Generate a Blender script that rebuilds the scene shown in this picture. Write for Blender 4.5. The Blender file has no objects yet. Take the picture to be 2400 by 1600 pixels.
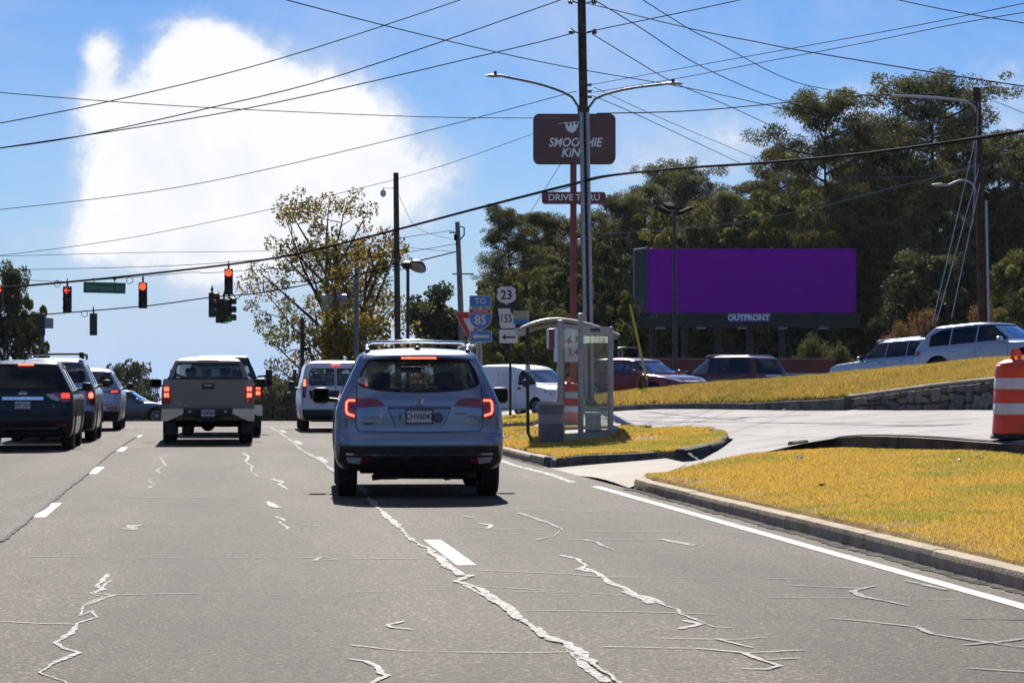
import bpy, bmesh, math, random
import numpy as np
from mathutils import Vector, Matrix
from mathutils.bvhtree import BVHTree
from mathutils.geometry import delaunay_2d_cdt

SC = bpy.context.scene
COL = SC.collection
R = math.radians
random.seed(7)
RNG = np.random.default_rng(11)

# ------------------------------------------------------------------ camera
F = 6225.0                       # focal length in pixels of the 2400 px wide photograph
CAMH = 1.41
YAW = math.atan(709 / F)
PITCH = math.atan(86 / F)
cam_d = bpy.data.cameras.new('camera')
cam_d.sensor_width = 36
cam_d.lens = F / 2400 * 36
cam_d.clip_start = 0.5
cam_d.clip_end = 9000
CAM = bpy.data.objects.new('camera', cam_d)
COL.objects.link(CAM)
CAM.location = (0, 0, CAMH)
CAM.rotation_euler = (math.pi / 2 + PITCH, 0, -YAW)
SC.camera = CAM
SC.render.resolution_x, SC.render.resolution_y = 1024, 682

# ------------------------------------------------------------------ light
SUN_EL, SUN_AZ = R(34), R(3.5)      # azimuth measured from +Y (along the road) towards +X
sd = bpy.data.lights.new('sun', 'SUN')
sd.energy = 5.0
sd.angle = R(0.53)
sd.color = (1.0, 0.95, 0.87)
SUN = bpy.data.objects.new('sun', sd)
COL.objects.link(SUN)
sdir = Vector((math.sin(SUN_AZ) * math.cos(SUN_EL), math.cos(SUN_AZ) * math.cos(SUN_EL), math.sin(SUN_EL)))
SUN.rotation_euler = (-sdir).to_track_quat('-Z', 'Y').to_euler()

vs = SC.view_settings
vs.view_transform = 'Standard'
vs.look = 'None'
vs.gamma = 1.0
vs.exposure = 0.55
vs.use_curve_mapping = False
SC.cycles.max_bounces = 8
SC.cycles.transparent_max_bounces = 24
SC.cycles.caustics_reflective = False
SC.cycles.caustics_refractive = False
SC.cycles.use_denoising = True


def px_az_el(px, py):
    az = math.atan((px - 1200) / F) + YAW
    el = math.atan((886 - py) / F)
    return az, el


def build_world():
    w = bpy.data.worlds.new('World')
    SC.world = w
    w.use_nodes = True
    nt = w.node_tree
    N, L = nt.nodes, nt.links
    N.clear()
    out = N.new('ShaderNodeOutputWorld')
    bg = N.new('ShaderNodeBackground')
    bg.inputs['Strength'].default_value = 0.05
    L.new(bg.outputs[0], out.inputs[0])
    sky = N.new('ShaderNodeTexSky')
    sky.sky_type = 'NISHITA'
    sky.sun_disc = False
    sky.sun_elevation = SUN_EL
    sky.sun_rotation = SUN_AZ
    sky.air_density = 1.0
    sky.dust_density = 0.0
    sky.ozone_density = 3.0
    hsv = N.new('ShaderNodeHueSaturation')
    hsv.inputs['Saturation'].default_value = 1.42
    hsv.inputs['Value'].default_value = 1.12
    L.new(sky.outputs[0], hsv.inputs['Color'])
    tint = N.new('ShaderNodeMix')
    tint.data_type = 'RGBA'
    tint.blend_type = 'MULTIPLY'
    tint.inputs[0].default_value = 1.0
    tint.inputs[7].default_value = (0.64, 0.735, 1.07, 1)
    L.new(hsv.outputs[0], tint.inputs[6])

    def M(op, a, b=None, c=None, clamp=False):
        n = N.new('ShaderNodeMath')
        n.operation = op
        n.use_clamp = clamp
        for i, v in enumerate((a, b, c)):
            if v is None:
                continue
            if isinstance(v, (int, float)):
                n.inputs[i].default_value = v
            else:
                L.new(v, n.inputs[i])
        return n.outputs[0]
    tc = N.new('ShaderNodeTexCoord')
    sp = N.new('ShaderNodeSeparateXYZ')
    L.new(tc.outputs['Generated'], sp.inputs[0])
    x, y, z = sp.outputs
    az = M('ARCTAN2', x, y)
    el = M('ARCSINE', z)
    # warp the angular coordinates so that the cloud outline is ragged
    cm = N.new('ShaderNodeCombineXYZ')
    L.new(az, cm.inputs[0]); L.new(el, cm.inputs[1])

    def noise(scale, detail, rough, dist=0.0, off=0.0, vec=None):
        mp = N.new('ShaderNodeMapping')
        mp.inputs['Location'].default_value = (off, off * .7, off * .3)
        L.new(vec if vec is not None else cm.outputs[0], mp.inputs[0])
        n = N.new('ShaderNodeTexNoise')
        n.inputs['Scale'].default_value = scale
        n.inputs['Detail'].default_value = detail
        n.inputs['Roughness'].default_value = rough
        n.inputs['Distortion'].default_value = dist
        L.new(mp.outputs[0], n.inputs['Vector'])
        return n.outputs['Fac']
    n1 = noise(46, 9, .70, .3, 3.1)
    n2 = noise(14, 6, .6, .4, 9.7)
    wz = M('MULTIPLY', M('SUBTRACT', noise(30, 5, .6, 0, 21.0), .5), .016)
    we = M('MULTIPLY', M('SUBTRACT', noise(30, 5, .6, 0, 33.0), .5), .016)
    azw = M('ADD', az, wz)
    elw = M('ADD', el, we)
    # (px, py, rx, ry, weight) puffs of the big cumulus and of the thin ones
    blobs = [(465, 130, 95, 85, .95), (560, 200, 120, 110, .85), (770, 240, 110, 90, .80),
             (400, 270, 120, 110, .8), (245, 130, 38, 50, .62), (225, 240, 55, 90, .60), (300, 400, 120, 110, .55), (870, 330, 110, 100, .75),
             (620, 370, 230, 130, .85), (330, 470, 120, 90, .75), (560, 520, 230, 90, .62), (860, 480, 150, 100, .62),
             (1030, 430, 90, 70, .42), (430, 650, 170, 60, .44), (640, 640, 170, 70, .46), (420, 560, 220, 60, .35), (230, 560, 60, 50, .35),
             (1750, 330, 260, 90, .60), (1500, 400, 150, 60, .42), (2010, 240, 130, 70, .5), (2380, 250, 120, 130, .55),
             (80, 560, 120, 50, .3), (1250, 620, 160, 60, .2)]
    tot = None
    for px, py, rx, ry, wt in blobs:
        a0, e0 = px_az_el(px, py)
        dx = M('MULTIPLY', M('SUBTRACT', azw, a0), F / rx)
        dy = M('MULTIPLY', M('SUBTRACT', elw, e0), F / ry)
        r2 = M('ADD', M('MULTIPLY', dx, dx), M('MULTIPLY', dy, dy))
        g = M('MULTIPLY', M('EXPONENT', M('MULTIPLY', r2, -0.75)), wt)
        tot = g if tot is None else M('ADD', tot, g)
    big = M('ADD', tot, M('MULTIPLY', M('SUBTRACT', n1, .5), 1.25))

    def ramp(v, lo, hi):
        n = N.new('ShaderNodeMapRange')
        n.interpolation_type = 'SMOOTHSTEP'
        n.inputs[1].default_value = lo
        n.inputs[2].default_value = hi
        L.new(v, n.inputs[0])
        return n.outputs[0]
    dens = ramp(big, .22, 1.0)
    # thin veils all over the sky, from direction-based noise
    sv = noise(3.2, 8, .62, .6, 1.3, tc.outputs['Generated'])
    veil = M('MULTIPLY', ramp(sv, .40, .72), .50)
    veil2 = M('MULTIPLY', ramp(n2, .45, .8), .30)
    soft = M('MAXIMUM', veil, veil2)
    hzn = N.new('ShaderNodeMix')
    hzn.data_type = 'RGBA'
    L.new(M('MULTIPLY', M('EXPONENT', M('MULTIPLY', M('MAXIMUM', el, 0.0), -22.0)), .92), hzn.inputs[0])
    L.new(tint.outputs[2], hzn.inputs[6])
    hzn.inputs[7].default_value = (5.6, 8.4, 13.2, 1)
    cov = M('SUBTRACT', 1.0, M('MULTIPLY', M('SUBTRACT', 1.0, M('MULTIPLY', dens, .97)), M('SUBTRACT', 1.0, soft)), None, True)
    mixn = N.new('ShaderNodeMix')
    mixn.data_type = 'RGBA'
    shade = N.new('ShaderNodeMix')
    shade.data_type = 'RGBA'
    shade.inputs[6].default_value = (9.4, 10.1, 11.8, 1)
    shade.inputs[7].default_value = (13.6, 13.7, 14.0, 1)
    L.new(ramp(M('ADD', dens, M('MULTIPLY', M('SUBTRACT', n2, .5), 1.6)), .45, 1.15), shade.inputs[0])
    L.new(cov, mixn.inputs[0])
    L.new(hzn.outputs[2], mixn.inputs[6])
    L.new(shade.outputs[2], mixn.inputs[7])
    L.new(mixn.outputs[2], bg.inputs['Color'])


build_world()

# ------------------------------------------------------------------ projection of picture points to places
_rot = CAM.rotation_euler.to_matrix()
_fh = Vector((math.sin(YAW), math.cos(YAW), 0))


def ray(px, py):
    return _rot @ Vector(((px - 1200) / F, -(py - 800) / F, -1))


def W(px, py, D):
    """point that is seen at px, py when it is D metres ahead"""
    r = ray(px, py)
    return Vector((0, 0, CAMH)) + r * (D / r.dot(_fh))


def G(px, py, z=0.0):
    """point of the plane at height z seen at px, py"""
    r = ray(px, py)
    return Vector((0, 0, CAMH)) + r * ((z - CAMH) / r.z)


def XY(px, D):
    p = W(px, 886, D)
    return p.x, p.y


# ------------------------------------------------------------------ materials
MATS = {}


def _mk(name):
    m = bpy.data.materials.new(name)
    m.use_nodes = True
    nt = m.node_tree
    return m, nt, nt.nodes, nt.links, nt.nodes['Principled BSDF']


def pbr(name, c, r=.6, m=0.0, c2=None, ns=6.0, nd=5, lo=.35, hi=.65, bump=0.0, bs=60.0, coat=0.0, spec=.5, emit=None, es=1.0, alpha=1.0, rv=0.0):
    if name in MATS:
        return MATS[name]
    mt, nt, N, L, b = _mk(name)
    b.inputs['Base Color'].default_value = (*c, 1)
    b.inputs['Roughness'].default_value = r
    b.inputs['Metallic'].default_value = m
    b.inputs['Coat Weight'].default_value = coat
    b.inputs['Coat Roughness'].default_value = .04
    b.inputs['Specular IOR Level'].default_value = spec
    tc = N.new('ShaderNodeTexCoord')
    if c2 is not None:
        n = N.new('ShaderNodeTexNoise')
        n.inputs['Scale'].default_value = ns
        n.inputs['Detail'].default_value = nd
        n.inputs['Roughness'].default_value = .6
        L.new(tc.outputs['Object'], n.inputs['Vector'])
        cr = N.new('ShaderNodeValToRGB')
        cr.color_ramp.elements[0].position = lo
        cr.color_ramp.elements[1].position = hi
        cr.color_ramp.elements[0].color = (*c, 1)
        cr.color_ramp.elements[1].color = (*c2, 1)
        L.new(n.outputs['Fac'], cr.inputs[0])
        L.new(cr.outputs[0], b.inputs['Base Color'])
        if rv:
            mr = N.new('ShaderNodeMapRange')
            mr.inputs[3].default_value = r - rv
            mr.inputs[4].default_value = r + rv
            L.new(n.outputs['Fac'], mr.inputs[0])
            L.new(mr.outputs[0], b.inputs['Roughness'])
    if bump:
        n = N.new('ShaderNodeTexNoise')
        n.inputs['Scale'].default_value = bs
        n.inputs['Detail'].default_value = 4
        L.new(tc.outputs['Object'], n.inputs['Vector'])
        bp = N.new('ShaderNodeBump')
        bp.inputs['Strength'].default_value = bump
        bp.inputs['Distance'].default_value = .02
        L.new(n.outputs['Fac'], bp.inputs['Height'])
        L.new(bp.outputs[0], b.inputs['Normal'])
    if emit:
        b.inputs['Emission Color'].default_value = (*emit, 1)
        b.inputs['Emission Strength'].default_value = es
    MATS[name] = mt
    return mt


def glassmat(name, tint, refl=1.0, rough=.02, milk=0.0):
    """thin pane: tinted transparency plus a fresnel reflection"""
    if name in MATS:
        return MATS[name]
    mt, nt, N, L, b = _mk(name)
    N.remove(b)
    out = N['Material Output']
    tr = N.new('ShaderNodeBsdfTransparent')
    tr.inputs[0].default_value = (*tint, 1)
    gl = N.new('ShaderNodeBsdfGlossy')
    gl.inputs['Roughness'].default_value = rough
    gl.inputs['Color'].default_value = (.9, .95, 1, 1)
    fr = N.new('ShaderNodeFresnel')
    geo = N.new('ShaderNodeNewGeometry')
    io = N.new('ShaderNodeMath')
    io.operation = 'MULTIPLY_ADD'          # both faces of the thin pane reflect like its outside
    io.inputs[1].default_value = 1 / 1.45 - 1.45
    io.inputs[2].default_value = 1.45
    L.new(geo.outputs['Backfacing'], io.inputs[0])
    L.new(io.outputs[0], fr.inputs['IOR'])
    ml = N.new('ShaderNodeMath')
    ml.operation = 'MULTIPLY'
    ml.use_clamp = True
    ml.inputs[1].default_value = refl
    L.new(fr.outputs[0], ml.inputs[0])
    mx = N.new('ShaderNodeMixShader')
    L.new(ml.outputs[0], mx.inputs[0])
    L.new(tr.outputs[0], mx.inputs[1])
    L.new(gl.outputs[0], mx.inputs[2])
    last = mx
    if milk:
        # scratches and dirt film that scatter the light coming through
        tl = N.new('ShaderNodeBsdfTranslucent')
        tl.inputs[0].default_value = (.85, .92, .88, 1)
        tc = N.new('ShaderNodeTexCoord')
        mp = N.new('ShaderNodeMapping')
        mp.inputs['Scale'].default_value = (9, 9, 1.2)
        L.new(tc.outputs['Object'], mp.inputs[0])
        ns = N.new('ShaderNodeTexNoise')
        ns.inputs['Scale'].default_value = 1.6
        ns.inputs['Detail'].default_value = 8
        L.new(mp.outputs[0], ns.inputs['Vector'])
        mr = N.new('ShaderNodeMapRange')
        mr.inputs[1].default_value = .35
        mr.inputs[2].default_value = .7
        mr.inputs[3].default_value = milk * .4
        mr.inputs[4].default_value = min(1, milk * 1.8)
        L.new(ns.outputs['Fac'], mr.inputs[0])
        m2 = N.new('ShaderNodeMixShader')
        L.new(mr.outputs[0], m2.inputs[0])
        L.new(mx.outputs[0], m2.inputs[1])
        L.new(tl.outputs[0], m2.inputs[2])
        last = m2
    L.new(last.outputs[0], out.inputs[0])
    MATS[name] = mt
    return mt


def paint(name, c, r=.32, m=.55, dirt=.18, coat=.9, spec=.25):
    """car paint: flake base, clear coat, a film of road dirt towards the sills"""
    if name in MATS:
        return MATS[name]
    mt, nt, N, L, b = _mk(name)
    b.inputs['Metallic'].default_value = m
    b.inputs['Roughness'].default_value = r
    b.inputs['Coat Weight'].default_value = coat
    b.inputs['Coat Roughness'].default_value = .06
    b.inputs['Specular IOR Level'].default_value = spec
    tc = N.new('ShaderNodeTexCoord')
    n = N.new('ShaderNodeTexNoise')
    n.inputs['Scale'].default_value = 3.0
    n.inputs['Detail'].default_value = 8
    n.inputs['Roughness'].default_value = .7
    L.new(tc.outputs['Object'], n.inputs['Vector'])
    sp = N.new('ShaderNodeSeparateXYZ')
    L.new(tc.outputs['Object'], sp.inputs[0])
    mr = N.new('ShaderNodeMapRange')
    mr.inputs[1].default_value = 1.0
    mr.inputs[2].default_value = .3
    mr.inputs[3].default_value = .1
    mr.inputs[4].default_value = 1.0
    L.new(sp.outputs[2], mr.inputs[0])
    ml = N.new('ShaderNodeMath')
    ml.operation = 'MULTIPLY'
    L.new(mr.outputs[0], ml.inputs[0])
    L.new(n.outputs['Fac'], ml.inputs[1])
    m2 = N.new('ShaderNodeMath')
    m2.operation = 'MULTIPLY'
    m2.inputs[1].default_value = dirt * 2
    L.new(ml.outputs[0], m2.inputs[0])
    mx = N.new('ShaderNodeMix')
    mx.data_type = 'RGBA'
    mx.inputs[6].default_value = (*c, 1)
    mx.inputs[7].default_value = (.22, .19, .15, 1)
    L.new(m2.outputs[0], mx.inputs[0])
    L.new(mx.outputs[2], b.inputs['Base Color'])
    m3 = N.new('ShaderNodeMath')
    m3.operation = 'ADD'
    m3.inputs[1].default_value = .05
    L.new(m2.outputs[0], m3.inputs[0])
    L.new(m3.outputs[0], b.inputs['Coat Roughness'])
    MATS[name] = mt
    return mt


def leafmat(name, trans=.5):
    """leaf colour comes from a per-leaf colour attribute"""
    if name in MATS:
        return MATS[name]
    mt, nt, N, L, b = _mk(name)
    at = N.new('ShaderNodeAttribute')
    at.attribute_name = 'leafcol'
    b.inputs['Roughness'].default_value = .62
    b.inputs['Specular IOR Level'].default_value = .12
    L.new(at.outputs['Color'], b.inputs['Base Color'])
    tl = N.new('ShaderNodeBsdfTranslucent')
    L.new(at.outputs['Color'], tl.inputs[0])
    mx = N.new('ShaderNodeMixShader')
    mx.inputs[0].default_value = trans
    L.new(b.outputs[0], mx.inputs[1])
    L.new(tl.outputs[0], mx.inputs[2])
    L.new(mx.outputs[0], N['Material Output'].inputs[0])
    MATS[name] = mt
    return mt


# ------------------------------------------------------------------ mesh building
class MB:
    def __init__(s):
        s.v, s.f, s.mi = [], [], []

    def add(s, v, f, mi=0):
        o = len(s.v)
        s.v += [tuple(p) for p in v]
        s.f += [tuple(i + o for i in q) for q in f]
        s.mi += [mi] * len(f)
        return s

    def box(s, c, d, rz=0, mi=0, M=None, bev=0.0):
        x, y, z = d[0] / 2, d[1] / 2, d[2] / 2
        if bev > 0:
            bm = bmesh.new()
            bmesh.ops.create_cube(bm, size=1)
            for v in bm.verts:
                v.co = Vector((v.co.x * d[0], v.co.y * d[1], v.co.z * d[2]))
            bmesh.ops.bevel(bm, geom=list(bm.edges), offset=bev, segments=2, affect='EDGES', profile=.5)
            vv = [v.co.copy() for v in bm.verts]
            ff = [[v.index for v in f.verts] for f in bm.faces]
            bm.free()
        else:
            vv = [Vector((a * x, b * y, e * z)) for e in (-1, 1) for a, b in ((-1, -1), (1, -1), (1, 1), (-1, 1))]
            ff = [(0, 3, 2, 1), (4, 5, 6, 7), (0, 1, 5, 4), (1, 2, 6, 5), (2, 3, 7, 6), (3, 0, 4, 7)]
        if M is None:
            M = Matrix.Translation(c) @ Matrix.Rotation(rz, 4, 'Z')
        return s.add([M @ p for p in vv], ff, mi)

    def tube(s, pts, r, n=8, mi=0, caps=True):
        pts = [Vector(p) for p in pts]
        if not isinstance(r, (list, tuple)):
            r = [r] * len(pts)
        up = None
        rings = []
        for i, p in enumerate(pts):
            a = pts[max(i - 1, 0)]
            b = pts[min(i + 1, len(pts) - 1)]
            d = (b - a).normalized()
            if up is None:
                up = d.orthogonal().normalized()
            up = (up - d * up.dot(d))
            up = up.normalized() if up.length > 1e-6 else d.orthogonal().normalized()
            sd_ = d.cross(up)
            rings.append([p + (up * math.cos(2 * math.pi * k / n) + sd_ * math.sin(2 * math.pi * k / n)) * r[i] for k in range(n)])
        vv = [q for g in rings for q in g]
        ff = []
        for i in range(len(pts) - 1):
            for k in range(n):
                k2 = (k + 1) % n
                ff.append((i * n + k, i * n + k2, (i + 1) * n + k2, (i + 1) * n + k))
        if caps:
            ff.append(tuple(range(n - 1, -1, -1)))
            ff.append(tuple(range((len(pts) - 1) * n, len(pts) * n)))
        return s.add(vv, ff, mi)

    def lathe(s, prof, n=24, M=None, mi=0, caps=True):
        """prof: list of (r, h) round local Z"""
        M = M or Matrix.Identity(4)
        vv, ff = [], []
        for r_, h in prof:
            for k in range(n):
                a = 2 * math.pi * k / n
                vv.append(M @ Vector((r_ * math.cos(a), r_ * math.sin(a), h)))
        for i in range(len(prof) - 1):
            for k in range(n):
                k2 = (k + 1) % n
                ff.append((i * n + k, i * n + k2, (i + 1) * n + k2, (i + 1) * n + k))
        if caps:
            ff.append(tuple(range(n - 1, -1, -1)))
            ff.append(tuple(range((len(prof) - 1) * n, len(prof) * n)))
        return s.add(vv, ff, mi)

    def prism(s, poly, a0, a1, M=None, mi=0):
        """polygon in local xy extruded from z=a0 to z=a1, then M"""
        M = M or Matrix.Identity(4)
        n = len(poly)
        vv = [M @ Vector((p[0], p[1], a0)) for p in poly] + [M @ Vector((p[0], p[1], a1)) for p in poly]
        ff = [tuple(range(n - 1, -1, -1)), tuple(range(n, 2 * n))]
        ff += [(k, (k + 1) % n, n + (k + 1) % n, n + k) for k in range(n)]
        return s.add(vv, ff, mi)

    def sphere(s, c, r, n=12, m=8, mi=0):
        if not isinstance(r, (list, tuple)):
            r = (r, r, r)
        vv, ff = [], []
        for i in range(m + 1):
            t = math.pi * i / m
            for k in range(n):
                a = 2 * math.pi * k / n
                vv.append((c[0] + r[0] * math.sin(t) * math.cos(a), c[1] + r[1] * math.sin(t) * math.sin(a), c[2] + r[2] * math.cos(t)))
        for i in range(m):
            for k in range(n):
                k2 = (k + 1) % n
                ff.append((i * n + k, (i + 1) * n + k, (i + 1) * n + k2, i * n + k2))
        return s.add(vv, ff, mi)

    def mesh(s, name, mats, smooth=None):
        me = bpy.data.meshes.new(name)
        me.from_pydata(s.v, [], s.f)
        for m in (mats if isinstance(mats, (list, tuple)) else [mats]):
            me.materials.append(m)
        if any(s.mi):
            me.polygons.foreach_set('material_index', s.mi)
        me.validate()
        bm = bmesh.new()
        bm.from_mesh(me)
        bmesh.ops.recalc_face_normals(bm, faces=bm.faces)
        bm.to_mesh(me)
        bm.free()
        if smooth is not None:
            me.shade_smooth()
            me.set_sharp_from_angle(angle=R(smooth))
        me.update()
        return me

    def obj(s, name, mats, parent=None, smooth=None, label=None):
        return link(name, s.mesh(name, mats, smooth), parent, label)


def link(name, me, parent=None, label=None):
    o = bpy.data.objects.new(name, me)
    COL.objects.link(o)
    if parent is not None:
        o.parent = parent
    if label:
        o['label'] = label
    return o


def tag(o, label=None, cat=None, group=None, kind=None):
    for k, v in (('label', label), ('category', cat), ('group', group), ('kind', kind)):
        if v:
            o[k] = v
    return o


def thing(name, label, cat, loc=(0, 0, 0), rz=0.0, group=None, rx=0.0, ry=0.0):
    o = bpy.data.objects.new(name, None)
    o.empty_display_size = .3
    COL.objects.link(o)
    o.location = loc
    o.rotation_euler = (rx, ry, rz)
    return tag(o, label, cat, group)


def kids(o):
    return [c for c in bpy.data.objects if c.parent is o]


def copy_tree(o, parent=None, loc=None, rz=None, label=None):
    c = o.copy()
    COL.objects.link(c)
    if parent is not None:
        c.parent = parent
    if loc is not None:
        c.location = loc
    if rz is not None:
        c.rotation_euler.z = rz
    if label:
        c['label'] = label
    for k in list(o.children):
        copy_tree(k, c)
    return c


def npmesh(name, V, Fc, mat, cols=None):
    """fast mesh from numpy triangles (n,3) or quads"""
    me = bpy.data.meshes.new(name)
    nv, nf, k = len(V), len(Fc), Fc.shape[1]
    me.vertices.add(nv)
    me.vertices.foreach_set('co', V.astype(np.float32).ravel())
    me.loops.add(nf * k)
    me.loops.foreach_set('vertex_index', Fc.astype(np.int32).ravel())
    me.polygons.add(nf)
    me.polygons.foreach_set('loop_start', np.arange(0, nf * k, k, dtype=np.int32))
    me.polygons.foreach_set('loop_total', np.full(nf, k, dtype=np.int32))
    me.update(calc_edges=True)
    if cols is not None:
        at = me.color_attributes.new('leafcol', 'FLOAT_COLOR', 'POINT')
        c4 = np.ones((nv, 4), np.float32)
        c4[:, :3] = cols
        at.data.foreach_set('color', c4.ravel())
    me.materials.append(mat)
    return me


def text_mb(mb, s, size, M, depth=.004, mi=0, align='CENTER', xs=1.0, bold=0.0, shear=0.0):
    """adds lettering (in local xy of M, reading along +x) to mb"""
    cu = bpy.data.curves.new('lettering', 'FONT')
    cu.body = s
    cu.size = size
    cu.align_x = align
    cu.align_y = 'CENTER'
    cu.resolution_u = 3
    cu.extrude = depth / 2
    cu.offset = bold
    cu.shear = shear
    ob = bpy.data.objects.new('lettering', cu)
    COL.objects.link(ob)
    dg = bpy.context.evaluated_depsgraph_get()
    me = bpy.data.meshes.new_from_object(ob.evaluated_get(dg))
    S = Matrix.Diagonal((xs, 1, 1, 1))
    vv = [M @ S @ v.co for v in me.vertices]
    ff = [tuple(p.vertices) for p in me.polygons]
    mb.add(vv, ff, mi)
    bpy.data.objects.remove(ob)
    bpy.data.curves.remove(cu)
    bpy.data.meshes.remove(me)
    return mb


def resample(poly, s, closed=True):
    out = []
    n = len(poly)
    for i in range(n if closed else n - 1):
        a, b = Vector(poly[i]), Vector(poly[(i + 1) % n])
        k = max(1, int(math.ceil((b - a).length / s)))
        for j in range(k):
            out.append(tuple(a + (b - a) * (j / k)))
    if not closed:
        out.append(tuple(poly[-1]))
    return out


def inside(poly, P):
    P = np.asarray(P)
    q = np.asarray(poly)
    x, y = P[:, 0], P[:, 1]
    r = np.zeros(len(P), bool)
    j = len(q) - 1
    for i in range(len(q)):
        xi, yi, xj, yj = q[i, 0], q[i, 1], q[j, 0], q[j, 1]
        with np.errstate(divide='ignore', invalid='ignore'):
            c = ((yi > y) != (yj > y)) & (x < (xj - xi) * (y - yi) / (yj - yi + 1e-12) + xi)
        r ^= c
        j = i
    return r


def tri2d(poly, s, jitter=0.0):
    """triangulates a 2-D outline with interior points at spacing s"""
    poly = [tuple(p[:2]) for p in poly]
    ol = resample(poly, s)
    q = np.array(poly)
    xs = np.arange(q[:, 0].min() + s / 2, q[:, 0].max(), s)
    ys = np.arange(q[:, 1].min() + s / 2, q[:, 1].max(), s)
    pts = []
    if len(xs) and len(ys):
        g = np.stack(np.meshgrid(xs, ys), -1).reshape(-1, 2)
        if jitter:
            g = g + RNG.uniform(-jitter * s, jitter * s, g.shape)
        g = g[inside(q, g)]
        if len(g):
            o = np.array(ol)
            ok = np.ones(len(g), bool)
            for c0 in range(0, len(g), 4000):
                d = np.sqrt(((g[c0:c0 + 4000, None, :] - o[None]) ** 2).sum(-1)).min(1)
                ok[c0:c0 + 4000] = d > s * .35
            pts = [tuple(p) for p in g[ok]]
    vc = [Vector(p) for p in ol + pts]
    res = delaunay_2d_cdt(vc, [], [list(range(len(ol)))], 1, 1e-6)
    return [tuple(v) for v in res[0]], [tuple(f) for f in res[2]]


def boundary_edges(faces):
    cnt = {}
    for f in faces:
        for i in range(len(f)):
            a, b = f[i], f[(i + 1) % len(f)]
            k = (min(a, b), max(a, b))
            cnt.setdefault(k, []).append((a, b))
    return [v[0] for v in cnt.values() if len(v) == 1]


def boolean(ob, cutter_mb, op='DIFFERENCE', mats=None, use_self=False):
    """applies a boolean to ob in place"""
    me = cutter_mb.mesh('cutter', mats or list(ob.data.materials))
    c = bpy.data.objects.new('cutter', me)
    COL.objects.link(c)
    c.parent = ob.parent
    md = ob.modifiers.new('b', 'BOOLEAN')
    md.object = c
    md.operation = op
    md.solver = 'EXACT'
    md.use_self = use_self
    bpy.context.view_layer.update()
    dg = bpy.context.evaluated_depsgraph_get()
    ev = ob.evaluated_get(dg)
    new = bpy.data.meshes.new_from_object(ev, preserve_all_data_layers=True, depsgraph=dg)
    ob.modifiers.clear()
    old = ob.data
    ob.data = new
    bpy.data.objects.remove(c)
    bpy.data.meshes.remove(old)
    bpy.data.meshes.remove(me)
# ------------------------------------------------------------------ terrain heights
class RBF:
    """thin-plate surface through the given points (x, y, z)"""
    def __init__(s, pts, lam=1e-3):
        P = np.array([[p[0], p[1]] for p in pts], float)
        z = np.array([p[2] for p in pts], float)
        s.P = P
        n = len(P)
        K = s.k(P, P) + lam * np.eye(n)
        Q = np.hstack([np.ones((n, 1)), P])
        A = np.zeros((n + 3, n + 3))
        A[:n, :n] = K
        A[:n, n:] = Q
        A[n:, :n] = Q.T
        s.w = np.linalg.solve(A, np.concatenate([z, np.zeros(3)]))

    @staticmethod
    def k(a, b):
        d2 = ((a[:, None] - b[None]) ** 2).sum(-1)
        return np.where(d2 > 0, .5 * d2 * np.log(d2 + 1e-12), 0)

    def __call__(s, X, Y):
        Pq = np.stack([np.ravel(X), np.ravel(Y)], -1).astype(float)
        o = []
        for c in range(0, len(Pq), 20000):
            q = Pq[c:c + 20000]
            o.append(s.k(q, s.P) @ s.w[:-3] + np.hstack([np.ones((len(q), 1)), q]) @ s.w[-3:])
        return np.concatenate(o)


def wp(l):
    return [tuple(W(*p)) for p in l]


def road_z(Y):
    """the avenue is level, then falls away behind the crest"""
    Y = np.asarray(Y, float)
    t = np.clip(Y - 79, 0, None)
    return -np.where(t < 30, t * t * .00045, .405 + (t - 30) * .027)


# driveway and the slope it climbs
h_drive = RBF([(5.35, y, 0) for y in (8, 20, 28, 33, 38, 42, 50, 60, 70)] +
              wp([(2360, 1035, 33.3), (1960, 1026, 37.8), (2320, 958, 50.5), (2000, 959, 58), (1735, 957, 63.5), (1450, 963, 69.5), (1250, 980, 67),
                  (1180, 990, 66), (1720, 1050, 46), (1640, 1085, 41), (1500, 1020, 54), (2700, 1043, 30), (2800, 940, 42), (3600, 900, 34)]), 1e-2)
h_grass = RBF([(5.50, y, .155) for y in (2, 8, 14, 20, 26, 30, 34)] +
              [(*XY(px_, d_), float(h_drive(np.array([XY(px_, d_)[0]]), np.array([XY(px_, d_)[1]]))[0]) + a_) for px_, d_, a_ in ((1545, 35.0, .035), (1600, 35.5, .035), (1660, 35.9, .03), (1700, 36.2, .02), (1750, 36.6, .01), (1800, 37.0, -.03), (1860, 37.6, -.09))] +
             wp([(2400, 1077, 31.3), (2200, 1064, 33.7), (2060, 1058, 35.8), (1950, 1054, 37.4), (2800, 1090, 28.6),
                  (2100, 1140, 28), (3500, 1140, 25), (2380, 1220, 22)]), 1e-2)
h_isle = RBF([(5.52, y, .13) for y in (42, 46, 52, 60, 70)] +
             wp([(1300, 1081, 42), (1540, 1058, 45.5), (1620, 1062, 44.6), (1705, 1024, 48.5), (1690, 1012, 50), (1500, 1003, 55), (1330, 1003, 58), (1180, 990, 64),
                 (1320, 1037, 50), (1450, 1020, 52)]), 1e-2)
h_berm = RBF(wp([(1449, 951, 69.6), (1735, 944, 63.6), (1990, 930, 58.3), (2316, 891, 50.6), (2560, 868, 46),
                 (1440, 926, 75), (1735, 899, 71), (2040, 873, 66), (2316, 849, 62), (2600, 825, 57),
                 (1300, 952, 74), (1180, 966, 72),
                 (1449, 948, 80), (1735, 922, 77), (2040, 901, 72), (2316, 884, 68), (2600, 866, 63)]), 1e-2)
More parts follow.
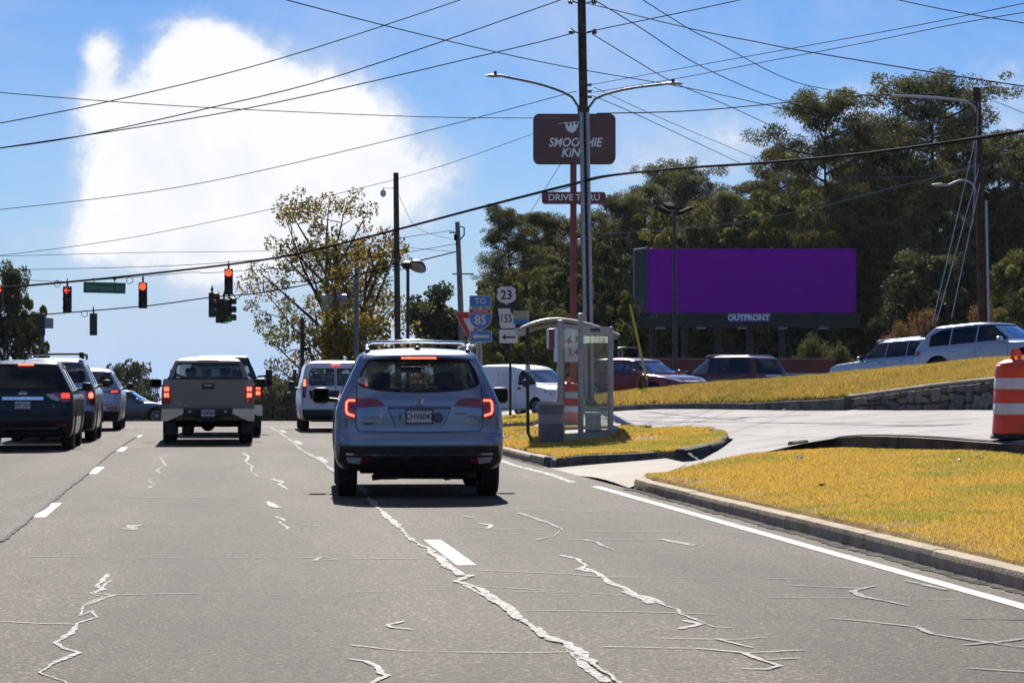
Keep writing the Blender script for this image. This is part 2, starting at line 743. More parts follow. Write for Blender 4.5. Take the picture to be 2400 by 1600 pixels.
_street = RBF(wp([(1540, 954, 85), (2290, 897, 76), (2600, 872, 68), (1240, 972, 97), (2070, 927, 95), (1730, 934, 108), (1449, 951, 82), (1735, 925, 79),
                  (2040, 903, 74), (2316, 885, 70), (1180, 980, 80), (1120, 985, 104), (1250, 960, 120), (1600, 908, 128), (2100, 890, 128), (2700, 860, 110),
                  (1200, 905, 200), (2400, 872, 200), (3400, 850, 100), (3400, 830, 60), (1900, 850, 420), (800, 870, 420)]) +
              [(6, 75, 0), (6, 85, -.05), (12, 78, .15)], 1e-2)


def h_base(X, Y):
    X, Y = np.broadcast_arrays(np.asarray(X, float), np.asarray(Y, float))
    shp = X.shape
    X, Y = X.ravel(), Y.ravel()
    zr = road_z(Y)
    zs = _street(X, np.clip(Y, 60, 330))
    zs = np.clip(zs, -3, 6)
    m = np.clip((X - 6 - np.clip(Y - 90, 0, 400) * .035) / 8, 0, 1)
    m = m * m * (3 - 2 * m) * np.clip((Y - 66) / 8, 0, 1)
    z = zr * (1 - m) + zs * m
    near = (X > 5.5) & (Y < 74)
    z = np.where(near & (Y < 66), -.35, z)
    far = np.hypot(X, Y)
    z = np.where(far > 450, z * np.clip((900 - far) / 450, 0, 1) + np.clip((far - 450) / 450, 0, 1) * (-22), z)
    left = np.clip((-X - 14) / 20, 0, 1) * np.clip((Y - 60) / 30, 0, 1)
    z = z * (1 - left) + left * np.minimum(0, -np.clip(far - 150, 0, 900) * .02)
    return z.reshape(shp)


def hz(X, Y):
    return float(h_base(np.array([X]), np.array([Y]))[0])


# ------------------------------------------------------------------ ground materials
def asphalt_mat():
    mt, nt, N, L, b = _mk('worn_asphalt')
    tc = N.new('ShaderNodeTexCoord')

    def noise(s, d, r=.6):
        n = N.new('ShaderNodeTexNoise')
        n.inputs['Scale'].default_value = s
        n.inputs['Detail'].default_value = d
        n.inputs['Roughness'].default_value = r
        L.new(tc.outputs['Object'], n.inputs['Vector'])
        return n.outputs['Fac']

    def mul(a, bb, fac=1.0):
        m = N.new('ShaderNodeMix')
        m.data_type = 'RGBA'
        m.blend_type = 'MULTIPLY'
        m.inputs[0].default_value = fac
        L.new(a, m.inputs[6])
        L.new(bb, m.inputs[7])
        return m.outputs[2]

    def ramp(f, stops):
        cr = N.new('ShaderNodeValToRGB')
        e = cr.color_ramp.elements
        e[0].position, e[1].position = stops[0][0], stops[-1][0]
        e[0].color = (*stops[0][1], 1)
        e[1].color = (*stops[-1][1], 1)
        for p, c in stops[1:-1]:
            k = e.new(p)
            k.color = (*c, 1)
        L.new(f, cr.inputs[0])
        return cr.outputs[0]
    mpp = N.new('ShaderNodeMapping')
    mpp.inputs['Scale'].default_value = (1.0, .16, 1.0)
    L.new(tc.outputs['Object'], mpp.inputs[0])
    nb_ = N.new('ShaderNodeTexNoise')
    nb_.inputs['Scale'].default_value = .9
    nb_.inputs['Detail'].default_value = 9
    nb_.inputs['Roughness'].default_value = .65
    L.new(mpp.outputs[0], nb_.inputs['Vector'])
    big = ramp(nb_.outputs['Fac'], [(.34, (.060, .047, .034)), (.5, (.084, .068, .050)), (.66, (.112, .092, .070))])
    big = mul(big, ramp(noise(22, 4, .7), [(.36, (.55, .55, .55)), (.64, (1.5, 1.5, 1.5))]), .8)
    # exposed aggregate: light and dark stones a centimetre or so across
    vo = N.new('ShaderNodeTexVoronoi')
    vo.inputs['Scale'].default_value = 62
    L.new(tc.outputs['Object'], vo.inputs['Vector'])
    sx = N.new('ShaderNodeSeparateColor')
    L.new(vo.outputs['Color'], sx.inputs[0])
    st = ramp(sx.outputs[0], [(0.0, (.38, .38, .38)), (.35, (.7, .7, .7)), (.72, (1.05, 1.05, 1.04)), (.88, (1.7, 1.62, 1.5)), (1.0, (3.4, 3.2, 2.9))])
    fine = ramp(noise(150, 3, .7), [(.3, (.62, .62, .62)), (.7, (1.35, 1.35, 1.35))])
    # wheel tracks polished a little lighter, an oily strip between them
    sp = N.new('ShaderNodeSeparateXYZ')
    L.new(tc.outputs['Object'], sp.inputs[0])
    mm = N.new('ShaderNodeMath')
    mm.operation = 'MULTIPLY_ADD'
    mm.inputs[1].default_value = 2 * math.pi / 3.64
    mm.inputs[2].default_value = 0
    L.new(sp.outputs[0], mm.inputs[0])
    cs = N.new('ShaderNodeMath')
    cs.operation = 'COSINE'
    L.new(mm.outputs[0], cs.inputs[0])
    ns_ = N.new('ShaderNodeMath')
    ns_.operation = 'MULTIPLY'
    L.new(cs.outputs[0], ns_.inputs[0])
    L.new(noise(.9, 5), ns_.inputs[1])
    tr = ramp(ns_.outputs[0], [(0.0, (1.10, 1.10, 1.10)), (.5, (.74, .72, .70))])
    c = mul(mul(mul(big, st, .9), fine, .9), tr)
    L.new(c, b.inputs['Base Color'])
    b.inputs['Roughness'].default_value = .8
    b.inputs['Specular IOR Level'].default_value = .115
    bp = N.new('ShaderNodeBump')
    bp.inputs['Strength'].default_value = .55
    bp.inputs['Distance'].default_value = .006
    L.new(vo.outputs['Distance'], bp.inputs['Height'])
    L.new(bp.outputs[0], b.inputs['Normal'])
    MATS['worn_asphalt'] = mt
    return mt


M_ASPH = asphalt_mat()
M_DRIVE = pbr('driveway_paving', (.31, .285, .26), .85, c2=(.42, .395, .365), ns=.8, nd=9, bump=.4, bs=45, spec=.15)
M_APRON = pbr('apron_concrete', (.34, .285, .22), .85, c2=(.44, .38, .31), ns=1.2, nd=9, bump=.3, bs=60, spec=.3)
M_STREET = pbr('side_street_asphalt', (.16, .155, .15), .8, c2=(.22, .21, .2), ns=.6, nd=8, bump=.3, bs=40, spec=.3)
M_SOIL = pbr('dry_soil', (.20, .125, .045), .95, c2=(.38, .25, .07), ns=3.5, nd=9, bump=.8, bs=30, spec=.1)
M_SOIL2 = pbr('sandy_soil', (.26, .19, .12), .95, c2=(.36, .28, .19), ns=2.2, nd=9, bump=.8, bs=30, spec=.1)
M_LAND = pbr('rough_land', (.05, .055, .02), .95, c2=(.10, .09, .035), ns=.15, nd=9, spec=.1)
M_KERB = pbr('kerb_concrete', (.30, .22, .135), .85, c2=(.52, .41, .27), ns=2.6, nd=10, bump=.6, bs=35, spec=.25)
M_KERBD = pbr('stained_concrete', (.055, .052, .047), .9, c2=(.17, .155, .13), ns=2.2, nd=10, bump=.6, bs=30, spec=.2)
M_PAINT = pbr('road_paint', (.22, .21, .185), .65, c2=(.42, .405, .365), ns=16, nd=10, lo=.30, hi=.48, bump=.2, bs=80, spec=.3)
M_PAINTW = pbr('worn_road_paint', (.16, .15, .135), .7, c2=(.50, .48, .43), ns=14, nd=9, lo=.42, hi=.58, spec=.3)
M_SEAL = pbr('crack_filler', (.19, .175, .15), .75, c2=(.34, .32, .28), ns=9, nd=9, lo=.36, hi=.52, bump=.2, bs=90, spec=.35)
M_SEALTHIN = pbr('thin_crack_filler', (.17, .155, .135), .8, c2=(.31, .29, .255), ns=3.5, nd=9, lo=.38, hi=.58, spec=.3)


def ragged(mt, scale, lo, hi):
    """worn through: lets the asphalt show where the film has flaked off"""
    nt = mt.node_tree
    N, L = nt.nodes, nt.links
    out, b = N['Material Output'], N['Principled BSDF']
    tc = N.new('ShaderNodeTexCoord')
    n = N.new('ShaderNodeTexNoise')
    n.inputs['Scale'].default_value = scale
    n.inputs['Detail'].default_value = 8
    n.inputs['Roughness'].default_value = .7
    L.new(tc.outputs['Object'], n.inputs['Vector'])
    mr = N.new('ShaderNodeMapRange')
    mr.inputs[1].default_value = lo
    mr.inputs[2].default_value = hi
    L.new(n.outputs['Fac'], mr.inputs[0])
    tr = N.new('ShaderNodeBsdfTransparent')
    mx = N.new('ShaderNodeMixShader')
    L.new(mr.outputs[0], mx.inputs[0])
    L.new(tr.outputs[0], mx.inputs[1])
    L.new(b.outputs[0], mx.inputs[2])
    L.new(mx.outputs[0], out.inputs[0])


ragged(M_SEAL, 22, .36, .50)
ragged(M_SEALTHIN, 14, .33, .52)
ragged(M_PAINTW, 18, .40, .56)
ragged(M_PAINT, 26, .30, .42)
M_CRACKSHADOW = pbr('dark_crack_or_shadow', (.035, .033, .03), .9, c2=(.09, .085, .08), ns=10, spec=.2)  # real cracks and joints, and one cast shadow painted as a dark strip


def sheet(name, poly, s, zf, off, mat, parent=None, kind='structure', jitter=0.1):
    v, f = tri2d(poly, s, jitter)
    a = np.array(v)
    z = zf(a[:, 0], a[:, 1]) + off
    me = bpy.data.meshes.new(name)
    me.from_pydata([(p[0], p[1], zz) for p, zz in zip(v, z)], [], f)
    me.materials.append(mat)
    bm = bmesh.new()
    bm.from_mesh(me)
    for fc in bm.faces:
        if fc.normal.z < 0:
            fc.normal_flip()
    if name in ('lawn', 'island_ground', 'verge_ground', 'bank_ground'):
        be = [e for e in bm.edges if len(e.link_faces) == 1]
        ex = bmesh.ops.extrude_edge_only(bm, edges=be)
        for v_ in ex['geom']:
            if isinstance(v_, bmesh.types.BMVert):
                v_.co.z -= .35
    bm.to_mesh(me)
    bm.free()
    me.shade_smooth()
    o = link(name, me, parent)
    if kind and parent is None:
        o['kind'] = kind
    return o


# wide ground sheet
def build_land():
    g = np.concatenate([-np.geomspace(700, 60, 12), np.arange(-50, 0, 5), np.arange(0, 60, 1.5), np.arange(60, 140, 5), np.geomspace(145, 700, 12)])
    h = np.concatenate([-np.geomspace(400, 20, 8), np.arange(-10, 60, 5), np.arange(60, 130, 1.5), np.arange(130, 300, 8), np.geomspace(305, 1100, 14)])
    X, Y = np.meshgrid(g, h)
    Z = h_base(X, Y) - .05
    V = np.stack([X.ravel(), Y.ravel(), Z.ravel()], -1)
    nx, ny = len(g), len(h)
    i = np.arange(nx * ny).reshape(ny, nx)
    Fq = np.stack([i[:-1, :-1], i[:-1, 1:], i[1:, 1:], i[1:, :-1]], -1).reshape(-1, 4)
    me = npmesh('ground', V, Fq, M_LAND)
    me.shade_smooth()
    tag(link('ground', me), kind='structure')


build_land()
zero = lambda x, y: np.zeros(len(x))
# the avenue
road_poly = [(-22, -25), (5.32, -25), (5.32, 77), (5.9, 80), (9, 80), (9, 112), (-22, 112)]
ROAD = sheet('road', road_poly, 3.0, lambda x, y: road_z(y), 0.0, M_ASPH, jitter=0)
# side street climbing to the right, with the lot behind it
def street_poly():
    a = [XY(1100, 79), XY(1449, 79.5), XY(1735, 76.5), XY(2040, 71), XY(2316, 67), XY(2700, 61)]
    b = [XY(3300, 90), XY(2700, 118), XY(2100, 127), XY(1500, 127), XY(1080, 120), XY(1050, 95)]
    return a + b


sheet('side_street', street_poly(), 2.0, lambda x, y: h_base(x, y), .012, M_STREET)

# driveway, apron
apron = [(5.33, 33.6), XY(1528, 34.9), XY(1545, 35.3), XY(1600, 36.5), XY(1640, 40.5), XY(1560, 43.6), XY(1310, 41.9), (5.33, 41.6)]
sheet('driveway_apron', apron, .7, lambda x, y: h_drive(x, y), .004, M_APRON)
drive = [XY(1545, 35.3), XY(1600, 35.4), XY(1700, 36.0), XY(1800, 36.8), XY(1880, 37.6), XY(1960, 37.9), XY(2200, 34.9), XY(2400, 32.5), XY(2700, 30), XY(3300, 26), XY(3300, 40),
         XY(2700, 43.8), XY(2560, 45.9), XY(2316, 50.4), XY(1990, 58.2), XY(1735, 63.4), XY(1449, 69.3), XY(1300, 73), XY(1180, 74), XY(1120, 74.5), XY(1120, 62), XY(1230, 61), XY(1330, 58.5),
         XY(1500, 55.5), XY(1650, 52), XY(1720, 49), XY(1640, 42), XY(1640, 40.5)]
DRIVE = sheet('driveway', drive, 1.0, lambda x, y: h_drive(x, y), 0.0, M_DRIVE)


# ------------------------------------------------------------------ kerbs and low walls
def kerb_pieces(parent, line, zt, width, height, mat, seg=1.8, gap=.02, side=1, rnd=.03, n0='kerbstone', wob=.006):
    """line: plan polyline of the face; pieces with open joints. zt(x,y): top height"""
    pts = resample(line, .3, closed=False)
    P = [Vector((p[0], p[1])) for p in pts]
    L_ = 0
    cur = [P[0]]
    pieces = []
    for a, b in zip(P, P[1:]):
        cur.append(b)
        L_ += (b - a).length
        if L_ >= seg * random.uniform(.75, 1.25):
            pieces.append(cur)
            cur = [b]
            L_ = 0
    if len(cur) > 1:
        pieces.append(cur)
    objs = []
    for pc in pieces:
        m = MB()
        jig = random.uniform(-wob, wob)
        rows = []
        for i, p in enumerate(pc):
            a = pc[max(i - 1, 0)]
            b = pc[min(i + 1, len(pc) - 1)]
            d = (b - a).normalized()
            q = p.copy()
            if i == 0:
                q = q + d * gap / 2
            if i == len(pc) - 1:
                q = q - d * gap / 2
            nrm = Vector((d.y, -d.x)) * side
            z = float(zt(np.array([q.x]), np.array([q.y]))[0]) + jig
            sect = [(0, -height), (0.0 + jig, -rnd - .02), (rnd * .35, -rnd * .35), (rnd + .02, 0), (width - .02, .0), (width, -.02), (width, -height)]
            rows.append([(q.x + nrm.x * s_, q.y + nrm.y * s_, z + h_) for s_, h_ in sect])
        k = len(rows[0])
        vv = [v for r_ in rows for v in r_]
        ff = []
        for i in range(len(rows) - 1):
            for j in range(k):
                j2 = (j + 1) % k
                ff.append((i * k + j, i * k + j2, (i + 1) * k + j2, (i + 1) * k + j))
        ff += [tuple(range(k)), tuple(range((len(rows) - 1) * k, len(rows) * k))]
        m.add(vv, ff)
        objs.append(m.obj(n0, mat, parent, smooth=50))
    return objs


kerb = thing('kerb', 'long grey brown concrete kerb along the golden verge in front', 'kerb', (0, 0, 0))
kerb_pieces(kerb, [(5.36, 6), (5.36, 32.5), (5.40, 33.6), (5.6, 34.3), XY(1535, 34.9)], lambda x, y: .135 + 0 * x, .17, .2, M_KERB, seg=2.4, side=1)
kerb2 = thing('kerb', 'worn pale kerb with dark end running round the bus stop island', 'kerb', (0, 0, 0))
kl = [(5.36, 74), (5.36, 50), (5.36, 42.6)]
kerb_pieces(kerb2, kl, lambda x, y: .135 + 0 * x, .17, .2, M_KERB, seg=2.2, side=-1)
kl = [(5.36, 42.55), (5.45, 42.1), XY(1300, 42.0), XY(1420, 43.6), XY(1540, 45.3)]
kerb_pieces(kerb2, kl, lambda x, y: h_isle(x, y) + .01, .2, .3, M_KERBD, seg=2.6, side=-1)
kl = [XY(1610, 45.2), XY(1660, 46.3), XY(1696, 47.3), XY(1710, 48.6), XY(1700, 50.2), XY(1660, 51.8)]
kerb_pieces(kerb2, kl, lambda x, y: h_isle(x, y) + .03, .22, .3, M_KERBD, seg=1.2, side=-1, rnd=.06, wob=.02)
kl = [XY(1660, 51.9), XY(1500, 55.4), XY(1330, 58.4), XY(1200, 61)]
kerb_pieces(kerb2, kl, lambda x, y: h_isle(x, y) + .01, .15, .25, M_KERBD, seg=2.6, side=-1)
wall = thing('retaining_kerb', 'dark stained low concrete wall between the verge and the raised driveway', 'low wall', (0, 0, 0))
kl = [XY(1898, 38.3), XY(1925, 38.1), XY(1965, 37.9), XY(2060, 36.7), XY(2200, 35), XY(2400, 32.6), XY(2700, 30)]
def wall_top(x, y):
    e = Vector(XY(1898, 38.3))
    d = np.hypot(x - e.x, y - e.y)
    return h_drive(x, y) + .02 - np.clip(.13 - d * .3, 0, .13)
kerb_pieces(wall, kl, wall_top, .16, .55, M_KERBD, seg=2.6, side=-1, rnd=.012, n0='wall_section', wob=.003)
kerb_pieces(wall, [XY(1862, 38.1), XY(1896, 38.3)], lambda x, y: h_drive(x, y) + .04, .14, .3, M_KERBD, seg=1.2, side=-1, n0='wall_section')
kerb3 = thing('kerb', 'thin grey kerb below the grassy bank at the back of the driveway', 'kerb', (0, 0, 0))
kl = [XY(1300, 73.0), XY(1449, 69.4), XY(1735, 63.4), XY(1995, 58.1)]
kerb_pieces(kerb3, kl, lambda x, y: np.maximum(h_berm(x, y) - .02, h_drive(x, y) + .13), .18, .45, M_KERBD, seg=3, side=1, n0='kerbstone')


# ------------------------------------------------------------------ road paint, sealed cracks and one painted shadow (4 mm above the asphalt)
def strip_obj(name, pts, w, mat, parent, z=.004, closed=False, ends=True, jag=0.0, kinkw=0.0):
    """pts: plan points (x,y) or (x,y,w)"""
    P = [Vector((p[0], p[1])) for p in pts]
    ws = [(p[2] if len(p) > 2 else w) for p in pts]
    vv, ff = [], []
    n = len(P)
    for i in range(n):
        a, b = P[max(i - 1, 0)], P[min(i + 1, n - 1)]
        d = (b - a).normalized() if (b - a).length > 1e-6 else Vector((1, 0))
        nr = Vector((-d.y, d.x))
        wi = ws[i] * (1 + random.uniform(-jag, jag)) / 2
        wj = ws[i] * (1 + random.uniform(-jag, jag)) / 2
        zz = float(road_z(P[i].y)) + z + i * 1.2e-5
        vv += [(P[i].x + nr.x * wi, P[i].y + nr.y * wi, zz), (P[i].x - nr.x * wj, P[i].y - nr.y * wj, zz)]
    for i in range(n - 1):
        ff.append((2 * i, 2 * i + 1, 2 * i + 3, 2 * i + 2))
    me = bpy.data.meshes.new(name)
    me.from_pydata(vv, [], ff)
    me.materials.append(mat)
    bm = bmesh.new()
    bm.from_mesh(me)
    for f_ in bm.faces:
        f_.normal_update()
        if f_.normal.z < 0:
            f_.normal_flip()
    bm.to_mesh(me)
    bm.free()
    return link(name, me, parent)


def line_quad(x, y0, y1, w, mat=None):
    return strip_obj('lane_marking', [(x, y) for y in np.linspace(y0, y1, 14)], w, mat or M_PAINT, ROAD, jag=.05)


XL, XR = -1.72, 1.93
for y0 in (27.3, 39.5, 51.7, 63.9):
    line_quad(XL, y0, y0 + 3.1, .14)
for y0 in (27.3 - 24.4, 8):
    line_quad(XL, y0, y0 + 3.05, .14)
line_quad(XR, 19.95, 23.1, .15)
for y0 in (32.4, 44.6, 56.8, 69.0):
    line_quad(XR, y0, y0 + 3.1, .13, M_PAINTW)
for y0 in (26, 38.2, 50.4, 62.6):
    line_quad(-5.35, y0, y0 + 3.05, .13, M_PAINTW)
strip_obj('edge_line', [(4.99, y) for y in np.linspace(4, 34.2, 90)], .125, M_PAINT, ROAD, jag=.05)
strip_obj('edge_line', [(4.93 + .03 * math.sin(y), y) for y in np.linspace(35.6, 46, 40)], .12, M_PAINTW, ROAD, jag=.35)
strip_obj('stop_line', [(x, 76.6) for x in np.linspace(-5.3, 5.2, 10)], .5, M_PAINTW, ROAD)

# cracks and one painted shadow: (points in the photograph, width in metres, kind); they are laid on the road plane
K = 2400 / 2352


CRK = [0]


def crack(pts, w, mat=M_SEAL, z=.008, dense=None, amp=.012):
    CRK[0] += 1
    z = .004 + .00005 * CRK[0] + (.003 if mat is M_CRACKSHADOW else 0)
    w = w * .95
    q = [G(x * K, y * K) for x, y in pts]
    out = []
    ww, ox, oy = 1.0, 0.0, 0.0
    for i in range(len(q) - 1):
        a, b = q[i], q[i + 1]
        n = max(1, int((b - a).length / .05))
        n = min(n, 90)
        for j in range(n):
            t = j / n
            p = a.lerp(b, t)
            ww = min(1.25, max(.25, ww + random.uniform(-.22, .22)))
            ox = .8 * ox + random.uniform(-amp, amp) * .6
            oy = .8 * oy + random.uniform(-amp, amp) * .6
            out.append((p.x + ox, p.y + oy, w * ww))
    e = q[-1]
    out.append((e.x, e.y, w * .4))
    out[0] = (out[0][0], out[0][1], w * .4)
    return strip_obj('crack_or_shadow_line', out, w, mat, ROAD, z=z, jag=.08)


# left lane crack, thick
crack([(257, 1332), (218, 1362), (255, 1368), (205, 1382), (190, 1390), (268, 1366)], .028)
crack([(250, 1318), (222, 1348), (243, 1354), (205, 1362), (240, 1375), (190, 1392), (183, 1415), (215, 1402), (222, 1418), (175, 1432), (160, 1455), (125, 1478),
       (150, 1490), (185, 1500), (130, 1520), (88, 1545), (150, 1566), (175, 1590)], .036, amp=.01)
crack([(0, 1360), (180, 1360), (268, 1366), (480, 1362), (620, 1366), (810, 1360), (1060, 1353)], .03, M_SEALTHIN)
crack([(0, 1428), (100, 1432), (185, 1434)], .03)
crack([(60, 1278), (300, 1280), (690, 1280), (740, 1282)], .035, M_SEALTHIN)
crack([(1000, 1282), (775, 1284), (720, 1288), (740, 1278), (760, 1282)], .04, M_SEALTHIN)
crack([(0, 1155), (380, 1160), (640, 1166), (850, 1170)], .035, M_SEALTHIN)
crack([(330, 1205), (300, 1210), (318, 1206), (440, 1206)], .05, M_SEALTHIN)
crack([(280, 1213), (305, 1217), (300, 1206)], .08, M_SEALTHIN)
crack([(690, 1204), (730, 1208), (880, 1209)], .035, M_SEALTHIN)
# centre crack column
crack([(556, 1040), (572, 1048), (564, 1060), (580, 1072), (575, 1082), (594, 1095)], .05)
crack([(625, 1100), (650, 1107), (640, 1112), (662, 1124)], .06)
crack([(612, 1152), (640, 1166), (615, 1160)], .08)
crack([(634, 1186), (655, 1196), (640, 1200), (662, 1212), (655, 1218), (674, 1220)], .045)
crack([(352, 1095), (340, 1105), (356, 1112), (342, 1122)], .05, M_SEALTHIN)
crack([(385, 1046), (370, 1052), (380, 1070), (360, 1080), (368, 1088)], .05, M_SEALTHIN)
crack([(380, 1102), (440, 1106), (640, 1106)], .03, M_SEALTHIN)
# big diagonal one along the right lane line
crack([(622, 982), (640, 992), (665, 1010), (690, 1032), (735, 1058), (770, 1085)], .085, M_SEALTHIN)
crack([(830, 1120), (862, 1160), (880, 1178), (905, 1200), (925, 1218), (950, 1245), (985, 1262), (1020, 1290), (1058, 1322), (1088, 1322), (1050, 1336), (1080, 1345), (1130, 1375), (1165, 1400), (1205, 1430),
       (1240, 1445), (1258, 1462), (1300, 1480), (1340, 1510), (1375, 1530), (1420, 1566), (1445, 1590)], .07, amp=.018)
crack([(1050, 1336), (1120, 1372), (1190, 1418), (1232, 1450)], .04)
crack([(1300, 1484), (1340, 1520), (1362, 1545), (1392, 1568)], .05)
# right lane
crack([(1290, 1275), (1330, 1285), (1345, 1300), (1330, 1308), (1356, 1314)], .05)
crack([(1345, 1305), (1385, 1325), (1400, 1340), (1440, 1352), (1455, 1365), (1500, 1375), (1520, 1390), (1560, 1400), (1560, 1410), (1600, 1425), (1640, 1440), (1680, 1442)], .05)
crack([(1430, 1358), (1470, 1372), (1500, 1386), (1480, 1380)], .05)
crack([(1560, 1445), (1610, 1434), (1570, 1425)], .05)
crack([(1170, 1358), (1350, 1362), (1500, 1375)], .028, M_SEALTHIN)
crack([(1100, 1310), (1300, 1318), (1380, 1325), (1700, 1328), (2050, 1334)], .03, M_SEALTHIN)
crack([(1080, 1345), (1420, 1366), (1500, 1370)], .022, M_SEALTHIN)
crack([(1205, 1402), (1480, 1406), (1650, 1412)], .026, M_SEALTHIN)
crack([(1110, 1268), (1420, 1268), (1700, 1272), (1900, 1275)], .03, M_SEALTHIN)
crack([(1060, 1236), (1360, 1240), (1530, 1240), (1600, 1252)], .035, M_SEALTHIN)
crack([(1520, 1238), (1545, 1244), (1595, 1254)], .05)
crack([(1340, 1240), (1370, 1245), (1385, 1254), (1412, 1264)], .05, M_SEALTHIN)
crack([(1230, 1240), (1270, 1232), (1292, 1216), (1270, 1205), (1230, 1192), (1190, 1178)], .05, M_SEALTHIN)
crack([(1065, 1185), (1090, 1190)], .05, M_SEALTHIN)
crack([(1100, 1202), (1130, 1206), (1120, 1214), (1175, 1218)], .05)
crack([(1020, 1210), (1180, 1214), (1290, 1218)], .03, M_SEALTHIN)
crack([(1180, 1170), (1400, 1176), (1600, 1180)], .03, M_SEALTHIN)
crack([(1290, 1220), (1600, 1222), (1770, 1225)], .03, M_SEALTHIN)
crack([(1500, 1466), (1680, 1470), (1760, 1464)], .025)
crack([(1640, 1466), (1700, 1482), (1730, 1488)], .04)
crack([(806, 1482), (930, 1496), (1200, 1500), (1320, 1498)], .026)
crack([(1380, 1486), (1600, 1490), (1700, 1500), (1850, 1494)], .026)
crack([(1600, 1490), (1700, 1500), (1740, 1515), (1790, 1530), (1760, 1538), (1700, 1536)], .034)
crack([(1760, 1516), (1840, 1512)], .026)
crack([(925, 1427), (890, 1436), (900, 1442), (948, 1447)], .03)
crack([(800, 1514), (840, 1520), (862, 1532), (868, 1545), (888, 1552), (862, 1566), (850, 1580)], .035)
crack([(1800, 1344), (1980, 1352), (2010, 1346)], .03, M_SEALTHIN)
crack([(1990, 1350), (1960, 1358), (1980, 1370), (2090, 1392)], .05, M_SEALTHIN)
crack([(1750, 1372), (1960, 1374), (2200, 1378)], .022, M_SEALTHIN)
crack([(1900, 1420), (1990, 1428), (2100, 1440), (2140, 1456), (2260, 1475), (2370, 1490)], .038, M_SEALTHIN)
crack([(2210, 1482), (2290, 1476), (2360, 1466)], .04, M_SEALTHIN)
crack([(2220, 1535), (2370, 1545)], .03, M_SEALTHIN)
crack([(2080, 1334), (2130, 1346), (2180, 1356)], .05, M_SEALTHIN)
crack([(2210, 1421), (2290, 1422), (2400, 1424), (2500, 1425)], .05, M_CRACKSHADOW, z=.010)  # cast shadow of a pole top, painted on the road as a dark strip
# dark joint beside the left dashed line
crack([(0, 1245), (60, 1200), (150, 1128), (190, 1098), (250, 1045), (325, 995)], .045, M_CRACKSHADOW, z=.006)
for yy in (1018, 1030, 1046, 1070, 1088, 1125, 1143):
    x0 = random.uniform(-60, 500)
    crack([(x0, yy), (x0 + random.uniform(200, 420), yy + random.uniform(-1, 1)), (x0 + random.uniform(430, 620), yy + 1)], .05, M_SEALTHIN)
# gutter dirt along the kerb
M_GUTTER = pbr('gutter_dirt', (.045, .038, .028), .95, c2=(.15, .135, .115), ns=6, nd=9, lo=.45, hi=.6, bump=.7, bs=50, spec=.1)
strip_obj('gutter', [(5.29 - .02 * math.sin(y * 2.1), y) for y in np.linspace(5, 33.5, 300)], .12, M_GUTTER, ROAD, z=.004, jag=.5)
strip_obj('gutter', [(5.28, y) for y in np.linspace(42, 74, 90)], .12, M_GUTTER, ROAD, z=.004, jag=.5)
# broken asphalt at the driveway mouth, with cracks
for k in range(5):
    a, b = random.uniform(34.6, 41), random.uniform(34.6, 41)
    pts = [(5.36 + i * .28, a + (b - a) * i / 6 + random.uniform(-.2, .2)) for i in range(7)]
def ground_strip(name, pts, w, mat, zf, parent, z=.006, jag=.3):
    P = [Vector(p) for p in resample(pts, .25, closed=False)]
    vv, ff = [], []
    for i, p in enumerate(P):
        a, b = P[max(i - 1, 0)], P[min(i + 1, len(P) - 1)]
        d = (b - a).normalized()
        nr = Vector((-d.y, d.x))
        p = p + nr * random.uniform(-w, w) * .6
        wi = w * random.uniform(1 - jag, 1 + jag) / 2
        for s_ in (1, -1):
            q = p + nr * wi * s_
            vv.append((q.x, q.y, float(zf(np.array([q.x]), np.array([q.y]))[0]) + z))
    for i in range(len(P) - 1):
        ff.append((2 * i, 2 * i + 2, 2 * i + 3, 2 * i + 1))
    me = bpy.data.meshes.new(name)
    me.from_pydata(vv, [], ff)
    me.materials.append(mat)
    return link(name, me, parent)


for pts, w in [([XY(1640, 40), XY(1700, 39), XY(1790, 39.5)], .07), ([XY(1500, 52), XY(1600, 47), XY(1640, 42)], .04), ([XY(2100, 48), XY(2350, 44)], .035),
               ([XY(1780, 55), XY(2050, 50), XY(2300, 47)], .035), ([XY(1500, 63), XY(1650, 60), XY(1900, 57)], .05), ([XY(1500, 66), XY(1750, 57)], .04),
               ([XY(2000, 42), XY(2200, 41), XY(2330, 38)], .03), ([XY(1750, 45), XY(1900, 46), XY(2150, 45)], .035)]:
    ground_strip('dark_crack_or_shadow', pts, w, M_CRACKSHADOW, h_drive, DRIVE)

# ------------------------------------------------------------------ lawns: soil sheet + blades
near_poly = [(5.50, 3), (5.50, 32.8), (5.6, 34.0), XY(1540, 34.85), XY(1600, 35.6), XY(1700, 36.3), XY(1800, 37.2), XY(1898, 38.1), XY(1930, 37.95), XY(1965, 37.8), XY(2060, 36.6), XY(2200, 34.9),
             XY(2400, 32.5), XY(2700, 29.9), XY(3300, 25.9), (22, 3)]
isle_poly = [(5.54, 42.75), XY(1310, 42.2), XY(1420, 43.8), XY(1540, 45.5), XY(1610, 45.3), XY(1655, 46.5), XY(1690, 47.5), XY(1702, 48.6), XY(1692, 50.0), XY(1655, 51.7),
             XY(1500, 55.2), XY(1330, 58.2), XY(1200, 60.8), (5.54, 61.5)]
isle2_poly = [(5.54, 63.5), XY(1240, 62.8), XY(1280, 65), XY(1250, 72.5), (5.54, 73.5)]
berm_poly = [XY(1300, 73.3), XY(1449, 69.7), XY(1735, 63.7), XY(1995, 58.4), XY(2316, 50.8), XY(2560, 46.2), XY(2700, 44), XY(3000, 41), XY(3000, 55), XY(2700, 60.5), XY(2316, 66.6), XY(2040, 70.6),
             XY(1735, 76.1), XY(1449, 79.1), XY(1300, 80)]
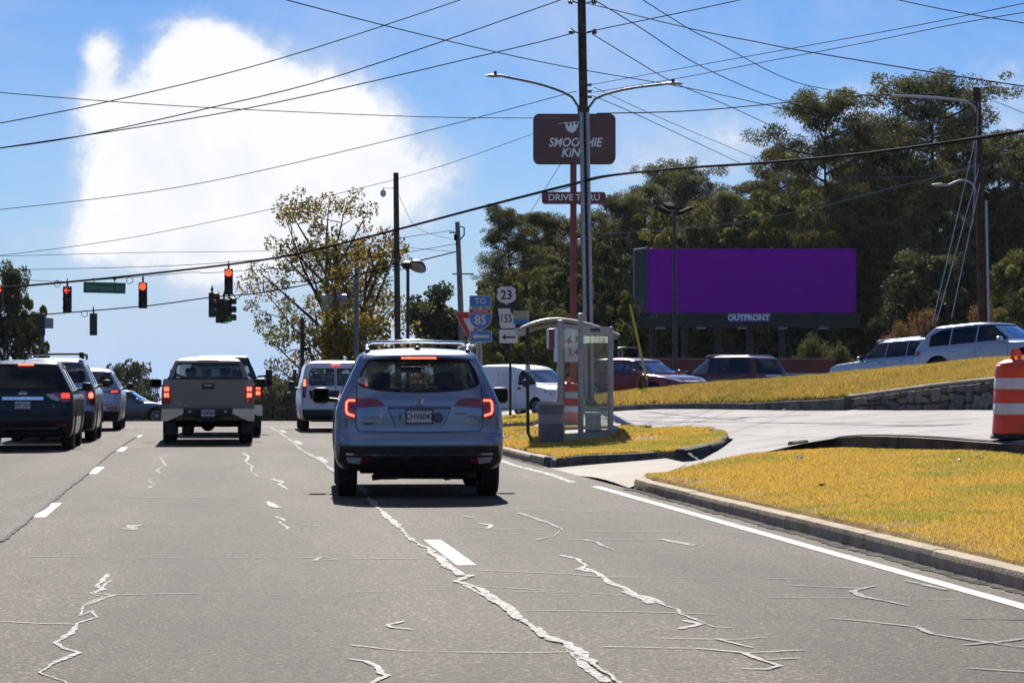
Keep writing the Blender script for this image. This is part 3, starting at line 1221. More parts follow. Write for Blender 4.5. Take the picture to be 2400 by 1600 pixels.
LAWN = sheet('lawn', near_poly, .6, lambda x, y: h_grass(x, y), 0, M_SOIL)
ISLE = sheet('island_ground', isle_poly, .6, lambda x, y: h_isle(x, y), 0, M_SOIL2)
ISLE2 = sheet('verge_ground', isle2_poly, .8, lambda x, y: h_isle(x, y), 0, M_SOIL2)
BERM = sheet('bank_ground', berm_poly, 1.0, lambda x, y: h_berm(x, y), 0, M_SOIL)
M_LEAF = leafmat('foliage')


def vnoise(x, y, s, seed=0):
    """smooth value noise in plan"""
    r = np.random.default_rng(seed)
    T = r.random((64, 64))
    u, v = x / s, y / s
    i, j = np.floor(u).astype(int), np.floor(v).astype(int)
    fu, fv = u - i, v - j
    fu, fv = fu * fu * (3 - 2 * fu), fv * fv * (3 - 2 * fv)
    g = lambda a, b: T[a % 64, b % 64]
    return (g(i, j) * (1 - fu) + g(i + 1, j) * fu) * (1 - fv) + (g(i, j + 1) * (1 - fu) + g(i + 1, j + 1) * fu) * fv


def lawn_blades(name, poly, zf, n, hgt, wid, seed, label, palette, green=.5, bare=None, dens_y=None):
    r = np.random.default_rng(seed)
    q = np.array(poly)
    lo, hi = q.min(0), q.max(0)
    P = r.uniform(lo, hi, (n * 3, 2))
    P = P[inside(poly, P)]
    if dens_y is not None:
        P = P[r.random(len(P)) < dens_y(P[:, 0], P[:, 1])]
    if bare is not None:
        P = P[r.random(len(P)) > bare(P[:, 0], P[:, 1])]
    P = P[:n]
    n = len(P)
    x, y = P[:, 0], P[:, 1]
    z = zf(x, y)
    d = np.hypot(x, y)
    k = np.clip(d / 22, .8, 3.5)
    clump = vnoise(x, y, .35, seed) * .5 + vnoise(x, y, 1.1, seed + 1) * .5
    h = hgt * (0.45 + .9 * clump + r.random(n) * .35)
    w = wid * k * r.uniform(.6, 1.4, n)
    th = r.uniform(0, 2 * np.pi, n)
    ln = r.uniform(0, 1.0, n) * h * 1.1
    la = r.uniform(0, 2 * np.pi, n)
    bx, by = np.cos(th) * w / 2, np.sin(th) * w / 2
    V = np.zeros((n, 3, 3))
    V[:, 0] = np.stack([x - bx, y - by, z], -1)
    V[:, 1] = np.stack([x + bx, y + by, z], -1)
    V[:, 2] = np.stack([x + np.cos(la) * ln, y + np.sin(la) * ln, z + h], -1)
    g = vnoise(x, y, 1.6, seed + 5) * .6 + vnoise(x, y, .5, seed + 6) * .4
    g = np.clip((g - .53) * 4.2 * green + .3 * green + r.normal(0, .16, n), 0, 1)[:, None]
    pal = np.array(palette)
    c = pal[0] * (1 - g) + pal[1] * g
    dry = (r.random(n) < .16)[:, None]
    c = np.where(dry, pal[2], c)
    c = c * r.uniform(.7, 1.2, (n, 1))
    cols = np.repeat(c, 3, 0)
    me = npmesh(name, V.reshape(-1, 3), np.arange(3 * n).reshape(n, 3), M_LEAF, cols)
    return tag(link(name, me), label, 'grass', kind='stuff')


GOLD = [(.68, .445, .075), (.42, .385, .055), (.64, .47, .22)]
def edge_bare(x, y):
    e = np.clip(1 - (x - 5.5) / 1.1, 0, 1)
    return np.clip(e * vnoise(x, y, .45, 91) * 1.6 - .15, 0, .9)
lawn_blades('grass', near_poly, h_grass, 560000, .027, .009, 3, 'golden dry lawn sloping up from the kerb in front', GOLD, .75, bare=edge_bare,
            dens_y=lambda x, y: np.clip(1.3 - y / 60, .2, 1) * (np.abs(x - y * .13) < y * .22 + 3) * (y > 9))
lawn_blades('grass', isle_poly, h_isle, 110000, .055, .012, 5, 'golden grass on the bus stop island', GOLD, .6,
            bare=lambda x, y: np.clip((vnoise(x, y, 1.3, 17) - .62) * 5 + np.clip((7.2 - x) / 1.0, 0, 1) * (y > 47) * .8, 0, .97) * (y > 45))
lawn_blades('grass', isle2_poly, h_isle, 22000, .08, .012, 6, 'green and yellow verge grass behind the sign posts', GOLD, .9)
lawn_blades('grass', berm_poly, h_berm, 150000, .11, .011, 7, 'yellow brown grass on the bank below the side street', [(.48, .325, .065), (.30, .27, .05), (.42, .28, .13)], .5,
            bare=lambda x, y: np.clip((vnoise(x, y, .9, 51) - .66) * 3, 0, .7))


# ------------------------------------------------------------------ stone retaining wall under the bank
def stone_wall():
    t = thing('stone_wall', 'grey rubble stone retaining wall under the grassy bank', 'stone wall', (0, 0, 0))
    line = [Vector(XY(1985, 58.35)), Vector(XY(2316, 50.5)), Vector(XY(2560, 45.9)), Vector(XY(2800, 42.5))]
    LL = [0]
    for a, b in zip(line, line[1:]):
        LL.append(LL[-1] + (b - a).length)

    def at(u):
        for i in range(len(line) - 1):
            if u <= LL[i + 1] or i == len(line) - 2:
                tt = (u - LL[i]) / (LL[i + 1] - LL[i])
                return line[i].lerp(line[i + 1], tt), (line[i + 1] - line[i]).normalized()
    Ltot = LL[-1]

    def top(u):
        p, _ = at(u)
        return float(h_berm(np.array([p.x]), np.array([p.y]))[0]) + .02

    def bot(u):
        p, _ = at(u)
        return float(h_drive(np.array([p.x]), np.array([p.y]))[0]) - .02
    mort = pbr('dark_mortar', (.030, .029, .028), .95, c2=(.07, .066, .06), ns=8, bump=.5, bs=40)
    cop = pbr('wall_coping', (.24, .21, .17), .9, c2=(.34, .3, .25), ns=5, bump=.5, bs=40)
    smats = [pbr('wall_stone_%s' % nm, c, .9, c2=c2, ns=7, nd=9, bump=.9, bs=25, spec=.2) for nm, c, c2 in
             (('grey', (.085, .085, .088), (.17, .168, .165)), ('dark', (.05, .052, .056), (.11, .11, .11)), ('brown', (.10, .088, .072), (.19, .17, .145)))]
    # backing wall
    m = MB()
    us = np.linspace(0, Ltot, 40)
    vv = []
    for u in us:
        p, d = at(u)
        nr = Vector((d.y, -d.x))      # towards the driveway
        if nr.y > 0:
            nr = -nr
        for off, z in ((0, bot(u) - .2), (0, top(u) - .04), (-.3, top(u) - .04), (-.3, bot(u) - .2)):
            q = p + nr * off
            vv.append((q.x, q.y, z))
    ff = [(4 * i + k, 4 * i + (k + 1) % 4, 4 * i + 4 + (k + 1) % 4, 4 * i + 4 + k) for i in range(39) for k in range(4)]
    m.add(vv, ff + [(0, 1, 2, 3), (156, 157, 158, 159)])
    m.obj('backing', mort, t)
    m = MB()
    pts = []
    for u in us:
        p, d = at(u)
        nr = Vector((d.y, -d.x))
        nr = -nr if nr.y > 0 else nr
        q = p - nr * .05
        pts.append((q.x, q.y, top(u) + .0))
    m.tube(pts, .045, 6)
    m.obj('coping', cop, t, smooth=60)
    # stones: irregular polygons from a jittered lattice in (u, height share)
    rows = 3
    du = .46
    nu = int(Ltot / du)
    node = {}
    for i in range(nu + 1):
        for j in range(rows + 1):
            ju = random.uniform(-.13, .13) if 0 < i < nu else 0
            jv = random.uniform(-.28, .28) / rows if 0 < j < rows else 0
            node[i, j] = (i * du + ju + (.15 if j % 2 else 0), j / rows + jv)
    r_ = random.Random(4)
    done = set()
    for i in range(nu):
        for j in range(rows):
            if (i, j) in done:
                continue
            wd, ht = 1, 1
            q = r_.random()
            if q < .10 and i + 1 < nu and (i + 1, j) not in done:
                wd = 2
            elif q < .55 and j + 1 < rows and (i, j + 1) not in done:
                ht = 2
            for a in range(wd):
                for b in range(ht):
                    done.add((i + a, j + b))
            ring = [node[i + a, j] for a in range(wd + 1)] + [node[i + wd, j + b] for b in range(1, ht + 1)] + \
                   [node[i + a, j + ht] for a in range(wd - 1, -1, -1)] + [node[i, j + b] for b in range(ht - 1, 0, -1)]
            cu = sum(p[0] for p in ring) / len(ring)
            cv = sum(p[1] for p in ring) / len(ring)
            if cu > Ltot - .2:
                continue
            H = top(cu) - bot(cu)
            if H < .12 or H / rows * ht < .06:
                continue
            # chamfer the corners
            rr = []
            nn = len(ring)
            for k in range(nn):
                a, b, c = ring[k - 1], ring[k], ring[(k + 1) % nn]
                rr.append((b[0] + (a[0] - b[0]) * .18, b[1] + (a[1] - b[1]) * .18))
                rr.append((b[0] + (c[0] - b[0]) * .18, b[1] + (c[1] - b[1]) * .18))
            sh = 1 - .026 / max(.1, (max(p[0] for p in ring) - min(p[0] for p in ring)) / 2)
            sv = 1 - .022 / max(.04, (max(p[1] for p in ring) - min(p[1] for p in ring)) * H / 2)
            proud = r_.uniform(.035, .075)
            vv = []
            for lay, (sc_, dp) in enumerate(((1.0, -.02), (1.0, proud * .65), (.82, proud))):
                for (u, v) in rr:
                    u2 = cu + (u - cu) * sh * sc_
                    v2 = cv + (v - cv) * sv * sc_
                    u2 = min(max(u2, .01), Ltot - .01)
                    p, d = at(u2)
                    nr = Vector((d.y, -d.x))
                    nr = -nr if nr.y > 0 else nr
                    q3 = p + nr * (dp + (r_.uniform(-.006, .006) if lay == 2 else 0))
                    vv.append((q3.x, q3.y, bot(u2) + v2 * (top(u2) - .04 - bot(u2))))
            n2 = len(rr)
            ff = [(l * n2 + k, l * n2 + (k + 1) % n2, (l + 1) * n2 + (k + 1) % n2, (l + 1) * n2 + k) for l in range(2) for k in range(n2)]
            ff += [tuple(range(2 * n2, 3 * n2)), tuple(range(n2 - 1, -1, -1))]
            MB().add(vv, ff).obj('stone', r_.choice(smats), t)


stone_wall()
# ------------------------------------------------------------------ vehicles
M_BLK = pbr('black_plastic', (.012, .012, .013), .5, c2=(.03, .03, .032), ns=9, spec=.4)
M_UNDER = pbr('underbody', (.012, .011, .011), .85, c2=(.035, .03, .027), ns=12, spec=.2)
M_TYRE = pbr('tyre_rubber', (.010, .010, .011), .75, c2=(.030, .028, .027), ns=14, bump=.4, bs=40, spec=.3)
M_RIM = pbr('alloy', (.42, .43, .45), .3, 1.0, c2=(.3, .3, .31), ns=20)
M_CHROME = pbr('chrome', (.75, .78, .82), .12, 1.0, c2=(.6, .62, .66), ns=30)
M_SEAT = pbr('seat_cloth', (.012, .012, .013), .9, c2=(.03, .03, .03), ns=20)
M_CABIN = pbr('cabin_trim', (.03, .03, .032), .85, c2=(.06, .058, .055), ns=8)
M_REDLENS = pbr('red_lens', (.30, .006, .010), .12, c2=(.20, .004, .007), ns=30, coat=1.0)
M_REDLIT = pbr('lit_brake_lamp', (.6, .02, .02), .3, emit=(1.0, .035, .018), es=1.8)
M_REDHOT = pbr('bright_brake_lamp', (.8, .1, .05), .3, emit=(1.0, .10, .05), es=3.2)
M_CLEARL = pbr('clear_lens', (.50, .50, .52), .1, c2=(.38, .38, .40), ns=40, coat=1.0)
M_WHITE = pbr('plate_white', (.62, .64, .66), .4, c2=(.52, .54, .56), ns=9)
M_INK = pbr('dark_print', (.015, .02, .03), .5)
M_GLASS = glassmat('tinted_glass', (.45, .48, .48), 1.2)
M_GLASSD = glassmat('dark_privacy_glass', (.22, .23, .24), 1.0)
M_GLASSC = glassmat('clear_glass', (.82, .86, .85), 2.2)
M_BADGE = pbr('badge_metal', (.55, .58, .62), .2, 1.0)


def catmull(rows, sub=4):
    A = np.array(rows, float)
    n = len(A)
    out = []
    for i in range(n - 1):
        p0, p1, p2, p3 = A[max(i - 1, 0)], A[i], A[i + 1], A[min(i + 2, n - 1)]
        for k in range(sub):
            t = k / sub
            m1, m2 = (p2 - p0) * .5, (p3 - p1) * .5
            # limit the tangents so that nothing overshoots
            d = p2 - p1
            m1 = np.where(m1 * d <= 0, 0, np.sign(m1) * np.minimum(abs(m1), 2.2 * abs(d)))
            m2 = np.where(m2 * d <= 0, 0, np.sign(m2) * np.minimum(abs(m2), 2.2 * abs(d)))
            t2, t3 = t * t, t * t * t
            out.append((2 * t3 - 3 * t2 + 1) * p1 + (t3 - 2 * t2 + t) * m1 + (-2 * t3 + 3 * t2) * p2 + (t3 - t2) * m2)
    out.append(A[-1])
    return np.array(out)


def shell(rows, sub=4, ne=22, ns=26, cap=True, crown=.03):
    """stack of horizontal rounded-rectangle slices; rows: z, y_rear, y_front, half width, rear corner depth, front corner depth, exponent rear, exponent front"""
    S = catmull(rows, sub)
    V, Fc = [], []

    def ring(s, sc=1.0, dz=0.0):
        z, yr, yf, w, rr, rf, er, ef = s
        yc = (yr + yf) / 2
        pts = []
        for i in range(ne + 1):              # rear, from right side to left side
            th = math.pi * i / ne
            c, q = math.cos(th), math.sin(th)
            x = w * math.copysign(abs(c) ** (2 / er), c)
            y = yr + rr * (1 - abs(q) ** (2 / er))
            pts.append((x, y))
        for i in range(1, ns):
            t = i / ns
            pts.append((-w, yr + rr + (yf - rf - yr - rr) * t))
        for i in range(ne + 1):
            th = math.pi * i / ne
            c, q = -math.cos(th), math.sin(th)
            x = w * math.copysign(abs(c) ** (2 / ef), c)
            y = yf - rf * (1 - abs(q) ** (2 / ef))
            pts.append((x, y))
        for i in range(1, ns):
            t = i / ns
            pts.append((w, yf - rf + (yr + rr - yf + rf) * t))
        return [(x * sc, yc + (y - yc) * sc, z + dz) for x, y in pts]
    rings = [ring(s) for s in S]
    if cap:
        last = S[-1]
        for sc in (.85, .65, .4, .15):
            rings.append(ring(last, sc, crown * (1 - sc * sc)))
    n = len(rings[0])
    for r_ in rings:
        V += r_
    for i in range(len(rings) - 1):
        for k in range(n):
            k2 = (k + 1) % n
            Fc.append((i * n + k, i * n + k2, (i + 1) * n + k2, (i + 1) * n + k))
    Fc.append(tuple(range(n - 1, -1, -1)))
    Fc.append(tuple(range((len(rings) - 1) * n, len(rings) * n)))
    return V, Fc


AX = {'rear': (1, Vector((0, 1, 0))), 'front': (1, Vector((0, -1, 0))), 'left': (0, Vector((1, 0, 0))), 'right': (0, Vector((-1, 0, 0))), 'top': (2, Vector((0, 0, -1)))}


def arr(*p):
    return list(p)


class Car:
    def __init__(s, name, label, loc, rz, L, group=None, rx=0.0, ry=0.0):
        s.L = L
        s.root = thing(name, label, 'car' if 'van' not in name and 'truck' not in name else ('van' if 'van' in name else 'pickup truck'), loc, rz, group, rx, ry)

    def body(s, shells, mats, wheels=None, wr=.36, tw=.25, cav=None, cuts=(), smooth=38, arch=.065, name='body', hw=None):
        """shells: list of row lists (separate closed shells). mats: [paint, lining]"""
        m = MB()
        for sh in shells:
            v, f = shell(sh)
            m.add(v, f)
        ob = m.obj(name, mats, s.root)
        dm = m
        s.bvh = BVHTree.FromPolygons([Vector(p) for p in dm.v], dm.f)
        if wheels:
            c = MB()
            for y in wheels:
                for sx in (-1, 1):
                    M = Matrix.Translation((sx * (hw - .30), y, wr)) @ Matrix.Rotation(math.pi / 2 * sx, 4, 'Y')
                    c.lathe([(wr + arch, 0), (wr + arch, 1.0)], 28, M, mi=1)
                    c.box((sx * (hw - .30 + .5), y, .0), (1.0, 2 * (wr + arch) * .98, 2 * wr * .7), mi=1) if False else None
            boolean(ob, c, mats=mats)
        if cav:
            c = MB()
            v, f = shell(cav, cap=False)
            c.add(v, f, 1)
            boolean(ob, c, mats=mats)
        for prism in cuts:
            boolean(ob, prism, mats=mats)
        ob.data.shade_smooth()
        ob.data.set_sharp_from_angle(angle=R(smooth))
        s.b = ob
        return ob

    def hit(s, a, b, axis):
        k, d = AX[axis]
        if axis == 'rear':
            o = Vector((a, -3, b))
        elif axis == 'front':
            o = Vector((a, s.L + 3, b))
        elif axis == 'left':
            o = Vector((-4, a, b))
        elif axis == 'right':
            o = Vector((4, a, b))
        else:
            o = Vector((a, b, 5))
        h = s.bvh.ray_cast(o, d)
        if h[0] is None:
            h = s.bvh.find_nearest(o + d * 3.2)
            return h[0], -d
        n = h[1]
        if n.dot(d) > 0:
            n = -n
        return h[0], n

    def patch(s, name, outline, axis, mat, off=.004, th=.012, sp=.08, parent=None, flat=False, smooth=40, label=None, mirror=False):
        """panel that follows the body surface, raised by off"""
        k, d = AX[axis]
        v2, f2 = tri2d(outline, sp)
        H = [s.hit(a, b, axis) for a, b in v2]
        if flat:
            pos = [h[0][k] for h in H]
            av = (min(pos) if d[k] > 0 else max(pos))
        outer, inner = [], []
        for (p, n) in H:
            p = p.copy()
            if flat:
                p[k] = av
            outer.append(p - d * off)
            inner.append(p + d * th)
        nv = len(outer)
        fs = [tuple(f) for f in f2]
        vv = outer + inner
        ff = list(fs) + [(a + nv, c + nv, b + nv) for a, b, c in fs]
        for a, b in boundary_edges(fs):
            ff.append((b, a, a + nv, b + nv))
        m = MB().add(vv, ff)
        o = m.obj(name, mat, parent or s.root, smooth=smooth, label=label)
        if mirror:
            m2 = MB().add([(-p[0], p[1], p[2]) for p in m.v], [tuple(reversed(f)) for f in m.f])
            m2.obj(name, mat, parent or s.root, smooth=smooth)
        return o

    def seam(s, name, line, axis, mat=None, r=.006, off=.0, mirror=False, parent=None, sp=.08):
        pts = resample(line, sp, closed=False)
        P = []
        for a, b in pts:
            p, n = s.hit(a, b, axis)
            P.append(p - AX[axis][1] * off)
        m = MB().tube(P, r, 5)
        o = m.obj(name, mat or M_BLK, parent or s.root)
        if mirror:
            m2 = MB().add([(-p[0], p[1], p[2]) for p in m.v], [tuple(reversed(f)) for f in m.f])
            m2.obj(name, mat or M_BLK, parent or s.root)
        return o

    def wheels(s, ys, hw, wr, tw, spokes=5, rim=M_RIM, rims=.68, inset=.02):
        for y in ys:
            for sx in (-1, 1):
                M = Matrix.Translation((sx * (hw - inset - tw), y, wr)) @ Matrix.Rotation(math.pi / 2 * sx, 4, 'Y')
                w_ = MB()
                e = .035
                w_.lathe([(wr * rims, .02), (wr * .86, 0), (wr - e, .004), (wr, e), (wr, tw - e), (wr - e, tw - .004), (wr * .86, tw), (wr * rims, tw - .02), (wr * rims * .98, tw - .06), (wr * rims * .98, .06)], 32, M, caps=False)
                wo = w_.obj('wheel', M_TYRE, s.root, smooth=40)
                rr = wr * rims
                q = MB()
                q.lathe([(rr, .03), (rr, tw - .015), (rr - .02, tw - .015), (rr - .03, tw - .07), (rr - .03, .05)], 28, M)
                q.lathe([(.07, tw - .12), (.07, tw - .045), (.045, tw - .03)], 14, M)
                for k in range(spokes):
                    a = 2 * math.pi * k / spokes + .3
                    Ms = M @ Matrix.Rotation(a, 4, 'Z') @ Matrix.Translation((rr * .52, 0, tw - .055))
                    q.box((0, 0, 0), (rr * .95, .055 if spokes < 8 else .03, .03), M=Ms)
                q.obj('rim', rim, wo, smooth=40)
                dk = MB().lathe([(rr - .035, tw - .14), (rr - .035, tw - .12)], 20, M)
                dk.obj('brake_disc', M_UNDER, wo)

    def under(s, y0, y1, hw, z0=.2, z1=.42):
        m = MB()
        m.box((0, (y0 + y1) / 2, (z0 + z1) / 2 + .03), (hw * 1.25, y1 - y0, z1 - z0 - .03))
        m.tube([(-.75, y0 + .75, .34), (.75, y0 + .75, .34)], .05, 8)
        m.tube([(.35, y0 + .25, .28), (.35, y0 + 1.5, .3)], .09, 10)
        m.obj('underbody', M_UNDER, s.root)

    def mirrors(s, y, x, z, sz=(.20, .12, .17), mat=None, glass=True, facing=-1, arm=.10):
        for sx in (-1, 1):
            m = MB()
            bm = bmesh.new()
            bmesh.ops.create_cube(bm, size=1)
            bmesh.ops.bevel(bm, geom=list(bm.edges), offset=.26, segments=3, affect='EDGES', profile=.5)
            T = Matrix.Translation((sx * (x + arm + sz[0] / 2), y, z)) @ Matrix.Diagonal((*sz, 1))
            m.add([T @ v.co for v in bm.verts], [[v.index for v in f.verts] for f in bm.faces])
            bm.free()
            m.tube([(sx * (x - .04), y + .03, z - sz[2] * .35), (sx * (x + arm + .04), y, z - sz[2] * .25)], .028, 8)
            o = m.obj('mirror', mat or M_BLK, s.root, smooth=50)
            g = MB().box((sx * (x + arm + sz[0] / 2), y - sz[1] / 2 - .002, z), (sz[0] * .78, .006, sz[2] * .74), bev=.002)
            g.obj('mirror_glass', M_GLASSD, o)

    def seats(s, rows, zs=.75, heads=True, hw=.38, ztop=1.18, tw=.24):
        for y in rows:
            for x in (-hw, hw):
                m = MB()
                m.box((x, y, (zs + ztop) / 2), (tw * 2, .14, ztop - zs), bev=.05)
                if heads:
                    m.box((x, y - .02, ztop + .10), (.25, .10, .17), bev=.04)
                    m.tube([(x - .06, y, ztop - .02), (x - .06, y, ztop + .08)], .01, 5)
                    m.tube([(x + .06, y, ztop - .02), (x + .06, y, ztop + .08)], .01, 5)
                m.obj('seat', M_SEAT, s.root, smooth=50)

    def plate(s, x, z, y, w=.31, h=.155, mat=None, text=None, face=-1, frame=True):
        t = MB().box((x, y, z), (w, .008, h), bev=.002).obj('licence_plate', mat or M_WHITE, s.root)
        if frame:
            m = MB()
            for dx, dz, sx, sz in ((0, h / 2, w + .02, .014), (0, -h / 2, w + .02, .014), (-w / 2, 0, .012, h), (w / 2, 0, .012, h)):
                m.box((x + dx, y - .004 * -face, z + dz), (sx, .012, sz))
            m.obj('plate_frame', M_BLK, t)
        if text:
            m = MB()
            M = Matrix.Translation((x, y + face * .006, z - .002)) @ Matrix.Rotation(math.pi / 2, 4, 'X')
            if face > 0:
                M = M @ Matrix.Rotation(math.pi, 4, 'Y')
            text_mb(m, text, h * .62, M, .002, xs=.82, bold=.001)
            m.obj('lettering', M_INK, t)
        return t

    def text(s, t, size, x, z, mat, y=None, off=.004, face=-1, name='lettering', xs=1.0, bold=0.0, axis='rear', shear=0.0):
        if y is None:
            y = s.hit(x, z, axis)[0].y - off
        m = MB()
        M = Matrix.Translation((x, y, z)) @ Matrix.Rotation(math.pi / 2, 4, 'X')
        if face > 0:
            M = M @ Matrix.Rotation(math.pi, 4, 'Y')
        text_mb(m, t, size, M, .004, xs=xs, bold=bold, shear=shear)
        return m.obj(name, mat, s.root)


def prismY(poly, y0, y1, mi=1):
    """outline in (x,z) extruded along y"""
    M = Matrix(((1, 0, 0, 0), (0, 0, 1, 0), (0, 1, 0, 0), (0, 0, 0, 1)))
    return MB().prism(poly, y0, y1, M, mi)


def prismX(polys, x0=-3, x1=3, mi=1):
    M = Matrix(((0, 0, 1, 0), (1, 0, 0, 0), (0, 1, 0, 0), (0, 0, 0, 1)))
    m = MB()
    for p in polys:
        m.prism(p, x0, x1, M, mi)
    return m


def scale_poly(poly, k):
    cx = sum(p[0] for p in poly) / len(poly)
    cz = sum(p[1] for p in poly) / len(poly)
    w = max(p[0] for p in poly) - min(p[0] for p in poly)
    h = max(p[1] for p in poly) - min(p[1] for p in poly)
    return [(cx + (x - cx) * (1 + 2 * k / w), cz + (z - cz) * (1 + 2 * k / h)) for x, z in poly]


def rows_suv(L, hw, H, zb=.24, bump=.60, belt=1.08, hood=1.0, cowl=3.35, rf=2.75, rr=.35, rt=.10, roofw=.56, nose=.0, er=4.2, ef=3.4, cr=.20, cf=.45, topw=None):
    dz = H - belt
    topw = topw or (hw - .05)
    def row(z, yr, yf, w, a=cr, b=cf, e1=er, e2=ef):
        return (z, yr, yf, w, a, b, e1, e2)
    return [row(zb, .20, L - .25, hw - .10), row(zb + .05, .10, L - .12, hw - .05), row(bump - .15, .02, L - .02, hw - .015), row(bump - .02, 0, L, hw - .005),
            row(bump + .05, .01, L - .005, hw), row(bump + .12, max(.03, rt * .6), L - .03, hw), row(hood - .14, rt * .8, L - .08 - nose * .3, hw - .005),
            row(hood - .05, rt * .9, L - .20 - nose * .6, hw - .012), row(hood, rt * .93, L - .38 - nose, hw - .02), row(hood + .045, rt * .96, cowl + .25, hw - .035, cr, .5),
            row(belt, rt, cowl, topw, cr, .25), row(belt + dz * .25, rt + (rr - rt) * .22, cowl + (rf - cowl) * .32, topw - (topw - roofw) * .22, cr, .22),
            row(belt + dz * .60, rt + (rr - rt) * .62, cowl + (rf - cowl) * .75, topw - (topw - roofw) * .55, cr, .2),
            row(belt + dz * .84, rr, rf, topw - (topw - roofw) * .80, cr, .22), row(H - .055, rr + .12, rf - .18, roofw + .035, .2, .3), row(H - .018, rr + .3, rf - .42, roofw - .08, .25, .3)]


def cavity(rows, belt, H, inset=.07, z0=.62):
    out = []
    for r_ in catmull(rows, 2):
        z, yr, yf, w, a, b, e1, e2 = r_
        if z < z0 or z > H - .05:
            continue
        if out and z - out[-1][0] < .03:
            continue
        out.append((z, yr + inset + .02, min(yf, 1e9) - inset, w - inset, a, b, e1, e2))
    # below the belt the cabin ends at the firewall
    yc = [o[2] for o in out if o[0] >= belt - .01]
    lim = yc[0] if yc else out[-1][2]
    return [(o[0], o[1], min(o[2], lim), *o[3:]) for o in out]


def side_windows(bl, H, cowl, rf, rr, rt, posts, dtop=.13, pil=.045, rearslope=.10, z0=.05, rise=0.0):
    """window outlines in (y,z) between the pillar positions given in posts (rear to front)"""
    zt = H - dtop
    ys, ye = posts[0], posts[-1]

    def ztop(y):
        # A pillar line from (cowl-.12, belt+z0) to (rf+.02, zt)
        ya, yb = cowl - .10, rf + .05
        z = zt
        if y > yb:
            z = zt + (bl + z0 - zt) * (y - yb) / (ya - yb)
        if y < ys + rearslope:
            z = min(z, zt - .35 * (zt - bl - z0) * (1 - (y - ys) / max(rearslope, 1e-3)) ** 1.6)
        return z
    zbot = lambda y: bl + z0 - rise * max(0, (y - ys) / (ye - ys))
    out = []
    for i in range(len(posts) - 1):
        a, b = posts[i] + (pil / 2 if i else 0), posts[i + 1] - (pil / 2 if i < len(posts) - 2 else 0)
        yy = np.linspace(a, b, 9)
        top = [(y, ztop(y)) for y in yy]
        top = [(y, max(z, zbot(y) + .012)) for y, z in top]
        bot = [(y, zbot(y)) for y in yy]
        out.append(bot + top[::-1])
    return out


def glaze(car, wins, rear=None, front=None, gm=None, gr=None, gf=None, frame=True):
    for i, w_ in enumerate(wins):
        w2 = scale_poly(w_, .012)
        g = gm[i] if isinstance(gm, (list, tuple)) else gm
        for ax in ('left', 'right'):
            car.patch('side_window', w2, ax, g, off=-.012, th=.016, sp=.14)
    if rear:
        car.patch('rear_window', scale_poly(rear, .012), 'rear', gr, off=-.010, th=.014, sp=.12)
    if front:
        car.patch('windscreen', scale_poly(front, .012), 'front', gf, off=-.012, th=.016, sp=.14)


def door_lines(car, ys, zb, zt):
    for y in ys:
        for ax in ('left', 'right'):
            car.seam('door_seam', [(y, zb), (y, zt)], ax, r=.005, sp=.12)


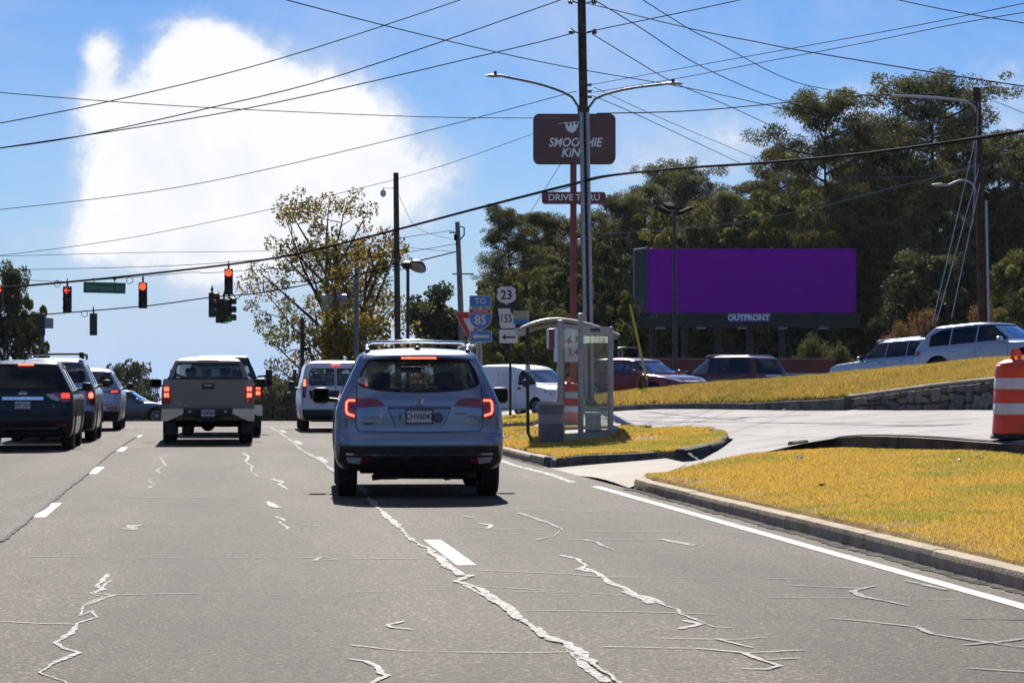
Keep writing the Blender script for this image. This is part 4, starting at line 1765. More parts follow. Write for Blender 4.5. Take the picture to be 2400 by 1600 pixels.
# ======================================================== 1. the silver blue SUV straight ahead
def hero():
    L, hw, H = 4.94, .995, 1.765
    P0 = G(981, 1163, 0)
    y0 = P0.y - .55
    car = Car('silver_suv', 'silver blue SUV with lit brake lights and roof rails straddling the lane line', (2.45, y0, 0), R(-2.3), L)
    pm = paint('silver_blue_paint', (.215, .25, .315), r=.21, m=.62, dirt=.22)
    rows = [(.335, .18, 4.75, .90, .20, .4, 4.4, 3.4), (.37, .10, 4.84, .94, .2, .45, 4.4, 3.4), (.44, .035, 4.92, .975, .2, .45, 4.4, 3.4), (.55, .0, 4.94, .99, .22, .45, 4.6, 3.4),
            (.66, .0, 4.94, .995, .22, .45, 4.6, 3.4), (.72, .02, 4.93, .995, .2, .45, 4.6, 3.4), (.765, .055, 4.92, .993, .18, .45, 4.8, 3.4), (.86, .065, 4.87, .992, .18, .45, 4.8, 3.4),
            (.98, .07, 4.78, .985, .18, .45, 4.8, 3.4), (1.06, .08, 4.58, .972, .18, .5, 4.8, 3.2), (1.10, .085, 3.75, .96, .18, .5, 4.8, 3.2), (1.17, .10, 3.5, .93, .18, .25, 4.6, 3.4),
            (1.30, .145, 3.26, .875, .18, .22, 4.4, 3.4), (1.46, .235, 3.0, .80, .18, .2, 4.2, 3.4), (1.60, .33, 2.78, .735, .18, .2, 4.0, 3.4), (1.68, .40, 2.6, .695, .18, .25, 3.8, 3.4),
            (1.725, .52, 2.4, .64, .2, .3, 3.4, 3), (1.748, .68, 2.1, .54, .25, .3, 3, 3)]
    rear = [(-.585, 1.625), (-.3, 1.645), (0, 1.65), (.3, 1.645), (.585, 1.625), (.655, 1.52), (.705, 1.40), (.71, 1.345), (.66, 1.305), (.5, 1.27), (.25, 1.25), (0, 1.245), (-.25, 1.25), (-.5, 1.27), (-.66, 1.305), (-.71, 1.345), (-.705, 1.40), (-.655, 1.52)]
    front = [(-.74, 1.14), (.74, 1.14), (.60, 1.62), (-.60, 1.62)]
    wins = side_windows(1.15, H, 3.5, 2.75, .3, .1, [.62, 1.25, 2.2, 3.30], dtop=.155, rearslope=.4, z0=.06)
    cav = [(.70, .22, 3.3, .86, .15, .2, 4, 4), (1.10, .22, 3.38, .86, .15, .2, 4, 4), (1.3, .28, 3.15, .80, .15, .2, 4, 4), (1.5, .40, 2.85, .71, .15, .2, 4, 4), (1.68, .6, 2.5, .58, .15, .2, 4, 4)]
    car.body([rows], [pm, M_CABIN], wheels=(.98 - .1, 3.80), wr=.385, hw=hw, cav=cav,
             cuts=[prismY(rear, -.5, .75), prismY(front, 2.3, 4.2), prismX(wins)])
    glaze(car, wins, rear, front, M_GLASS, glassmat('rear_tint', (.60, .63, .62), 1.0), M_GLASSC)
    # black band round the rear glass
    car.seam('window_seal', rear + [rear[0]], 'rear', r=.010, off=-.002)
    car.seats([2.35], ztop=1.30, hw=.40)
    car.seats([1.25], ztop=1.20, hw=.45, tw=.26)
    MB().box((0, 3.1, 1.0), (1.5, .5, .22), bev=.05).obj('dashboard', M_CABIN, car.root)
    MB().box((0, 2.85, 1.52), (.26, .04, .08), bev=.01).obj('rear_view_mirror', M_BLK, car.root)
    # spoiler lip over the glass with the high brake lamp
    sp = MB()
    secs = []
    for x in np.linspace(-.66, .66, 23):
        e = 1 - (abs(x) / .66) ** 4 * .35
        yb = .30 + .10 * (abs(x) / .66) ** 3
        zz = 1.715 - .035 * (abs(x) / .66) ** 2.5
        secs.append([(x, yb, zz - .075), (x, yb - .02, zz - .055), (x, yb + .02, zz - .02), (x, yb + .34, zz + .012), (x, yb + .34, zz - .05), (x, yb + .10, zz - .085)])
    vv = [p for s_ in secs for p in s_]
    ff = [(i * 6 + k, i * 6 + (k + 1) % 6, i * 6 + 6 + (k + 1) % 6, i * 6 + 6 + k) for i in range(22) for k in range(6)] + [tuple(range(6)), tuple(range(132, 138))]
    sp.add(vv, ff)
    spo = sp.obj('spoiler', pm, car.root, smooth=50)
    hb = MB()
    for k in range(16):
        x = -.195 + k * .026
        hb.box((x, .276, 1.650), (.019, .012, .022))
    hb.obj('brake_lamp', M_REDHOT, spo)
    MB().box((0, .282, 1.650), (.46, .012, .034)).obj('brake_lamp_housing', M_REDLENS, spo)
    MB().sphere((.0, .75, 1.768), (.035, .07, .03)).obj('roof_antenna', M_BLK, car.root, smooth=60)
    # tail lamps
    for sx in (-1, 1):
        o1 = [(sx * .748, 1.175), (sx * .80, 1.18), (sx * .86, 1.172), (sx * .885, 1.10), (sx * .89, 1.0), (sx * .87, .945), (sx * .83, .93), (sx * .748, .945)]
        tl = car.patch('tail_lamp', o1, 'rear', M_REDLENS, off=.022, sp=.06)
        ln = [(sx * .755, 1.150), (sx * .835, 1.150), (sx * .856, 1.125), (sx * .860, 1.03), (sx * .845, .995), (sx * .765, .968)]
        car.seam('lamp_bar', ln, 'rear', M_REDHOT, r=.0125, off=.028, parent=tl, sp=.03)
        o2 = [(sx * .742, 1.175), (sx * .742, 1.068), (sx * .40, 1.085), (sx * .42, 1.11), (sx * .47, 1.160), (sx * .53, 1.172)]
        car.patch('tail_lamp', o2, 'rear', M_REDLENS, off=.018, sp=.08)
        # bumper lamps
        car.patch('reverse_lamp', [(sx * .68, .478), (sx * .86, .485), (sx * .84, .42), (sx * .70, .40)], 'rear', M_CLEARL, off=.018, sp=.06)
        car.patch('reflector', [(sx * .675, .478), (sx * .59, .474), (sx * .605, .415), (sx * .69, .402)], 'rear', M_REDLENS, off=.018, sp=.06)
    # lower bumper in black, chrome strip
    low = [(-.93, .615), (.93, .615), (.95, .44), (.87, .36), (.6, .342), (-.6, .342), (-.87, .36), (-.95, .44)]
    car.patch('lower_bumper', low, 'rear', M_BLK, off=.012, sp=.08)
    car.patch('chrome_strip', [(-.86, .535), (-.5, .520), (.5, .520), (.86, .535), (.865, .510), (.5, .497), (-.5, .497), (-.865, .510)], 'rear', M_CHROME, off=.030, sp=.07)
    car.patch('bumper_step', [(-.955, .735), (.955, .735), (.965, .63), (-.965, .63)], 'rear', pm, off=.028, sp=.08)
    # tailgate seams and plate recess
    for sx in (-1, 1):
        car.seam('tailgate_seam', [(sx * .742, .83), (sx * .745, 1.0), (sx * .74, 1.2), (sx * .735, 1.33)], 'rear', r=.005)
    car.seam('tailgate_seam', [(-.742, .83), (-.70, .785), (0, .775), (.70, .785), (.742, .83)], 'rear', r=.006)
    rec = [(-.37, 1.065), (.37, 1.065), (.285, .845), (-.285, .845)]
    car.patch('plate_recess', rec, 'rear', paint('silver_blue_shaded', (.17, .215, .29), r=.3, m=.6, dirt=.2), off=.006, flat=False, sp=.08)  # shade of the recess put into a darker copy of the body paint
    car.seam('recess_edge', [rec[3], rec[0], rec[1], rec[2]], 'rear', M_BLK, r=.004, off=.004)
    car.seam('garnish', [(-.37, 1.072), (.37, 1.072)], 'rear', pm, r=.018, off=.012)
    car.plate(.0, .960, .045, .31, .155, text='CHV6042')
    mm = MB()
    text_mb(mm, 'PeachState.com', .026, Matrix.Translation((0, .036, 1.048)) @ Matrix.Rotation(math.pi / 2, 4, 'X'), .002) if False else None
    # badges and stickers
    lg = MB()
    for a, b in (((-.032, .0), (-.022, -.05)), ((.032, .0), (.022, -.05)), ((-.026, -.026), (.026, -.026))):
        lg.tube([(a[0], .052, 1.158 + a[1]), (b[0], .052, 1.158 + b[1])], .0065, 6)
    ring = [(.048 * math.copysign(abs(math.cos(t)) ** .6, math.cos(t)), .052, 1.133 + .042 * math.copysign(abs(math.sin(t)) ** .6, math.sin(t))) for t in np.linspace(0, 2 * math.pi, 25)]
    lg.tube(ring, .004, 6)
    lg.obj('emblem', M_CHROME, car.root)
    car.text('TOURING', .05, -.605, .912, M_BADGE, xs=1.15)
    MB().box((-.60, .055, .878), (.12, .004, .016)).obj('sticker', M_INK, car.root)
    car.text('PILOT', .05, .615, .895, M_BADGE, xs=1.1)
    car.text('AWD', .035, .60, .93, M_BADGE)
    # bone-shaped sticker, oval stickers, small coloured ones
    bm_ = MB()
    y = car.hit(.49, .995, 'rear')[0].y - .004
    Mx = Matrix.Translation((.49, y, .995)) @ Matrix.Rotation(math.pi / 2, 4, 'X')
    bone = [(-.06, .012), (-.07, .025), (-.082, .012), (-.078, 0), (-.082, -.012), (-.07, -.025), (-.06, -.012), (.06, -.012), (.07, -.025), (.082, -.012), (.078, 0), (.082, .012), (.07, .025), (.06, .012)]
    bm_.prism(bone, 0, .002, Mx)
    bo = bm_.obj('sticker', M_WHITE, car.root)
    b2 = MB()
    b2.prism([(p[0] * .85, p[1] * .72) for p in bone], .002, .003, Mx)
    b2.obj('sticker_field', pbr('sticker_grey', (.16, .17, .2), .5), bo)
    def oval(x, z, rx_, rz_, mat, inner=None, t=None, y=None):
        yy = (car.hit(x, z, 'rear')[0].y if y is None else y) - .006
        M_ = Matrix.Translation((x, yy, z)) @ Matrix.Rotation(math.pi / 2, 4, 'X')
        pts = [(rx_ * math.cos(a), rz_ * math.sin(a)) for a in np.linspace(0, 2 * math.pi, 24, endpoint=False)]
        o = MB().prism(pts, 0, .002, M_).obj('sticker', mat, car.root)
        if inner:
            MB().prism([(p[0] * .7, p[1] * .7) for p in pts], .002, .003, M_).obj('sticker_field', inner, o)
        if t:
            m3 = MB()
            text_mb(m3, t, rz_ * 1.25, M_ @ Matrix.Translation((0, 0, .004)), .002, bold=.001)
            m3.obj('lettering', M_INK, o)
    oval(-.665, 1.385, .062, .038, M_WHITE, t='SV', y=.16)
    oval(.215, .945, .062, .062, pbr('sticker_navy', (.03, .045, .12), .5, c2=(.09, .08, .16), ns=40), pbr('sticker_blue', (.05, .08, .17), .5, c2=(.16, .12, .14), ns=60))
    oval(-.225, .95, .022, .042, pbr('sticker_brown', (.16, .08, .06), .5, c2=(.3, .22, .18), ns=60))
    oval(-.455, .965, .03, .026, M_WHITE)
    MB().box((-.462, .062, .915), (.014, .004, .075)).obj('sticker', M_WHITE, car.root)
    # roof rails and crossing bar
    for sx in (-1, 1):
        rl = MB()
        rl.tube([(sx * .60, .62, 1.74), (sx * .605, .70, 1.79), (sx * .60, 1.2, 1.815), (sx * .585, 2.2, 1.81), (sx * .575, 2.5, 1.755)], .018, 8)
        rl.obj('roof_rail', M_CHROME, car.root, smooth=60)
        MB().box((sx * .60, .66, 1.745), (.06, .16, .04), bev=.012).obj('rail_foot', pm, car.root, smooth=40)
    for yy in (.95, 2.0):
        cb = MB()
        cb.tube([(-.62, yy, 1.80), (-.55, yy, 1.845), (0, yy, 1.86), (.55, yy, 1.845), (.62, yy, 1.80)], .017, 8)
        cb.obj('roof_bar', M_BLK if yy > 1.5 else M_CHROME, car.root, smooth=60)
    # wiper, handle
    car.seam('wiper', [(-.33, 1.272), (.05, 1.285), (.12, 1.262)], 'rear', r=.011, off=.02)
    car.mirrors(3.05, .94, 1.19, (.22, .14, .20), M_BLK)
    car.wheels((.88, 3.80), hw, .385, .255, 5)
    car.under(.30, 4.6, 1.10, .24, .52)
    h = MB()
    h.box((0, .30, .30), (.09, .22, .08))
    h.tube([(-.55, .35, .235), (-.35, .33, .255), (.3, .34, .25), (.55, .36, .245)], .035, 8)
    h.box((.52, .42, .27), (.34, .3, .1), bev=.03)
    h.box((-.38, .5, .26), (.3, .3, .1), bev=.03)
    h.obj('tow_bar', M_UNDER, car.root, smooth=50)
    for ax in ('left', 'right'):
        for yy in (1.35, 2.3, 3.35):
            car.seam('door_seam', [(yy, .38), (yy, 1.15)], ax, r=.005)
        for yy in (1.55, 2.6):
            car.seam('door_handle', [(yy, 1.02), (yy + .2, 1.02)], ax, pm, r=.018, off=.02)
        car.patch('wheel_arch_trim', [(.38, .45)] + [(.88 + .46 * math.cos(a), .385 + .46 * math.sin(a)) for a in np.linspace(math.pi * .97, .03, 16)] + [(.88 + .52 * math.cos(a), .385 + .52 * math.sin(a)) for a in np.linspace(.03, math.pi * .97, 16)], ax, M_BLK, off=.006, sp=.1) if False else None
        car.patch('sill_trim', [(1.38, .30), (3.3, .30), (3.3, .42), (1.38, .42)], ax, M_BLK, off=.008, sp=.15)
    return car


hero()


# ======================================================== generic SUV seen from behind
def rear_suv(name, label, X, px_y, L, hw, H, pmat, belt=1.12, rear=None, tail=None, wr=.37, z0=0.0, rz=0.0, opts=None, **kw):
    opts = opts or {}
    rows = rows_suv(L, hw, H, belt=belt, hood=belt - .08, cowl=3.35, rf=2.7, **kw)
    car = Car(name, label, (X, px_y, z0), rz, L)
    w_ = hw - .24
    zt = H - .13
    rear = rear or [(-w_ + .10, zt), (0, zt + .02), (w_ - .10, zt), (w_, (zt + belt) / 2), (w_ + .02, belt + .14), (w_ - .08, belt + .09), (0, belt + .06), (-w_ + .08, belt + .09), (-w_ - .02, belt + .14), (-w_, (zt + belt) / 2)]
    front = [(-w_, belt + .05), (w_, belt + .05), (w_ - .14, H - .13), (-w_ + .14, H - .13)]
    wins = side_windows(belt, H, 3.35, 2.7, .35, .1, [.62, 1.15, 2.1, 3.18], dtop=.15, rearslope=.35)
    car.body([rows], [pmat, M_CABIN], wheels=(.92, .92 + opts.get('wb', 2.8)), wr=wr, hw=hw, cav=cavity(rows, belt, H),
             cuts=[prismY(rear, -.5, .8), prismY(front, 2.2, 4.4), prismX(wins)])
    glaze(car, wins, rear, front, M_GLASS, opts.get('gr', M_GLASSD), M_GLASSC)
    car.seats([2.2], ztop=1.28, hw=.38)
    car.seats([1.2], ztop=1.15, hw=.42)
    MB().box((0, 3.0, belt - .1), (hw * 1.5, .5, .22), bev=.05).obj('dashboard', M_CABIN, car.root)
    car.mirrors(2.95, hw - .07, belt + .07, mat=opts.get('mm', M_BLK))
    car.wheels((.92, .92 + opts.get('wb', 2.8)), hw, wr, .25, opts.get('sp', 5))
    car.under(.3, L - .4, 1.05, .2, .5)
    door_lines(car, (1.3, 2.2, 3.25), .36, belt)
    car.seam('tailgate_seam', [(-hw + .22, belt + .1), (-hw + .2, .80), (-hw + .28, .70), (hw - .28, .70), (hw - .2, .80), (hw - .22, belt + .1)], 'rear', r=.006)
    return car


Y = lambda py: G(491, py, 0).y
# 2. black SUV at the left edge
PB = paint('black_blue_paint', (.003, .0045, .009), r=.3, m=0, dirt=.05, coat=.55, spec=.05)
c = rear_suv('black_suv', 'black SUV with chrome tailgate bar cut by the left edge', -3.63, Y(1052) - .55, 5.0, .98, 1.77, PB, belt=1.16, rr=.36, rt=.10, roofw=.60)
for sx in (-1, 1):
    c.patch('tail_lamp', [(sx * .45, 1.10), (sx * .62, 1.125), (sx * .88, 1.14), (sx * .95, 1.08), (sx * .93, .95), (sx * .78, .94), (sx * .58, 1.02)], 'rear', M_REDLENS, off=.02, sp=.08)
    c.patch('reverse_lamp', [(sx * .44, 1.095), (sx * .58, 1.10), (sx * .72, 1.0), (sx * .68, .96), (sx * .55, 1.0)], 'rear', M_CLEARL, off=.03, sp=.08)
    c.patch('brake_lamp', [(sx * .75, 1.115), (sx * .90, 1.115), (sx * .90, 1.02), (sx * .75, 1.02)], 'rear', M_REDLIT, off=.034, sp=.08)
    c.patch('reflector', [(sx * .66, .50), (sx * .86, .52), (sx * .86, .49), (sx * .66, .47)], 'rear', M_REDLENS, off=.02, sp=.08)
c.patch('chrome_bar', [(-.40, 1.045), (.40, 1.045), (.40, .985), (-.40, .985)], 'rear', M_CHROME, off=.03, sp=.1)
c.patch('chrome_strip', [(-.72, .445), (.72, .445), (.68, .405), (-.68, .405)], 'rear', M_CHROME, off=.02, sp=.1)
c.patch('lower_bumper', [(-.9, .37), (.9, .37), (.84, .26), (-.84, .26)], 'rear', M_BLK, off=.008, sp=.1)
c.plate(0, .885, .03, .32, .155, text='XPF 2019')
c.text('SL', .05, .60, .86, M_BADGE)
MB().tube([(.062 * math.cos(t), .07, 1.11 + .048 * math.sin(t)) for t in np.linspace(0, 2 * math.pi, 20)], .008, 6).box((0, .07, 1.11), (.17, .012, .026)).obj('emblem', M_CHROME, c.root)
MB().box((.04, .34, 1.675), (.30, .012, .03)).obj('brake_lamp', M_REDHOT, c.root)
MB().tube([(.0, .62, 1.76), (.0, .52, 1.98)], .008, 5).obj('antenna', M_BLK, c.root)

# 3. silver pickup-like SUV with black roof rack behind it
PS = paint('silver_paint', (.30, .33, .38), r=.3, m=.6)
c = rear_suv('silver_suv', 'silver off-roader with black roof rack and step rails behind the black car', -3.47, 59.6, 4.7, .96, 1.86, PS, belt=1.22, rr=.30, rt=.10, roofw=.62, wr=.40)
for sx in (-1, 1):
    c.patch('tail_lamp', [(sx * .76, 1.20), (sx * .93, 1.20), (sx * .94, .82), (sx * .77, .80)], 'rear', M_REDLENS, off=.02, sp=.08)
    c.patch('brake_lamp', [(sx * (.855 + .055 * math.cos(a)), 1.03 + .07 * math.sin(a)) for a in np.linspace(0, 6.28, 14, endpoint=False)], 'rear', M_REDHOT, off=.034, sp=.05)
    rl = MB().tube([(sx * .66, .5, 1.86), (sx * .66, .6, 1.95), (sx * .64, 2.6, 1.95), (sx * .64, 2.8, 1.86)], .03, 8)
    rl.obj('roof_rail', M_BLK, c.root)
    MB().box((sx * .62, .66, 1.93), (.10, .12, .14), bev=.02).obj('rack_lamp', M_BLK, c.root)
for yy in (.7, 1.5, 2.4):
    MB().tube([(-.66, yy, 1.95), (.66, yy, 1.95)], .02, 6).obj('roof_bar', M_BLK, c.root)
c.patch('lower_bumper', [(-.9, .68), (.9, .68), (.88, .30), (-.88, .30)], 'rear', M_BLK, off=.03, sp=.1)
c.plate(0, .9, .03, .31, .155, text='RJT 4418')

# 4. silver crossover ahead of it
PG = paint('pale_silver_paint', (.36, .38, .42), r=.3, m=.6)
c = rear_suv('silver_crossover', 'pale silver crossover with thin tail lights at the head of the left queue', -3.28, 72.4, 4.5, .93, 1.68, PG, belt=1.12, rr=.42, rt=.12, roofw=.56, wr=.36, opts=dict(wb=2.66))
for sx in (-1, 1):
    c.patch('tail_lamp', [(sx * .40, 1.06), (sx * .60, 1.09), (sx * .86, 1.10), (sx * .90, 1.03), (sx * .84, .97), (sx * .66, 1.0), (sx * .46, 1.03)], 'rear', M_REDLENS, off=.02, sp=.08)
    c.patch('brake_lamp', [(sx * .64, 1.07), (sx * .82, 1.08), (sx * .82, 1.03), (sx * .64, 1.03)], 'rear', M_REDLIT, off=.03, sp=.08)
    c.patch('reflector', [(sx * .50, .63), (sx * .78, .65), (sx * .80, .57), (sx * .56, .56)], 'rear', M_REDLENS, off=.02, sp=.08)
c.patch('lower_bumper', [(-.86, .52), (.86, .52), (.82, .26), (-.82, .26)], 'rear', M_BLK, off=.014, sp=.1)
c.plate(0, .80, .04, .31, .155, text='PKB 0127')


# ======================================================== pickups
def pickup(name, label, X, y, pm, L=5.85, hw=.985, H=1.87, z0=0.0, detail=True, bedz=1.40, wr=.41):
    car = Car(name, label, (X, y, z0), 0, L)
    R_ = lambda z, a, b, w_, cr=.06, cf=.4: (z, a, b, w_, cr, cf, 9, 3.4)
    bed = [R_(.52, .14, 2.1, hw - .06, .05, .05), R_(.60, .12, 2.1, hw - .02, .05, .05), R_(.80, .11, 2.1, hw, .06, .05), R_(1.10, .11, 2.1, hw - .005, .06, .05), R_(bedz - .06, .12, 2.1, hw - .03, .06, .05), R_(bedz, .13, 2.1, hw - .055, .06, .05)]
    cab = [R_(.46, 2.12, L - .25, hw - .08, .05), R_(.52, 2.12, L - .05, hw - .03, .05), R_(.65, 2.12, L, hw, .05), R_(.95, 2.12, L - .03, hw, .05), R_(1.08, 2.12, L - .14, hw - .01, .05), R_(1.14, 2.12, L - .3, hw - .02, .05),
           R_(1.18, 2.12, 4.55, hw - .03, .05), R_(1.25, 2.13, 4.35, hw - .04, .06, .2), R_(1.40, 2.16, 4.1, hw - .10, .06, .2), R_(1.65, 2.22, 3.75, hw - .20, .08, .2), R_(1.78, 2.28, 3.5, hw - .26, .12, .25), R_(H - .05, 2.36, 3.35, hw - .32, .18, .3), R_(H - .015, 2.5, 3.2, hw - .40, .2, .3)]
    rear = [(-.66, 1.73), (.66, 1.73), (.76, 1.42), (.74, 1.40), (-.74, 1.40), (-.76, 1.42)]
    front = [(-.72, 1.28), (.72, 1.28), (.60, 1.74), (-.60, 1.74)]
    wins = side_windows(1.25, H, 4.35, 3.7, 2.3, 2.15, [2.38, 3.15, 4.2], dtop=.17, rearslope=.1)
    cav = [(.8, 2.22, 4.1, hw - .12, .1, .2, 6, 4), (1.25, 2.22, 4.2, hw - .12, .1, .2, 6, 4), (1.5, 2.28, 3.85, hw - .22, .1, .2, 6, 4), (1.78, 2.4, 3.45, hw - .36, .1, .2, 6, 4)]
    car.body([cab], [pm, M_CABIN], wheels=(4.85,), wr=wr, hw=hw, cav=cav, cuts=[prismY(rear, 1.8, 3.0), prismY(front, 3.2, 5.2), prismX(wins)], arch=.08)
    cb = car.bvh
    glaze(car, wins, None, front, M_GLASS, None, M_GLASSC)
    car.patch('rear_window', scale_poly(rear, .012), 'rear', glassmat('rear_tint', (.60, .63, .62), 1.0), off=-.01, th=.014, sp=.12)
    car.seam('window_seal', rear + [rear[0]], 'rear', r=.012)
    car.seats([2.65, 3.45], zs=.9, ztop=1.45, hw=.38)
    b = car.b
    car.body([bed], [pm, M_BLK], wheels=(1.28,), wr=wr, hw=hw, name='cargo_bed', smooth=40, arch=.08)
    bx = MB()
    bx.box((0, 1.1, 1.35), (2 * hw - .25, 1.75, .9), mi=1)
    boolean(car.b, bx, mats=[pm, M_BLK])
    # tailgate
    tg = car.patch('tailgate', [(-.78, bedz - .012), (.78, bedz - .012), (.78, .80), (-.78, .80)], 'rear', pm, off=.022, th=.03, sp=.12, flat=True)
    car.seam('tailgate_cap', [(-.86, bedz + .0), (.86, bedz + .0)], 'rear', M_BLK if detail else M_BLK, r=.022, off=.0)
    MB().box((0, .075, bedz - .16), (.26, .03, .12), bev=.015).obj('handle_recess', M_BLK, tg)
    MB().box((0, .055, bedz - .145), (.17, .02, .03), bev=.006).obj('handle', M_CHROME, tg)
    # chrome step bumper
    m = MB()
    for sx in (-1, 1):
        poly = [(sx * .98, .76), (sx * .52, .76), (sx * .52, .66), (sx * .60, .62), (sx * .86, .50), (sx * .98, .50)]
        M_ = Matrix(((1, 0, 0, 0), (0, 0, 1, -.06), (0, 1, 0, 0), (0, 0, 0, 1)))
        q = MB().prism(poly, 0, .16, M_)
        q.obj('bumper_end', M_CHROME, car.root)
    MB().box((0, .03, .68), (1.06, .16, .16), bev=.02).box((0, .06, .56), (.5, .1, .14)).obj('bumper_centre', M_BLK, car.root)
    for x in (-.38, .37):
        MB().box((x, -.055, .70), (.05, .01, .03)).obj('plate_lamp', M_CHROME, car.root)
    car.plate(0, .67, -.065, .31, .155, text='RCM8866')
    for sx in (-1, 1):
        tl = car.patch('tail_lamp', [(sx * .80, 1.27), (sx * .945, 1.27), (sx * .955, .88), (sx * .80, .88)], 'rear', M_REDLENS, off=.02, sp=.08)
        for zz in (1.18, 1.05):
            for dx in (-.027, .027):
                MB().box((sx * .875 + dx, .068, zz), (.042, .014, .085), bev=.005).obj('lamp_bulb', M_REDHOT, tl)
    car.mirrors(3.85, hw - .04, 1.30, (.26, .14, .20), M_BLK)
    car.wheels((1.28, 4.85), hw, wr, .28, 6)
    m = MB()
    m.box((0, 2.9, .52), (1.1, 4.6, .16))
    m.tube([(-.8, 1.28, .42), (.8, 1.28, .42)], .07, 8)
    m.sphere((0, 1.28, .42), .16)
    m.box((.25, .55, .5), (.25, .5, .2))
    m.obj('chassis', M_UNDER, car.root)
    for sx in (-1, 1):
        MB().box((sx * (hw - .16), .86, .36), (.26, .02, .30)).obj('mud_flap', M_BLK, car.root)
    return car


PT = paint('brown_grey_paint', (.235, .205, .175), r=.4, m=.35, dirt=.2)
c = pickup('pickup_truck', 'dark grey pickup truck with chrome bumper waiting in the centre lane', -.03, Y(1039) - .95, PT)
MB().box((0, 2.38, 1.862), (.46, .03, .035), bev=.006).obj('brake_lamp', M_REDHOT, c.root)
c.text('SIERRA', .045, -.62, .885, M_BADGE, y=.083)
c.text('DURAMAX', .04, -.53, .835, M_BADGE, y=.083)
PT2 = paint('black_paint', (.012, .012, .014), r=.25, m=.3, dirt=.15)
c = pickup('pickup_truck', 'black pickup truck with tall tow mirrors hidden behind the grey pickup', .30, Y(1039) + 7.0, PT2, H=1.98, hw=.99)
for sx in (-1, 1):
    MB().box((sx * 1.22, 3.8, 1.50), (.17, .1, .28), bev=.03).tube([(sx * .92, 3.85, 1.45), (sx * 1.2, 3.82, 1.48)], .025, 6).obj('mirror', M_BLK, c.root, smooth=50)


# ======================================================== white city van from behind
def city_van():
    L, hw, H = 4.75, .92, 1.88
    y = Y(1010) - .45
    car = Car('white_van', 'white delivery van with twin rear doors ahead of the silver blue car', (3.34, y, 0), 0, L)
    pw = paint('white_paint', (.66, .68, .72), r=.4, m=0, dirt=.2)
    q = lambda z, a, b, w_, cr=.14, cf=.4: (z, a, b, w_, cr, cf, 5.5, 3.2)
    rows = [q(.28, .14, L - .2, hw - .07), q(.36, .03, L - .05, hw - .02), q(.50, .0, L, hw), q(.62, .01, L - .01, hw), q(.70, .05, L - .05, hw), q(.95, .06, L - .18, hw), q(1.05, .07, L - .4, hw - .005), q(1.12, .08, 3.8, hw - .01), q(1.18, .085, 3.65, hw - .02),
            q(1.45, .11, 3.2, hw - .06), q(1.68, .15, 2.85, hw - .11), q(1.78, .19, 2.65, hw - .16), q(H - .05, .26, 2.4, hw - .24, .2), q(H - .015, .4, 2.1, hw - .36, .3)]
    rw = []
    for sx in (-1, 1):
        rw.append([(sx * .045, 1.66), (sx * .62, 1.66), (sx * .68, 1.60), (sx * .70, 1.26), (sx * .66, 1.22), (sx * .045, 1.22)])
    front = [(-.72, 1.24), (.72, 1.24), (.62, 1.68), (-.62, 1.68)]
    wins = side_windows(1.16, H, 3.62, 2.85, 2.3, 2.2, [2.35, 3.45], dtop=.2, rearslope=.05)
    cav = [(.7, .2, 3.5, .82, .1, .2, 5, 4), (1.2, .22, 3.5, .80, .1, .2, 5, 4), (1.5, .26, 3.1, .74, .1, .2, 5, 4), (1.74, .34, 2.6, .66, .1, .2, 5, 4)]
    car.body([rows], [pw, M_CABIN], wheels=(.85, 3.85), wr=.33, hw=hw, cav=cav, cuts=[prismY(rw[0], -.5, .5), prismY(rw[1], -.5, .5), prismY(front, 2.4, 4.3), prismX(wins)])
    glaze(car, wins, None, front, M_GLASS, None, M_GLASSC)
    for w_ in rw:
        car.patch('rear_window', scale_poly(w_, .012), 'rear', glassmat('rear_tint', (.60, .63, .62), 1.0), off=-.01, th=.014, sp=.12)
        car.seam('window_seal', w_ + [w_[0]], 'rear', r=.014)
    car.seam('door_seam', [(0, .66), (0, 1.72)], 'rear', r=.008)
    car.patch('plate_recess', [(-.72, 1.08), (.1, 1.08), (.1, .86), (-.66, .86)], 'rear', M_BLK, off=.012, sp=.12)
    car.plate(-.34, .965, .028, .31, .15, text='TL0 4417')
    car.patch('lower_bumper', [(-.88, .58), (.88, .58), (.86, .30), (-.86, .30)], 'rear', M_BLK, off=.012, sp=.1)
    for sx in (-1, 1):
        car.patch('corner_trim', [(sx * .70, 1.0), (sx * .90, 1.0), (sx * .91, .58), (sx * .74, .58)], 'rear', M_BLK, off=.004, sp=.1) if False else None
        tl = car.patch('tail_lamp', [(sx * .76, 1.42), (sx * .85, 1.42), (sx * .885, 1.15), (sx * .885, .90), (sx * .79, .90), (sx * .77, 1.15)], 'rear', M_REDLENS, off=.02, sp=.08)
        car.patch('brake_lamp', [(sx * .79, 1.38), (sx * .84, 1.38), (sx * .86, 1.20), (sx * .79, 1.20)], 'rear', M_REDHOT, off=.03, sp=.06, parent=tl)
    MB().box((-.0, .13, 1.775), (.22, .02, .035), bev=.006).obj('brake_lamp', M_REDLIT, car.root)
    car.text('DELIVERY SERVICE', .05, -.36, .79, pbr('grey_print', (.2, .2, .22), .5), xs=.9)
    car.text('ATLANTA', .045, -.36, .715, pbr('grey_print', (.2, .2, .22), .5), xs=1.0)
    car.mirrors(3.2, hw - .05, 1.2, (.2, .14, .26), M_BLK)
    car.seats([2.5], ztop=1.35)
    car.wheels((.85, 3.85), hw, .33, .22, 8)
    car.under(.3, L - .4, 1.0, .2, .46)


city_van()


# ======================================================== cars on the side street
def base_at(px, D):
    x, y = XY(px, D)
    return x, y, hz(x, y) + .012


